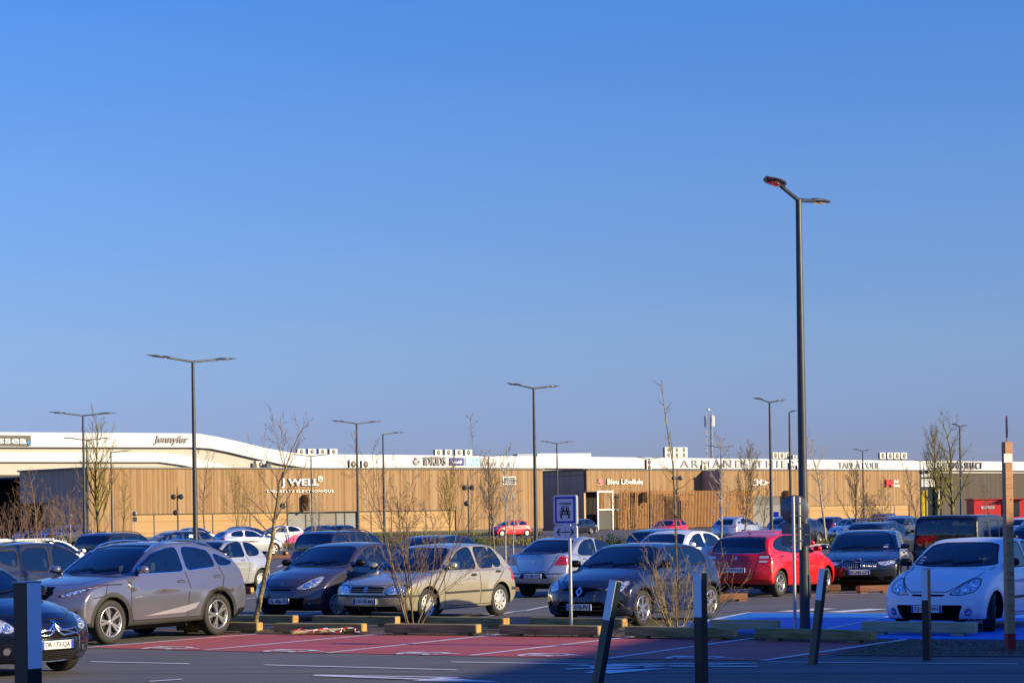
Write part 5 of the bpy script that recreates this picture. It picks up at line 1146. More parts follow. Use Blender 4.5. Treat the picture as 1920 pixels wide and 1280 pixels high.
q.add([loc_(*v) for v in [(px0, py0, 0), (px1, py0, 0), (px1, py1, 0), (px0, py1, 0), (px0, py0, 4.9), (px1, py0, 4.9), (px1, py1, 4.9), (px0, py1, 4.9)]], [(0, 1, 2, 3), (4, 5, 6, 7), (0, 1, 5, 4), (1, 2, 6, 5), (2, 3, 7, 6), (3, 0, 4, 7)]); q.build('added_shade_block', [WOOD], SB)
tag(SB, 'wood-clad retail building standing beside the photographer outside the right of the view', 'building')
# ============================================================ lamp posts
POLEM = mat('lamp_post_paint', (.055, .06, .068), .42, .35, var=.15, vscale=6); LHEAD = mat('lamp_head_paint', (.10, .105, .115), .3, .5); LGL = mat('lamp_glass', (.03, .02, .03), .15, 0, coat=1)
REDL = mat('lamp_red_lens', (.22, .01, .03), .2)
def make_lamp(arms=2, hgt=7.06):
    r = empty('street_lamp')
    m = MB(); m.tube([(0, 0, 0), (0, 0, hgt * .5), (0, 0, hgt)], [.088, .07, .048], 12); m.lathe([(.16, 0), (.16, .02), (.1, .03)], 12, 'Z'); m.build('pole', [POLEM], r)
    m = MB(); m.box((0, -.088, .75), (.09, .02, .38), bev=.004); m.build('service_door', [POLEM], r)
    for sg in ((1, -1) if arms == 2 else (1,)):
        a = MB(); a.tube([(0, 0, hgt - .04), (sg * .03, 0, hgt), (sg * .95, 0, hgt + .10)], [.035, .036, .030], 8); am = a.build('arm', [POLEM], r)
        h = MB(); pr = [(.80, .035, .028), (.93, .05, .042), (1.0, .11, .046), (1.2, .165, .044), (1.38, .155, .034), (1.54, .11, .022), (1.68, .03, .01)]
        vs = []; n = 10
        for (x, w_, t) in pr:
            for j in range(n):
                an = 2 * pi * j / n; zz = t * sin(an) * (1.0 if sin(an) > 0 else .45); vs.append((sg * x, w_ * cos(an), hgt + .11 + (x - .95) * .06 + zz))
        h.add(vs, [(i * n + j, i * n + (j + 1) % n, (i + 1) * n + (j + 1) % n, (i + 1) * n + j) for i in range(len(pr) - 1) for j in range(n)], 0, True)
        h.add(vs[:n], [tuple(range(n))]); h.add(vs[-n:], [tuple(range(n))]); hd = h.build('lamp_head', [LHEAD], r)
        g_ = MB(); g_.box((sg * 1.24, 0, hgt + .104), (.40, .16, .012), 0, Matrix.Rotation(-sg * .06, 3, 'Y')); g_.box((sg * 1.24, 0, hgt + .098), (.24, .06, .005), 1, Matrix.Rotation(-sg * .06, 3, 'Y')); g_.build('diffuser', [LGL, REDL], hd)
    return r
L2 = make_lamp(2); L1_ = make_lamp(1); used = set()
def lamp(px, pyt, tip, arms, label, behind=1):
    """px,pyt: head of the pole in the photo; tip: how far (px) the right-hand arm tip stands from the pole"""
    hz = H0 - tan_roll * (px - 960); s = (hz - pyt) / (7.06 - HC); Y = FPX / s
    p = at(px + .0087 * 0 + (hz - pyt) * ROLL, hz, Y)
    src = L2 if arms == 2 else L1_
    o = src if src.name not in used and not used.add(src.name) else copy_tree(src)
    ca = max(-1, min(1, tip / s / 1.66)); o.location = (p.x, p.y, 0); o.rotation_euler = (0, 0, math.acos(ca))
    tag(o, label, 'street lamp', 'car park street lamps'); return o
tan_roll = math.tan(ROLL)
for args in [(1497, 375, 78, 2, 'tallest and nearest street lamp with two arms, right of the centre'), (361.5, 678, 74, 2, 'tall two-armed street lamp right of the slanted grey lettering'), (1000.5, 728, 49, 2, 'two-armed street lamp left of the blue carpool sign'),
    (155.5, 779, 56, 2, 'two-armed street lamp among the bare shrubs at the left'), (162.5, 825, 42, 2, 'smaller two-armed street lamp directly behind the left one'), (208, 848, 36, 1, 'small single-armed lamp behind the mossy bare tree'),
    (668.5, 794, 44, 2, 'two-armed street lamp at the right edge of the grey shop front'), (718, 814, 37, 1, 'single-armed street lamp left of the nearest bare shrub'), (583, 855, 33, 2, 'small two-armed lamp passing through the last letters of WELL'),
    (916, 856, 28, 2, 'small two-armed lamp before the coloured square signs'), (1044, 831, 31, 2, 'two-armed lamp standing behind the carpool sign'), (1217, 860, 26, 2, 'small two-armed lamp before the slatted screens'),
    (1351.5, 839, 28, 2, 'two-armed lamp right of the telecom mast foot'), (1443, 754, 35, 2, 'two-armed street lamp just left of the tallest one'), (1480, 773, 19, 1, 'single-armed lamp touching the left side of the tallest lamp'),
    (1617.5, 845, 23, 2, 'two-armed lamp before the TAPE lettering'), (1725, 864.5, 16, 2, 'smallest two-armed lamp at the left of the bare tree group on the right'), (1799.5, 800, 22, 2, 'two-armed lamp inside the bare tree crown on the right')]:
    lamp(*args)
# spotlight posts
def spot(px, pyt, pyb_s, label, n=3):
    hz = H0 - tan_roll * (px - 960); Y = FPX / pyb_s; p = at(px + (hz - pyt) * ROLL, hz, Y); z = 2 + (hz - pyt) / pyb_s
    r = empty('spotlight_post', (p.x, p.y, 0)); m = MB(); m.tube([(0, 0, 0), (0, 0, z - .8), (0, 0, z)], [.07, .06, .02], 8); m.build('pole', [POLEM], r)
    for k, (dx, dz) in enumerate([(-.32, -.95), (.32, -.95), (-.15, -2.3)][:n]):
        q = MB(); q.tube([(0, 0, z + dz - .05), (dx, -.05, z + dz)], .03, 6); q.lathe([(.05, .25), (.2, .18), (.24, -.1), (.22, -.14), (0, -.12)], 12, 'Y', (dx, -.1, z + dz)); q.build('spotlight', [POLEM], r)
    tag(r, label, 'spotlight post', 'black spotlight posts')
spot(332.5, 910, 22, 'thin black spotlight post left of the tall lamp before the wood-clad wall'); spot(877.5, 893, 22, 'thin black spotlight post before the wood-clad wall above the red hatchback'); spot(1269, 878, 19, 'thin black spotlight post in front of the slatted screens')
spot(538, 925, 24, 'black post with one spotlight behind the leaning bare tree', 1); spot(1732, 868, 17.5, 'black twin spotlight post beside the yellow totem', 2)
# ============================================================ bollards
BOLM = mat('bollard_green', (.012, .022, .022), .35, .2, coat=.4); REFL = mat('reflective_band', (.85, .86, .88), .35)
def bollard(px, pyt, s, lean, gz, rot, face, label):
    hz = H0 - tan_roll * (px - 960); Y = FPX / s; p = at(px, hz, Y); r = empty('bollard', (p.x, p.y, gz), rot); w_ = .092
    zt = 2 - (pyt - hz) / s; h = (zt - gz) / cos(lean)
    r.location.x -= (zt - gz) * math.tan(lean); r.rotation_mode = 'QUATERNION'
    r.rotation_quaternion = (Matrix.Rotation(lean, 3, 'Y') @ Matrix.Rotation(rot, 3, 'Z')).to_quaternion()
    m = MB(); m.box((0, 0, h / 2 - .05), (w_, w_, h + .1), bev=.004); m.build('post', [BOLM], r)
    m = MB(); m.box((0, 0, h + .004), (w_ + .004, w_ + .004, .008)); m.build('cap', [mat('bollard_cap', (.30, .34, .40), .35, .3)], r)
    q = MB(); fx = {'L': (0, -w_ / 2 - .002), 'R': (w_ / 2 + .002, 0)}[face]
    if face == 'L': q.box((0, -w_ / 2 - .002, h - .20), (w_ * .92, .004, .40))
    else: q.box((w_ / 2 + .002, 0, h - .165), (.004, w_ * .96, .33))
    q.build('reflective_band', [REFL], r)
    tag(r, label, 'bollard', 'dark square bollards')
bollard(48.5, 1092, 400, 0, .52, R(55), 'L', 'nearest dark bollard with a wide pale band at the left edge')
bollard(1152, 1089, 186, R(11), .2, R(-38), 'L', 'dark bollard leaning to the right in front of the dark blue car')
bollard(1310.5, 1073, 207, 0, .25, R(-38), 'L', 'upright dark bollard before the bare bush with the tall shoot')
bollard(1542.5, 1067, 145, R(7.5), 0, R(-38), 'L', 'leaning dark bollard right of the tallest lamp post')
bollard(1734, 1067, 143, 0, 0, R(-35), 'L', 'upright dark bollard before the white hatchback')
# ============================================================ timber wheel stops
def timber(name, c0, c1):
    m = bpy.data.materials.new(name); m.use_nodes = True; n = m.node_tree.nodes; l = m.node_tree.links; b = n['Principled BSDF']; b.inputs['Roughness'].default_value = .85
    tc = n.new('ShaderNodeTexCoord'); mp = n.new('ShaderNodeMapping'); mp.inputs['Scale'].default_value = (.7, 9, 9); l.new(tc.outputs['Object'], mp.inputs[0])
    a = n.new('ShaderNodeTexNoise'); a.inputs['Scale'].default_value = 3; a.inputs['Detail'].default_value = 7; l.new(mp.outputs[0], a.inputs[0])
    cr = n.new('ShaderNodeValToRGB'); cr.color_ramp.elements[0].position = .3; cr.color_ramp.elements[1].position = .7; cr.color_ramp.elements[0].color = (*c0, 1); cr.color_ramp.elements[1].color = (*c1, 1)
    l.new(a.outputs[0], cr.inputs[0]); l.new(cr.outputs[0], b.inputs['Base Color']); bp = n.new('ShaderNodeBump'); bp.inputs['Strength'].default_value = .5; bp.inputs['Distance'].default_value = .01; l.new(a.outputs[0], bp.inputs['Height']); l.new(bp.outputs[0], b.inputs['Normal'])
    return m
TG = timber('treated_timber', (.15, .13, .045), (.38, .31, .13)); TE = timber('timber_end_grain', (.40, .20, .05), (.55, .33, .12)); TR_ = timber('timber_reddish', (.12, .045, .022), (.20, .08, .04)); TP = timber('timber_pale', (.36, .30, .14), (.55, .46, .26))
def beam(x0, y0, x1, y1, label, mt=None, hh=.15, dd=.2, z0=.04, grp='timber wheel stops'):
    a, b = G(x0, y0), G(x1, y1); d = b - a; Ln = d.length; ang = atan2(d.y, d.x); c = (a + b) / 2 + Vector((-sin(ang), cos(ang), 0)) * dd / 2
    r = empty('wheel_stop', (c.x, c.y, 0), ang); m = MB(); m.box((0, 0, z0 + hh / 2), (Ln, dd, hh), bev=.012); o = m.build('beam', [mt or TG], r)
    q = MB()
    for sg in (-1, 1): q.box((sg * (Ln / 2 + .001), 0, z0 + hh / 2), (.006, dd - .03, hh - .03))
    q.build('end_grain', [TE if mt is None or mt is TR_ else TP], r); q = MB()
    for sg in (-.35, .35): q = MB(); q.box((Ln * sg, 0, z0 / 2 + .01), (.2, dd * .8, z0 + .02)); q.build('foot', [mt or TG], r)
    tag(r, label, 'wheel stop', grp); return r
FB = [(330, 1185.5, 482, 1187), (513, 1188.5, 679, 1189.5), (720, 1190, 893.5, 1191.5), (935, 1192.5, 1122, 1195), (1171, 1196, 1372, 1200), (1415, 1200, 1632, 1206)]
lb = ['half behind the rear wheel of the big grey car', 'with red and white tape lying against it', 'in front of the beige hatchback', 'at the foot of the blue carpool sign', 'in front of the bush with the tall shoot', 'at the foot of the tallest lamp post']
for q, t in zip(FB, lb): beam(*q, 'red bay timber wheel stop, ' + t)
BB = [(425, 1171, 549, 1172.5), (585, 1173, 740, 1175), (795, 1175.5, 944, 1178.5), (992, 1177.5, 1167, 1180)]
for q, t in zip(BB, ['behind the leaning bare tree', 'in front of the dark grey hatchback', 'under the front wheel of the beige hatchback', 'under the nose of the dark blue hatchback']): beam(*q, 'timber wheel stop of the back row, ' + t)
beam(1330, 1183.5, 1456, 1185, 'pale timber wheel stop at the edge of the blue bays, left one', TP, .16); beam(1615, 1189, 1826, 1192, 'pale timber wheel stop in front of the white hatchback', TP, .17)
for q, t in zip([(1488, 1111, 1576, 1109.5), (1612, 1112, 1672, 1110), (1548, 1104, 1668, 1101), (447, 1107, 478, 1107), (430, 1113, 470, 1113), (500, 1048, 560, 1046.5), (530, 1040, 524 + 12, 1040), (955, 1107, 972, 1106.5), (1140, 1102, 1200, 1100), (1348, 1128, 1402, 1126), (846, 1012, 858, 1012)],
    ['under the tallest lamp', 'before the dark estate car', 'longest of the row behind the red hatchback', 'under the silver three-door car', 'left of the silver three-door car', 'left of the dark car with roof rails', 'near the pink and white car', 'beside the silver saloon', 'behind the blue hatchback', 'under the red hatchback', 'near the far red hatchback']):
    beam(*q, 'reddish timber wheel stop of the second row, ' + t, TR_, .14, .18, grp='timber wheel stops of the far rows')
# tape and sticks against the stop
tp = empty('barrier_tape', G(610, 1191)); RT = mat('tape_red', (.6, .02, .02), .5); WT = mat('tape_white', (.7, .7, .7), .5)
for mt, ph in ((RT, 0), (WT, 1)):
    m = MB(); rr = random.Random(3)
    for k in range(26):
        if k % 2 != ph: continue
        t0 = k / 26; f = lambda t: Vector((-.55 + 1.15 * t + .05 * sin(t * 31), .02 + .05 * sin(t * 17), .05 + .07 * abs(sin(t * 9 + .6))))
        m.tube([f(t0), f(t0 + .02), f(t0 + .04)], .012, 5)
    m.build('red_stripes' if ph == 0 else 'white_stripes', [mt], tp)
tag(tp, 'crumpled red and white barrier tape lying against a timber wheel stop', 'tape')
m = MB(); m.tube([(-.5, 0, .05), (.0, .02, .07), (.42, 0, .09)], [.035, .04, .035], 7); o = m.build('wood_stick', [TP]); o.location = G(600, 1190) + Vector((0, -.05, 0)); tag(o, 'short pale log lying with the tape by the timber wheel stop', 'log')
# ============================================================ carpool sign
s_ = scale_at(1069, 1180); b0 = G(1069, 1180); CS = empty('carpool_sign', b0, R(-31)); hz = H0 - tan_roll * 109
def zz(y): return 2 + (hz - y) / s_
m = MB(); m.tube([(0, .04, 0), (0, .04, zz(930))], .03, 10); m.build('post', [GALV], CS)
w_ = 50 / s_; x_ = -.045; SW = mat('sign_face_white', (.70, .71, .74), .35); SBL = mat('sign_blue', (.005, .02, .42), .35); SAL = mat('sign_aluminium', (.6, .6, .62), .35, .6)
def rrect(cx, cz, w, h, r_, n=4):
    o = []
    for (sx, sz, a0) in ((1, 1, 0), (-1, 1, 90), (-1, -1, 180), (1, -1, 270)):
        for k in range(n + 1): a = R(a0 + 90 * k / n); o.append((cx + sx * (w / 2 - r_) + r_ * cos(a), cz + sz * (h / 2 - r_) + r_ * sin(a)))
    return o
def pn(nm, poly, y0, y1, mt, par): q = MB(); q.prism(poly, lambda a, b, h: (a, -h, b), y0, y1); return q.build(nm, [mt], par)
c1 = (zz(928) + zz(982.5)) / 2; h1 = zz(928) - zz(982.5); P1 = pn('main_panel', rrect(x_, c1, w_, h1, .035), -.0, .035, SW, CS)
pn('panel_rim', rrect(x_, c1, w_ + .012, h1 + .012, .04), -.012, .022, SAL, CS)
fr = MB(); W2, H2, t2 = w_ * .86, h1 * .9, .032
for (cx, cz, a, b) in ((0, H2 / 2 - t2 / 2, W2, t2), (0, -H2 / 2 + t2 / 2, W2, t2), (-W2 / 2 + t2 / 2, 0, t2, H2), (W2 / 2 - t2 / 2, 0, t2, H2)): fr.box((x_ + cx, -.037, c1 + cz), (a, .004 + (.001 if a > b else 0), b))
fr.build('blue_border', [SBL], P1)
q = MB(); add_text(q, 'COVOITURAGE', Vector((x_ + .0, -.039, c1 + h1 * .215)), Vector((1, 0, 0)), Vector((0, 0, 1)), Vector((0, -1, 0)), width=w_ * .52, height=.036, ext=.001, font_bold=.02); q.build('lettering', [INK], P1)
q = MB(); cz = c1 - h1 * .08; k_ = w_ * .22
def PR(pl, y0=.036, y1=.041): q.prism([(x_ + a * k_, cz + b * k_) for a, b in pl], lambda a, b, h: (a, -h, b), y0, y1)
PR([(-1, -.45), (1, -.45), (1, .1), (.82, .25), (-.82, .25), (-1, .1)]); PR([(-.9, -1.05), (-.6, -1.05), (-.6, -.4), (-.9, -.4)]); PR([(.6, -1.05), (.9, -1.05), (.9, -.4), (.6, -.4)])
PR([(-.82, .24), (-.68, .24), (-.56, .9), (.56, .9), (.68, .24), (.82, .24), (.66, 1.02), (-.66, 1.02)], .036, .0405)
for sx in (-.33, .33): PR([(sx + .14 * cos(2 * pi * j / 10), .66 + .14 * sin(2 * pi * j / 10)) for j in range(10)]); PR([(sx - .22, .24), (sx + .22, .24), (sx + .18, .46), (sx + .06, .52), (sx - .06, .52), (sx - .18, .46)], .036, .0402)
q.build('car_pictogram', [INK], P1)
q = MB(); add_text(q, '2+', Vector((x_, -.043, cz - .1 * k_)), Vector((1, 0, 0)), Vector((0, 0, 1)), Vector((0, -1, 0)), width=.85 * k_, height=.38 * k_, ext=.001, font_bold=.02)
for sx in (-.78, .78): q.lathe([(0, -.0425), (.13 * k_, -.0425), (.13 * k_, -.041)], 8, 'Y', (x_ + sx * k_, 0, cz - .12 * k_))
q.build('pictogram_marks', [SW], P1)
c2 = (zz(985) + zz(1008.5)) / 2; h2 = zz(985) - zz(1008.5); P2 = pn('arrow_panel', rrect(x_, c2, w_, h2, .03), 0, .035, SW, CS)
q = MB(); q.box((x_, -.037, c2), (w_ * .74, .004, .016))
for sg in (-1, 1):
    for u in (-1, 1): q.prism([(x_ + sg * (w_ * .38), c2), (x_ + sg * (w_ * .38 - .055), c2 + u * .062), (x_ + sg * (w_ * .38 - .085), c2 + u * .062), (x_ + sg * (w_ * .38 - .03), c2)], lambda a, b, h: (a, -h, b), .035, .0405 + u * .0004)
q.build('double_arrow', [INK], P2); q = MB(); q.box((x_, -.0365, c2), (.004, .003, h2 * .96)); q.build('centre_joint', [INK], P2)
tag(CS, 'blue bordered carpool sign COVOITURAGE with a double arrow plate below', 'sign')
# backs of round and square signs
b0 = G(1491, 1187); s_ = FPX / b0.y; hz = H0 - tan_roll * 531; RS = empty('road_sign', b0, R(-20)); SBK = mat('sign_back_grey', (.16, .17, .19), .45, .5)
m = MB(); m.tube([(0, 0, 0), (0, 0, zz(930))], .028, 10); m.build('post', [GALV], RS); m = MB(); m.tube([(.09, .05, zz(1030)), (.09, .05, zz(932))], .022, 8); m.build('second_post', [GALV], RS)
m = MB(); m.lathe([(0, .0), (.235, .0), (.24, .012), (.235, .022), (0, .022)], 28, 'Y', (-.0, .085, zz(955))); m.build('round_panel', [SBK], RS)
for i, (y0, y1) in enumerate(((981.5, 1001), (1002.5, 1023.5))): m = MB(); m.prism(rrect(.02, (zz(y0) + zz(y1)) / 2, .47, zz(y0) - zz(y1), .03), lambda a, b, h: (a, h, b), .08, .105); m.build('square_panel', [SBK], RS)
m = MB(); [m.box((.04, .045, zz(y)), (.2, .03, .018)) for y in (943, 966, 990, 1013)]; m.build('clamp', [GALV], RS)
tag(RS, 'grey back of a round road sign with two square plates beside the tallest lamp', 'sign')
b0 = G(1894, 1217); s_ = FPX / b0.y; hz = H0 - tan_roll * 934; WP = empty('wooden_sign_post', b0, R(12)); PW = timber('post_wood', (.42, .20, .09), (.62, .34, .18))
m = MB(); m.box((0, 0, (zz(828) + zz(1187)) / 2), (.115, .115, zz(828) - zz(1187)), bev=.006); m.build('post', [PW], WP)
m = MB(); m.box((0, 0, zz(1187) / 2), (.119, .119, zz(1187))); m.build('red_foot', [mat('post_red', (.38, .02, .02), .6, var=.2)], WP)
rm_ = Matrix.Rotation(R(68), 3, 'Z'); q = MB(); q0 = MB(); q0.lathe([(0, -.012), (.155, -.01), (.158, 0), (.155, .01), (0, .012)], 28, 'Y'); q.add([(rm_ @ Vector(v)) + Vector((0, 0, zz(800))) for v in q0.v], q0.f); q.tube([(0, 0, zz(830)), (0, 0, zz(817))], .008, 6)
q.build('round_sign', [mat('round_sign_maroon', (.25, .03, .08), .4)], WP)
q = MB(); q.box((-.02, -.068, zz(859)), (.13, .012, .13), bev=.005); q.build('small_plate', [LETW], WP)
for (dz) in (1.05, 1.7, .55, 2.1): q = MB(); q.lathe([(0, -.059), (.012, -.059), (.014, -.057)], 8, 'Y', (.02, 0, dz)); q.build('knot', [mat('knot_brown', (.06, .03, .02), .8)], WP)
tag(WP, 'square wooden post with a red painted foot and a round sign seen edge-on', 'sign post')
# small far signs and bollards
def fsign(px, py0, py1, s, label, shape):
    hz = H0 - tan_roll * (px - 960); p = at(px, hz, FPX / s); r = empty('road_sign', (p.x, p.y, 0)); z1 = 2 + (hz - py0) / s; m = MB(); m.tube([(0, 0, 0), (0, 0, z1)], .035, 6); m.build('post', [GALV], r)
    q = MB()
    if shape == 'round': q.lathe([(0, -.06), (.19, -.06), (.19, -.04), (0, -.04)], 16, 'Y', (0, 0, z1 - .2)); q.box((0, -.05, z1 - .62), (.34, .03, .36))
    else: q.box((0, -.05, z1 - .3), (.6, .03, .6))
    q.build('panel', [{'round': SBK, 'blue': SBL}[shape]], r); tag(r, label, 'sign', 'small road signs far off')
fsign(253, 958, 975, 24, 'pair of round road signs left of the level boarded panel', 'round'); fsign(1455, 959, 962, 17, 'small square blue sign before the grey service door', 'blue'); fsign(132, 962, 1000, 24, 'slim pale post sign among the left shrubs', 'round')
# ============================================================ bare trees
BARK = {}
def bark(name, c0, c1, sc=5):
    m = bpy.data.materials.new(name); m.use_nodes = True; n = m.node_tree.nodes; l = m.node_tree.links; b = n['Principled BSDF']; b.inputs['Roughness'].default_value = .85
    tc = n.new('ShaderNodeTexCoord'); a = n.new('ShaderNodeTexNoise'); a.inputs['Scale'].default_value = sc; a.inputs['Detail'].default_value = 6; l.new(tc.outputs['Object'], a.inputs[0])
    cr = n.new('ShaderNodeValToRGB'); cr.color_ramp.elements[0].position = .38; cr.color_ramp.elements[1].position = .62; cr.color_ramp.elements[0].color = (*c0, 1); cr.color_ramp.elements[1].color = (*c1, 1)
    l.new(a.outputs[0], cr.inputs[0]); l.new(cr.outputs[0], b.inputs['Base Color']); return m
BM = bark('bark_mossy', (.09, .06, .03), (.24, .21, .03)); BG = bark('bark_grey_brown', (.11, .075, .04), (.26, .19, .11)); BY = bark('bark_yellowish', (.16, .11, .045), (.36, .27, .12), 9); BR = bark('twig_red_brown', (.15, .085, .05), (.27, .17, .10)); BP = bark('bark_pale', (.24, .20, .17), (.42, .37, .31))
class T: pass
def grow(mbs, p, d, L, r, lev, P, rnd):
    n = max(3, int(P.seg[lev])); pts = [p]; rad = [r]; q = p.copy(); dd = d.copy()
    for i in range(n):
        dd = (dd + Vector((rnd.gauss(0, 1), rnd.gauss(0, 1), rnd.gauss(0, .6))) * P.wob[lev] + Vector((0, 0, P.up[lev]))).normalized()
        q = q + dd * (L / n); pts.append(q); rad.append(max(r * (1 - .86 * (i + 1) / n), P.rmin))
    mbs[min(lev, 1)].tube(pts, rad, P.sides[lev], caps=False)
    if lev + 1 >= P.levels: return
    k = P.kids[lev]; k = max(1, int(k * rnd.uniform(.8, 1.2))) if k > 1 else k
    for c in range(k):
        t = P.t0[lev] + (1 - P.t0[lev]) * ((c + rnd.random()) / k) * .97; f = t * n; i = min(int(f), n - 1); o = pts[i].lerp(pts[i + 1], f - i); ax = (pts[i + 1] - pts[i]).normalized()
        az = rnd.uniform(0, 2 * pi) if lev else (c * 2.4 + rnd.uniform(-.5, .5)); u = ax.orthogonal().normalized(); v = ax.cross(u); sd_ = u * cos(az) + v * sin(az)
        an = R(P.ang[lev] * rnd.uniform(.7, 1.25)); nd = ax * cos(an) + sd_ * sin(an)
        rr = rad[i] * P.rf[lev] * (1. if lev else 1.); grow(mbs, o, nd, L * P.lf[lev] * (1 - P.tap[lev] * t) * rnd.uniform(.7, 1.2), max(rr, P.rmin), lev + 1, P, rnd)
def tp(**k):
    P = T(); P.levels = 4; P.seg = [9, 6, 4, 3]; P.wob = [.05, .10, .16, .2]; P.up = [.02, .10, .08, .04]; P.sides = [8, 5, 4, 3]; P.kids = [22, 9, 4, 0]; P.t0 = [.22, .2, .2, .2]
    P.ang = [38, 34, 38, 40]; P.lf = [.50, .38, .45, .4]; P.tap = [.65, .5, .4, .3]; P.rf = [.55, .6, .6, .6]; P.rmin = .0035
    for a, b in k.items(): setattr(P, a, b)
    return P
FAST = tp(kids=[26, 9, 4, 0], ang=[34, 28, 32, 30], up=[.02, .16, .12, .06], lf=[.52, .4, .45, .4], rmin=.0065)
THIN = tp(kids=[20, 7, 3, 0], ang=[44, 40, 40, 40], lf=[.30, .42, .45, .4], t0=[.3, .2, .2, .2], rmin=.0055)
LEAN = tp(kids=[13, 8, 4, 0], ang=[40, 36, 36, 36], lf=[.46, .42, .42, .4], t0=[.24, .25, .2, .2], up=[.0, .12, .10, .06], rmin=.0028)
WIDE = tp(kids=[20, 8, 4, 0], ang=[50, 42, 42, 40], lf=[.48, .42, .45, .4], t0=[.2, .2, .2, .2], up=[.02, .09, .07, .04], rmin=.0055)
def tree(name, px, py, pyt, P, mt, label, cat='tree', lean=(0, 0), r0=None, seed=0, stems=1, spread=12, wfac=1., mt2=None, z=0):
    b0 = G(px, py); s = FPX / b0.y; H_ = (py - pyt) / s; rnd = random.Random(seed + int(px)); root = empty(name, (b0.x, b0.y, z))
    r0 = r0 or H_ * .013; tw = MB()
    for k in range(stems):
        tr = MB(); az = 2 * pi * k / max(stems, 1) + rnd.uniform(-.5, .5); sp = R(spread) * rnd.uniform(.5, 1.2) if stems > 1 else 0
        d = Vector((sin(sp) * cos(az) + lean[0], sin(sp) * sin(az) + lean[1], cos(sp))).normalized(); o = Vector((cos(az), sin(az), 0)) * (.06 if stems > 1 else 0) * rnd.uniform(.5, 2)
        grow([tr, tw], o - Vector((0, 0, .03)), d, H_ * (rnd.uniform(.72, 1.05) if stems > 1 else .97), r0 * (rnd.uniform(.6, 1.) if stems > 1 else 1), 0, P, rnd)
        tr.build('trunk' if stems == 1 else 'stem', [mt], root)
    tw.build('crown' if cat == 'tree' else 'twigs', [mt2 or mt], root)
    tag(root, label, cat, 'bare trees and shrubs'); return root
tree('bare_tree', 190, 1038, 792, FAST, BM, 'mossy green bare tree with upswept branches before the left end of the wood-clad wall', r0=.13, seed=2)
tree('bare_tree', 385, 1020, 838, THIN, BG, 'thin bare tree right of the tall lamp post before the wood-clad wall', r0=.075)
tree('bare_shrub', 447, 1022, 872, tp(kids=[9, 6, 3, 0], rmin=.0055), BM, 'multi-stemmed bare shrub between the thin tree and the leaning tree', 'shrub', stems=6, spread=13, r0=.035)
tree('bare_shrub', 590, 1024, 905, tp(kids=[8, 5, 3, 0], rmin=.0055), BP, 'pale bare shrub in front of the grey shop front', 'shrub', stems=5, spread=10, r0=.03)
# leaning young tree near the left centre
LT = tree('bare_tree', 477, 1176, 900, tp(kids=[1, 1, 1, 0], levels=1), BY, 'x', seed=1)
for c_ in list(LT.children): bpy.data.objects.remove(c_)
s_ = FPX / LT.location.y; pxs = [(477, 1176), (484, 1140), (493, 1095), (503, 1050), (511, 1005), (513, 980), (519, 940), (523, 905), (533, 880), (545, 845), (560, 812), (585, 785)]
pts = [Vector(((a - 477 + (b - 1176) * -ROLL * 0) / s_ + (1176 - b) * ROLL / s_ * 1.0, .02 * i, (1176 - b) / s_)) for i, (a, b) in enumerate(pxs)]; rads = [.056, .049, .045, .041, .037, .034, .028, .022, .016, .010, .007, .004]
m = MB(); m.tube(pts, rads, 9, caps=False); m.build('trunk', [BY], LT); tw = MB(); rnd = random.Random(11); PL = tp(levels=4, kids=[7, 6, 3, 0], seg=[7, 5, 4, 3], lf=[.42, .42, .42, .4], ang=[36, 34, 36, 36], up=[.03, .12, .08, .05], rmin=.0028, sides=[5, 4, 3, 3])
for (i, az, el, L_) in [(4, 170, 40, 1.1), (4, 20, 35, .9), (5, 200, 50, 1.3), (5, -10, 52, 1.5), (6, 160, 60, 1.5), (6, 10, 48, 1.2), (6, 90, 50, 1.0), (7, 185, 55, 1.1), (7, -30, 50, 1.0), (8, 165, 68, 1.2), (8, 190, 75, 1.4), (8, 20, 60, .9), (9, 150, 60, .7), (9, 10, 62, .8), (7, 60, 55, 1.0), (5, 250, 40, .9), (10, 170, 75, .5), (3, 0, 30, .6), (8, 100, 70, 1.2)]:
    d = Vector((cos(R(az)) * cos(R(el)), sin(R(az)) * cos(R(el)), sin(R(el)))); grow([tw, tw], pts[i], d, L_ * .82, rads[i] * .38, 1, PL, rnd)
tw.build('crown', [BG], LT); LT['label'] = 'leaning young bare tree with yellowish bark in front of the dark grey hatchback'
tree('bare_shrub', 775, 1176, 826, tp(kids=[9, 7, 4, 0], seg=[10, 6, 4, 3], wob=[.06, .12, .16, .2], ang=[38, 38, 38, 36], lf=[.46, .42, .40, .4], t0=[.16, .15, .2, .2], up=[.05, .08, .06, .04], rmin=.0026), BG, 'nearest multi-stemmed bare shrub in front of the beige hatchback', 'shrub', stems=9, spread=24, r0=.02, seed=5, mt2=BG)
# bush with a single tall shoot
TS = tree('bare_shrub', 1270, 1184, 1010, tp(levels=3, kids=[7, 4, 0, 0], seg=[10, 5, 3, 3], wob=[.09, .14, .16, .2], ang=[34, 38, 38, 36], lf=[.50, .45, .4, .4], t0=[.2, .2, .2, .2], up=[.05, .06, .05, .04], sides=[6, 4, 3, 3], rmin=.0026), BY, 'wide bare bush with one tall thin shoot rising far above it', 'shrub', stems=22, spread=58, r0=.013, seed=9)
s_ = FPX / TS.location.y; pxs = [(1270, 1184), (1271, 1100), (1268, 1020), (1266, 950), (1262, 870), (1255, 830), (1248, 780), (1243, 740), (1241, 712)]
pts = [Vector(((a - 1270) / s_ + (1184 - b) * ROLL / s_, 0, (1184 - b) / s_)) for a, b in pxs]; rads = [.026, .022, .02, .018, .014, .011, .008, .006, .004]
m = MB(); m.tube(pts, rads, 8, caps=False)
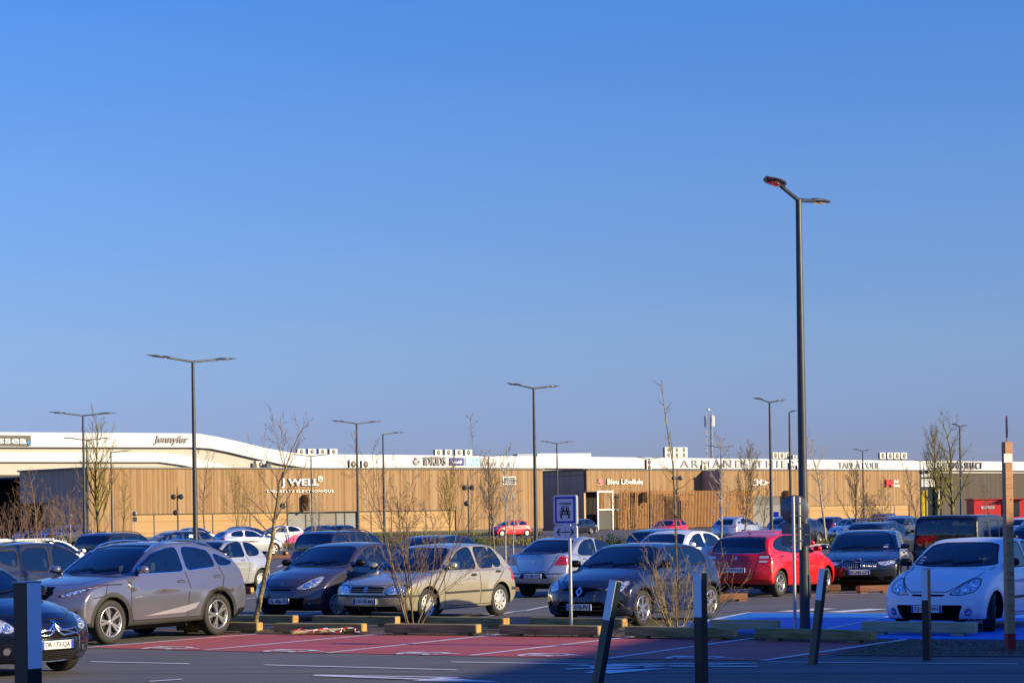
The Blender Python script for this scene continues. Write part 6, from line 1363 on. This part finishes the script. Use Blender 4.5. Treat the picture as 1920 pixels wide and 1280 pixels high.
for k in range(34):
    f = rnd.uniform(.25, .99) * 8; i = int(f); o = pts[i].lerp(pts[min(i + 1, 8)], f - i); az = rnd.uniform(0, 2 * pi); L_ = rnd.uniform(.05, .2) if i > 3 else rnd.uniform(.15, .6); dd = Vector((cos(az), sin(az), rnd.uniform(.3, 1.1))).normalized()
    m.tube([o, o + dd * L_ * .5, o + dd * L_ + Vector((0, 0, L_ * .3))], [.006, .0045, .003], 4, caps=False)
m.build('stem', [BY], TS)
tree('bare_tree', 948, 1068, 846, THIN, BP, 'slim pale bare tree left of the silver saloon, under the framed sign', r0=.04, seed=3); tree('bare_tree', 963, 1062, 860, THIN, BP, 'slim pale bare tree nearest the silver saloon', r0=.035, seed=8)
tree('bare_tree', 1350, 1058, 812, THIN, BP, 'bare tree right of the bush with the tall shoot', r0=.055, seed=4); tree('bare_tree', 1394, 1030, 845, FAST, BG, 'bare brown tree before the slatted screens, left of CM', r0=.06, seed=6)
tree('bare_shrub', 1180, 1020, 892, tp(kids=[9, 5, 3, 0], rmin=.005), BR, 'reddish twiggy shrub before the white framed gate', 'shrub', stems=4, spread=14, r0=.03); tree('bare_shrub', 1232, 1018, 905, tp(kids=[9, 5, 3, 0], rmin=.005), BR, 'reddish twiggy shrub before the middle slatted screen', 'shrub', stems=4, spread=15, r0=.03, seed=3)
tree('bare_tree', 1549, 1020, 800, THIN, BP, 'slim pale-barked bare tree right of the tallest lamp post', r0=.075, seed=7); tree('bare_tree', 1604, 1026, 878, FAST, BG, 'dark upswept bare tree before the TAPE lettering', r0=.07, seed=12)
tree('bare_shrub', 1640, 1022, 905, WIDE, BG, 'low bare shrub right of the dark upswept tree', 'shrub', stems=3, spread=10, r0=.03)
tree('bare_tree', 1755, 1012, 812, FAST, BM, 'mossy upswept bare tree beside the yellow totem', r0=.14, seed=14); tree('bare_tree', 1788, 1014, 782, WIDE, BM, 'tallest bare tree of the right-hand group with a lamp in its crown', r0=.12, seed=15); tree('bare_tree', 1858, 1002, 905, THIN, BG, 'small bare tree in front of the red kiosk', r0=.05, seed=16)
tree('bare_tree', 1722, 1016, 868, THIN, BG, 'thin bare tree left of the yellow totem', r0=.05, seed=21); tree('bare_tree', 230, 1022, 880, THIN, BM, 'small mossy bare tree just right of the big mossy one', r0=.06, seed=17); tree('bare_tree', 926, 1030, 872, FAST, BG, 'upswept brown bare tree below the framed black and white sign', r0=.06, seed=18); tree('bare_tree', 845, 1028, 868, FAST, BM, 'bare tree behind the nearest shrub, right part', r0=.06, seed=19)
tree('bare_tree', 70, 1032, 872, WIDE, BR, 'bare tree with reddish twigs at the far left before the dark shop front', r0=.07, seed=20, lean=(.05, 0))
tree('bare_tree', 1432, 1020, 895, THIN, BR, 'thin reddish bare tree before the grey service door', r0=.04, seed=23)
lbl = ['leftmost reddish shrub', 'reddish shrub under the small white lettering', 'dense shrub left of the lamp pair', 'shrub with arching stems by the lamp pair', 'shrub touching the foot of the lamp pair', 'low shrub behind the white van roof', 'sparse shrub at the left edge', 'shrub between the dark car and the lamps']
for k, (px, py, t_) in enumerate([(8, 1040, 925), (45, 1045, 915), (105, 1038, 900), (128, 1048, 915), (150, 1030, 905), (80, 1055, 940), (22, 1050, 940), (168, 1040, 935)]):
    tree('bare_shrub', px, py, t_, tp(kids=[7, 5, 3, 0], rmin=.0045, wob=[.08, .12, .16, .2]), BR, lbl[k] + ' in the scrub before the dark end wall', 'shrub', stems=5, spread=20, r0=.03, seed=30 + k)
# ============================================================ ground cover on the verges and low evergreen bushes
def tufts(name, poly, n, h, cols, seed, wmul=1.):
    rnd = random.Random(seed); P = [G(a, b) for a, b in poly]; xs = [p.x for p in P]; ys = [p.y for p in P]; pl = np.array([(p.x, p.y) for p in P]); m = MB(); k = 0
    while k < n:
        x, y = rnd.uniform(min(xs), max(xs)), rnd.uniform(min(ys), max(ys))
        if sdf(pl, np.array([x]), np.array([y]))[0] > 0: continue
        k += 1; mi = rnd.randrange(len(cols))
        for j in range(5):
            a = rnd.uniform(0, 2 * pi); hh = h * rnd.uniform(.4, 1.2); w_ = .03 * wmul; dx, dy = cos(a), sin(a); ln = rnd.uniform(.1, .5) * hh
            m.add([(x - dy * w_, y + dx * w_, .01), (x + dy * w_, y - dx * w_, .01), (x + dx * ln, y + dy * ln, hh)], [(0, 1, 2)], mi)
    return tag(m.build(name, cols, fix=False), kind='stuff')
G1 = mat('grass_green', (.055, .085, .02), .8); G2 = mat('grass_straw', (.20, .16, .06), .85); G3 = mat('leaf_dark_green', (.025, .06, .02), .6); G4 = mat('leaf_brown', (.12, .06, .03), .85)
tag(tufts('grass', [(430, 1031), (960, 1025.5), (1130, 1024), (1130, 1011), (960, 1013), (430, 1017)], 2600, .40, [G1, G2, G2, G4], 1, 1.5), 'green and straw grass growing on the planted verge between the car rows', 'grass')
tag(tufts('grass', [(700, 1006), (1018, 1004), (1018, 1000), (700, 1001)], 1100, .30, [G1, G2, G2], 2, 2.), 'dry grass strip at the foot of the left wood-clad wall', 'grass')
tag(tufts('grass', [(1490, 1023), (1700, 1019), (1700, 1006), (1480, 1009)], 1200, .3, [G1, G4, G2], 3, 1.6), 'sparse grass on the verge behind the dark estate car', 'grass')
tag(tufts('grass', [(780, 1097), (990, 1086), (990, 1072), (780, 1078)], 900, .25, [G4, G2], 4, .8), 'brown stalks on the planted strip beside the silver saloon', 'grass')
tag(tufts('dead_leaves', [(300, 1181), (430, 1178), (1230, 1186), (1650, 1200), (2000, 1204), (2000, 1229), (1580, 1227), (1650, 1206), (900, 1191), (430, 1188)], 2600, .018, [G4, G2, mat('leaf_rust', (.25, .10, .04), .85)], 5, .5), 'dead leaves and bark chips on the strip between the wheel stops', 'leaves')
def bush(px, py, w_, h_, label, seed):
    b0 = G(px, py); r = empty('evergreen_bush', (b0.x, b0.y, 0)); rnd = random.Random(seed); m = MB(); n = 900
    for k in range(n):
        a = rnd.uniform(0, 2 * pi); e = rnd.uniform(0, 1); rr = (rnd.uniform(.5, 1.)) * (1 + .2 * sin(3 * a + seed)); c = Vector((w_ / 2 * rr * cos(a) * sqrt(1 - e * e * .9), w_ * .4 * rr * sin(a) * sqrt(1 - e * e * .9), h_ * e * rr * .95 + .03))
        d = Vector((rnd.gauss(0, 1), rnd.gauss(0, 1), rnd.gauss(.3, 1))).normalized(); u = d.orthogonal().normalized() * .045; v = d * .09; m.add([c - u, c + u, c + v], [(0, 1, 2)], rnd.randrange(2))
    m.build('foliage', [G3, G1], r, fix=False); q = MB()
    for k in range(7): a = k * .9; q.tube([(0, 0, 0), (w_ * .25 * cos(a), w_ * .2 * sin(a), h_ * .6)], .012, 4)
    q.build('stem', [BG], r); tag(r, label, 'bush', 'low evergreen bushes')
bush(893, 1028, 1.6, .75, 'round green bush above the roof of the beige hatchback', 1); bush(1155, 1032, 1.8, .9, 'green bush between the silver saloon and the white hatchback', 2); bush(1588, 1026, 2.6, .8, 'wide low green bush on the verge behind the dark estate car', 3); bush(745, 1029, 1.5, .6, 'small green bush behind the dark car roof', 4)
# ============================================================ cars placed in the rows
TO, AW = -122.6, 57.4
def mk(k, res=1.5, paint=None, detail=True): return build_car(S[k], res, detail, paint)
def sub(root, nm, mb, mats): return mb.build(nm, mats, root)
def fogs(root, bvh, pts, r_=.045):
    for (y, z) in pts:
        for sg in (-1, 1):
            h = bvh.ray_cast(Vector((5, sg * y, z)), Vector((-1, 0, 0))); nn = h[1] if h[1].x > 0 else -h[1]; rot = nn.to_track_quat('Z', 'X').to_matrix()
            t = MB(); t.lathe([(r_ * 1.25, -.004), (r_ * 1.2, .006), (r_, .008), (r_ * .9, -.002)], 16, mi=0); t.lathe([(r_ * .92, 0), (.001, .003)], 16, mi=1)
            m = MB(); m.v = [tuple(rot @ Vector(v) + h[0]) for v in t.v]; m.f = t.f; m.m = t.m; m.sm = t.sm; m.build('fog_lamp', [BLK, LENSM], root)
def bars(root, bvh, zs, y1, nm='grille_bar', m_=None, th=.008, y0=0.0, sg=1):
    m = MB()
    for z in zs:
        for s_ in ((-1, 1)):
            pts = []
            for k in range(7):
                y = s_ * (y0 + (y1 - y0) * k / 6); h = bvh.ray_cast(Vector((5 * sg, y, z)), Vector((-sg, 0, 0)))
                if h[0]: pts.append(h[0] + Vector((.006 * sg, 0, 0)))
            if len(pts) > 1: m.tube(pts, th, 6)
    if m.v: m.build(nm, [m_ or CHR], root)
# --- big grey crossover
r, b = mk('suv', 1.9); s = S['suv']; place(r, 203, 1207, TO, 'FL', s, (.165, .168, .225), 'grey-violet crossover with chrome window line, largest car on the left')
bars(r, b, [.84, .74, .64, .54, .44], .26, m_=mat('grille_dark_chrome', (.25, .25, .27), .3, .8), th=.008); m = MB()
for sg in (-1, 1):
    h = [b.ray_cast(Vector((5, sg * y, z)), Vector((-1, 0, 0)))[0] for y, z in ((.82, .905), (.87, .945), (.89, .965), (.86, .93))]
    m.add([p + Vector((.01, sg * .004, .002)) for p in h], [(0, 1, 2, 3)])
m.build('indicator', [ORNG], r)
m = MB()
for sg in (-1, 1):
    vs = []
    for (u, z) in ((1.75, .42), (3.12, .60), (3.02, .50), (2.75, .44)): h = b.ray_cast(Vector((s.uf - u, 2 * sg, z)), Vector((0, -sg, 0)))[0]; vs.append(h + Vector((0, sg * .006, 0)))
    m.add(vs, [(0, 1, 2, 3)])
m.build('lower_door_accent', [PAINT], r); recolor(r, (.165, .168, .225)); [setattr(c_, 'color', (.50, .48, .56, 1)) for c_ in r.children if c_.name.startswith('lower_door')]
m = MB(); m.box((s.uf - 4.27, 0, 1.435), (.22, 1.0, .025), 0, Matrix.Rotation(-R(14), 3, 'Y'), bev=.01); m.build('spoiler', [BLK], r)
# --- dark grey hatchback
def clio3(px, py, wh, col, lab, pl, paint=None, turn=0, bdm=None):
    s = S['clio3']; r, b = mk('clio3', 1.8, paint); s_ = MB(); place(r, px, py, TO, wh, s, col, lab); plate(r, b, s, pl); fogs(r, b, [(.63, .335)], .048)
    h = .052; badge(r, b, .70, 1, [[(0, h), (.034, 0), (.02, 0), (0, h * .6)], [(0, h), (0, h * .6), (-.02, 0), (-.034, 0)], [(-.034, 0), (-.02, 0), (0, -h * .6), (0, -h)], [(.034, 0), (0, -h), (0, -h * .6), (.02, 0)]])
    for c_ in r.children:
        if turn and c_.name.startswith('wheel') and c_.location.x > 0: c_.rotation_euler.z += R(turn)
    return r, b
r, b = clio3(628, 1161, 'FL', (.075, .068, .085), 'dark grey-violet hatchback with the plate AL-406-TS behind the leaning tree', 'AL-406-TS', turn=-6)
for c_ in r.children:
    if c_.name.startswith('wing_mirror'): c_.data = c_.data.copy(); c_.data.materials[0] = BLK
r, b = clio3(1857, 1183, 'FL', (.78, .79, .80), 'white hatchback parked in the shade on the blue bay at the right', 'CJ-976-VN', SOLID, turn=20)
for c_ in r.children:
    if c_.name.startswith('wing_mirror'): c_.data = c_.data.copy(); c_.data.materials[0] = BLK
STK = mat('pale_sticker', (.55, .6, .6), .5); m = MB()
for k in range(3): h = b.ray_cast(Vector((5, -.60, 1.09 + k * .045)), Vector((-1, 0, 0)))[0]; m.box(h + Vector((.012, 0, 0)), (.004, .07, .03), 0, Matrix.Rotation(-R(50), 3, 'Y'))
m.build('windscreen_sticker', [STK], r)
# --- beige hatchback
r, b = mk('golf', 1.8); s = S['golf']; place(r, 797, 1165, TO, 'FL', s, (.50, .435, .31), 'beige five-door hatchback behind the nearest bare shrub'); plate(r, b, s, 'CW-795-MQ')
bars(r, b, [.60, .635], .37, m_=PAINT, th=.007); recolor(r, (.50, .435, .31)); badge(r, b, .625, 1, [ring(.040, .050), bar((-.03, .03), (-.011, -.034), .01), bar((.03, .03), (.011, -.034), .01), bar((-.012, -.034), (0, -.004), .009), bar((.012, -.034), (0, -.004), .009), bar((-.013, .036), (0, .004), .009), bar((.013, .036), (0, .004), .009)])
bars(r, b, [.275], .58, nm='lower_grille_bar', m_=BLK); bars(r, b, [.255, .295], .2, m_=PAINT, y0=.19, th=.012, nm='lower_grille_divider'); recolor(r, (.50, .435, .31))
# --- dark blue-grey hatchback
r, b = mk('clio4', 1.8); s = S['clio4']; place(r, 1200, 1173, TO, 'FL', s, (.022, .028, .06), 'dark blue-grey hatchback with a large diamond badge, right of the carpool sign'); plate(r, b, s, 'EY-018-PV')
h = .105; w_ = .068; badge(r, b, .625, 1, [[(0, h), (w_, 0), (w_ * .5, 0), (0, h * .5)], [(0, h), (0, h * .5), (-w_ * .5, 0), (-w_, 0)], [(-w_, 0), (-w_ * .5, 0), (0, -h * .5), (0, -h)], [(w_, 0), (0, -h), (0, -h * .5), (w_ * .5, 0)]])
bars(r, b, [.30, .37], .42, m_=GPL, nm='lower_grille_bar')
for c_ in r.children:
    if c_.name.startswith('wing_mirror'): c_.data = c_.data.copy(); c_.data.materials[0] = BLK
# --- nearest dark hatchback at the left edge
r, b = mk('ds3', 2.0); s = S['ds3']; place(r, 107, 1268, -39, 'CC', s, (.006, .009, .022), 'almost black hatchback with double chevron grille cut by the left edge'); plate(r, b, s, 'DR-173-QA')
for z0_, w0 in ((.60, .42), (.535, .40)):
    m = MB(); pts = []
    for y in np.linspace(-.44, .44, 23):
        z = z0_ + max(0, .085 - abs(y) * .85) * 1.0 - .0 + (.02 if abs(y) > .1 else 0) * (abs(y) - .1) * 3
        hh = b.ray_cast(Vector((5, y, z)), Vector((-1, 0, 0)))[0]; pts.append(hh + Vector((.012, 0, 0)))
    m.tube(pts, [.006 + .012 * (1 - abs(k - 11) / 14) for k in range(23)], 8); m.build('chevron_bar', [CHR], r)
m = MB(); pts = []
for a in np.linspace(-100, 100, 30):
    y = .50 * sin(R(a)) ; z = .36 + .24 * cos(R(a)) if abs(a) < 60 else .36 + .24 * cos(R(a)); y = max(-.47, min(.47, .62 * sin(R(a))))
    hh = b.ray_cast(Vector((5, y, z - .0)), Vector((-1, 0, 0)))[0]
    if hh: pts.append(hh + Vector((.008, 0, 0)))
m.tube(pts[1:-1], .009, 7); pts = [b.ray_cast(Vector((5, y, .165 + .03 * (abs(y) / .45) ** 4)), Vector((-1, 0, 0)))[0] + Vector((.008, 0, 0)) for y in np.linspace(-.45, .45, 18)]; m.tube(pts, .011, 7); m.build('chrome_surround', [CHR], r)
m = MB()
for j, z in enumerate(np.arange(.185, .335, .026)):
    for y in np.arange(-.42, .43, .045):
        yy = y + (j % 2) * .022; q = [b.ray_cast(Vector((5, yy + .019 * cos(a), z + .014 * sin(a))), Vector((-1, 0, 0)))[0] for a in [R(60 * k + 30) for k in range(7)]]
        if all(q) and abs(yy) < .44: m.tube([p + Vector((.004, 0, 0)) for p in q], .003, 4, caps=False)
m.build('honeycomb_mesh', [GPL], r); fogs(r, b, [(.62, .35)], .05); badge(r, b, .70, 1, [[(-.045, .022), (-.015, .022), (.02, -.022), (-.01, -.022)], [(.0, .022), (.02, .022), (.05, -.022), (.025, -.022)]])
# --- silver saloon seen from behind
r, b = mk('sedan', 1.7); s = S['sedan']; place(r, 989, 1117, AW, 'RL', s, (.44, .45, .50), 'silver four-door saloon seen from behind, under the carpool sign'); plate(r, b, s, 'DS-546-YC', True)
badge(r, b, .86, -1, [[(-.045, .02), (.05, .035), (.05, .02), (-.045, .008)], [(-.05, -.02), (.045, -.008), (.045, -.02), (-.05, -.035)], bar((-.045, .014), (.0, -.004), .012), bar((.045, -.014), (.0, .004), .012), ring(.048, .056, 20, 1.1)])
# --- red hatchback seen from behind
r, b = mk('baleno', 1.7, SOLID); s = S['baleno']; place(r, 1459, 1118, AW, 'RR', s, (.58, .003, .008), 'bright red hatchback seen from behind, left of the tallest lamp post'); plate(r, b, s, 'FJ-451-LX', True)
for c_ in [x for x in r.children if x.name.startswith('taillight')]:
    sg = 1 if sum(v.co.y for v in c_.data.vertices) > 0 else -1; m = MB()
    for (y0, y1, z0_, z1_) in ((.56, .76, .90, .955), (.56, .74, .81, .845)):
        q = [b.ray_cast(Vector((-5, sg * y, z)), Vector((1, 0, 0)))[0] for y, z in ((y0, z0_), (y1, z0_), (y1, z1_), (y0, z1_))]; m.add([p + Vector((-.008, 0, 0)) for p in q], [(0, 1, 2, 3)])
    m.build('clear_lens', [TAILW], c_)
badge(r, b, .90, -1, [[(-.04, .018), (.0, .045), (.042, .018), (.025, .006), (.0, .022), (-.018, .011)], [(-.04, .018), (.03, -.03), (.045, -.018), (-.022, .028)], [(.04, -.018), (.0, -.045), (-.042, -.018), (-.025, -.006), (.0, -.022), (.018, -.011)]])
m = MB(); hh = b.ray_cast(Vector((-5, -.36, .905)), Vector((1, 0, 0)))[0]; add_text(m, 'BALENO', hh + Vector((-.008, 0, 0)), Vector((0, -1, 0)), Vector((0, 0, 1)), Vector((-1, 0, 0)), width=.20, height=.024, ext=.003); hh = b.ray_cast(Vector((-5, .34, .905)), Vector((1, 0, 0)))[0]; add_text(m, 'SUZUKI', hh + Vector((-.008, 0, 0)), Vector((0, -1, 0)), Vector((0, 0, 1)), Vector((-1, 0, 0)), width=.16, height=.024, ext=.003); m.build('tailgate_lettering', [CHR], r)
m = MB(); m.tube([(s.uf - 3.2, 0, 1.46), (s.uf - 3.3, 0, 1.55)], .006, 5); m.box((s.uf - 3.18, 0, 1.462), (.08, .03, .03)); m.build('roof_aerial', [BLK], r); recolor(r, (.58, .003, .008))
for c_ in r.children:
    if c_.name.startswith('wing_mirror'): pass
# --- dark estate facing us
r, b = mk('estate', 1.7); s = S['estate']; place(r, 1611, 1108, -104, 'CC', s, (.012, .016, .03), 'dark blue-black estate car with an upright slatted grille facing us'); plate(r, b, s, 'FF-343-CF')
m = MB()
for y in np.arange(.05, .44, .045):
    for sg in (-1, 1):
        q = [b.ray_cast(Vector((5, sg * (y + dy), z)), Vector((-1, 0, 0)))[0] + Vector((.008, 0, 0)) for z, dy in ((.72, 0.), (.64, -.005), (.57, -.015))]; m.tube(q, .006, 5)
m.build('grille_bar', [CHR], r); pts = [(0, .70), (.06, .705), (.13, .75), (.42, .75), (.455, .70), (.32, .55), (.1, .54), (0, .545)]; m = MB()
for sg in (-1, 1): m.tube([b.ray_cast(Vector((5, sg * y, z)), Vector((-1, 0, 0)))[0] + Vector((.006, 0, 0)) for y, z in pts], .009, 6)
m.build('grille_surround', [CHR], r); badge(r, b, .775, 1, [ring(.03, .042), bar((-.02, -.01), (.02, .012), .014)])
m = MB()
for k, (yy, zz_) in enumerate(((.56, 1.10), (.54, 1.05))): h = b.ray_cast(Vector((5, yy, zz_)), Vector((-1, 0, 0)))[0]; m.box(h + Vector((.012, 0, 0)), (.004, .11, .04), 0, Matrix.Rotation(-R(50), 3, 'Y'))
m.build('windscreen_sticker', [STK], r)
# --- tall boxy black car
r, b = mk('van', 1.6, SOLID); s = S['van']; place(r, 1733, 1101, AW + 4, 'RL', s, (.008, .008, .010), 'tall boxy black car with rounded rear glass behind the white hatchback'); m = MB(); h = b.ray_cast(Vector((-5, .05, 1.10)), Vector((1, 0, 0)))[0]; m.tube([h + Vector((-.02, 0, 0)), h + Vector((-.02, -.35, .06))], .012, 6); m.box(h + Vector((-.02, 0, 0)), (.05, .2, .07), bev=.02); m.build('rear_wiper', [BLK], r)
# --- dark car with roof bars and white strip at the left
r, b = mk('duster', 1.7); s = S['duster']; s_ = s; place(r, 28, 1178, AW, 'RR', s, (.04, .043, .058), 'dark grey off-road car with chunky roof bars behind the near-black hatchback')
m = MB()
for sg in (-1, 1): m.box((s.uf - 2.95, sg * .62, 1.655), (1.45, .03, .055), bev=.01)
m.build('pale_roof_bar', [mat('pale_bar', (.55, .57, .60), .4)], r); m = MB(); add_text(m, 'DUSTER', Vector((s.uf - 2.75, -.637, 1.655)), Vector((1, 0, 0)), Vector((0, 0, 1)), Vector((0, -1, 0)), width=.62, height=.028, ext=.001, spacing=1.5); m.build('bar_lettering', [GPL], r)
# --- silver three-door
r, b = mk('h206', 1.5); s = S['h206']; place(r, 487, 1107, TO, 'RL', s, (.50, .51, .53), 'silver three-door hatchback between the big grey car and the leaning tree'); H206 = r
# --- dark blue car with roof rails seen from behind
r, b = mk('logan', 1.4); s = S['logan']; place(r, 655, 1092, AW, 'RR', s, (.018, .02, .055), 'dark navy estate with roof rails behind the dark grey hatchback'); LOG = r
# --- others: lighter copies of the bodies above
PROTO = {}
def far(k, px, py, head, col, lab, wheel='CC', paint=None, res=.8, z=0, sc=1.0):
    key = (k, paint.name if paint else 'm', res)
    if key not in PROTO: PROTO[key] = mk(k, res, paint, detail=False)[0]; o = PROTO[key]
    else: o = copy_tree(PROTO[key])
    place(o, px, py, head, wheel, S[k], col, lab, z=z); o.scale = (sc, sc, sc); recolor(o, col); return o
far('logan', 232, 1083, AW + 8, (.022, .022, .026), 'black estate with tall red tail lamps behind the big grey car', 'RR', res=1.2)
far('clio3', 62, 1104, AW, (.72, .73, .75), 'white car roof showing behind the off-road car at the far left', 'RR', SOLID, 1.)
far('ds3', 835, 1100, AW, (.015, .018, .05), 'dark navy hatchback behind the roof of the beige car', 'RR', res=1.2)
far('clio3', 1268, 1098, TO, (.78, .78, .78), 'white hatchback behind the dark blue-grey one', 'FL', SOLID, 1.3)
far('baleno', 1330, 1071, AW, (.03, .035, .06), 'dark blue hatchback with alloy wheels right of the white hatchback', 'FR', res=1.2)
far('baleno', 1531, 1088, AW, (.55, .02, .035), 'red hatchback half hidden behind the bright red one', 'FR', SOLID, 1.2)
far('suv', 1905, 1092, AW, (.03, .035, .04), 'dark car at the right edge behind the wooden sign post', 'RL', res=1.)
far('clio3', 1900, 1066, TO, (.7, .7, .72), 'white car roof at the right edge below the red kiosk', 'FR', SOLID, .8)
far('h206', 1890, 1020, AW, (.7, .7, .72), 'small white car before the ribbed red kiosk', 'RL', SOLID, .8)
far('estate', 272, 1055, TO - 26, (.035, .04, .05), 'dark estate with a chrome window line above the roof of the big grey car', 'FL')
far('h206', 356, 1024, AW - 16, (.55, .56, .57), 'silver hatchback beyond the tall lamp post on the left', 'RR')
far('baleno', 425, 1034, AW, (.04, .05, .10), 'dark blue car left of the white coupe-like hatchback', 'RL'); far('clio4', 513, 1040, AW - 26, (.62, .63, .66), 'silver-white hatchback with twin-spoke alloys right of the dark blue car', 'FR')
far('sedan', 455, 1021, AW, (.06, .07, .10), 'dark saloon behind the silver-white hatchback', 'RR'); o = far('clio3', 562, 1024, TO - 28, (.75, .75, .75), 'white hatchback with a pink rear half before the grey shop front', 'RL', SOLID)
PK = mat('pink_wrap', (.75, .10, .28), .35, coat=1); s = S['clio3']
V_, N_, F__ = car_grid(s, .8); c_ = Clip(V_, N_, F__); pk = np.array([(2.05, .28), (2.5, .62), (3.3, .95), (3.7, 1.05), (4.2, 1.0), (4.2, .2)]); c_.cut(lambda V, N: np.maximum(sdf(pk, s.uf - V[:, 0], V[:, 2]), .2 - np.abs(V[:, 1])), 'pink')
ra_ = s.R + s.arch; c_.cut(lambda V, N: np.minimum(*[np.sqrt((s.uf - V[:, 0] - uw) ** 2 + (V[:, 2] - s.R) ** 2) - ra_ for uw in s.uw]), 'x', ('pink',))
link('pink_side_panel', part_mesh(c_, [f for f, t in c_.F if t == 'pink'], 'pink_side_panel', [PK], off=.004), o)
far('sedan', 628, 1021, TO, (.03, .035, .06), 'dark blue saloon before the right part of the grey shop front', 'FL'); far('clio4', 590, 1021, TO, (.05, .06, .09), 'dark hatchback right of the pink and white car', 'FL')
far('clio3', 941, 1006, TO - 28, (.60, .015, .03), 'red hatchback with a black roof parked below the framed sign', 'FL', SOLID, .9)
far('baleno', 1092, 1000, AW, (.45, .40, .32), 'beige hatchback right of the carpool sign, far off', 'RR'); far('estate', 1050, 1003, TO, (.02, .02, .03), 'dark car roof just behind the carpool sign plates', 'FR')
far('ds3', 1255, 1012, TO, (.55, .015, .03), 'red car behind the reddish twigs before the slatted screens', 'FL', SOLID)
far('suv', 1390, 1017, AW, (.55, .55, .57), 'silver crossover before the right end of the slatted screens', 'RR'); far('estate', 1445, 1022, TO, (.03, .035, .06), 'dark navy estate above the roof of the bright red car', 'FR'); far('sedan', 1468, 1004, TO, (.5, .5, .53), 'silver car roof before the grey service door', 'FR')
far('suv', 1540, 1016, AW - 10, (.32, .29, .28), 'brown-grey crossover right of the tallest lamp post', 'FR'); far('clio3', 1566, 1007, AW, (.04, .03, .07), 'dark purple hatchback left of the silver saloon nose', 'RR')
far('sedan', 1602, 1013, TO, (.62, .64, .68), 'silver-blue saloon facing us on the far row', 'FL'); far('clio4', 1618, 1014, TO, (.50, .50, .50), 'pale grey hatchback between the silver-blue saloon and the red one', 'FL')
far('clio3', 1656, 1014, TO, (.40, .03, .03), 'dark red hatchback facing us on the far row', 'FL'); far('estate', 1690, 1014, TO, (.10, .10, .12), 'grey estate right of the dark red hatchback', 'FL'); far('logan', 1655, 998, TO, (.12, .12, .13), 'grey car roof on the last row left of the yellow totem', 'FL')
far('h206', 1676, 998, TO, (.6, .6, .62), 'white car roof on the last row left of the yellow totem', 'FL', SOLID); far('baleno', 1702, 1002, AW, (.05, .05, .07), 'dark car on the last row at the foot of the yellow totem', 'RR'); far('estate', 1668, 1046, AW, (.02, .025, .04), 'black car roof showing above the dark estate', 'RR')
far('clio4', 96, 1020, TO, (.05, .05, .22), 'bright blue car behind the scrub at the left', 'FL'); far('h206', 150, 1018, AW, (.7, .7, .7), 'white car roof behind the pair of lamps on the left', 'RR', SOLID); far('sedan', 60, 1018, TO, (.06, .06, .07), 'dark saloon in the scrub at the far left', 'FR'); far('clio3', 30, 1016, TO, (.5, .5, .52), 'silver hatchback in the scrub at the far left', 'FR'); far('suv', 120, 1022, TO, (.10, .10, .11), 'grey crossover behind the scrub beside the bright blue car', 'FL')
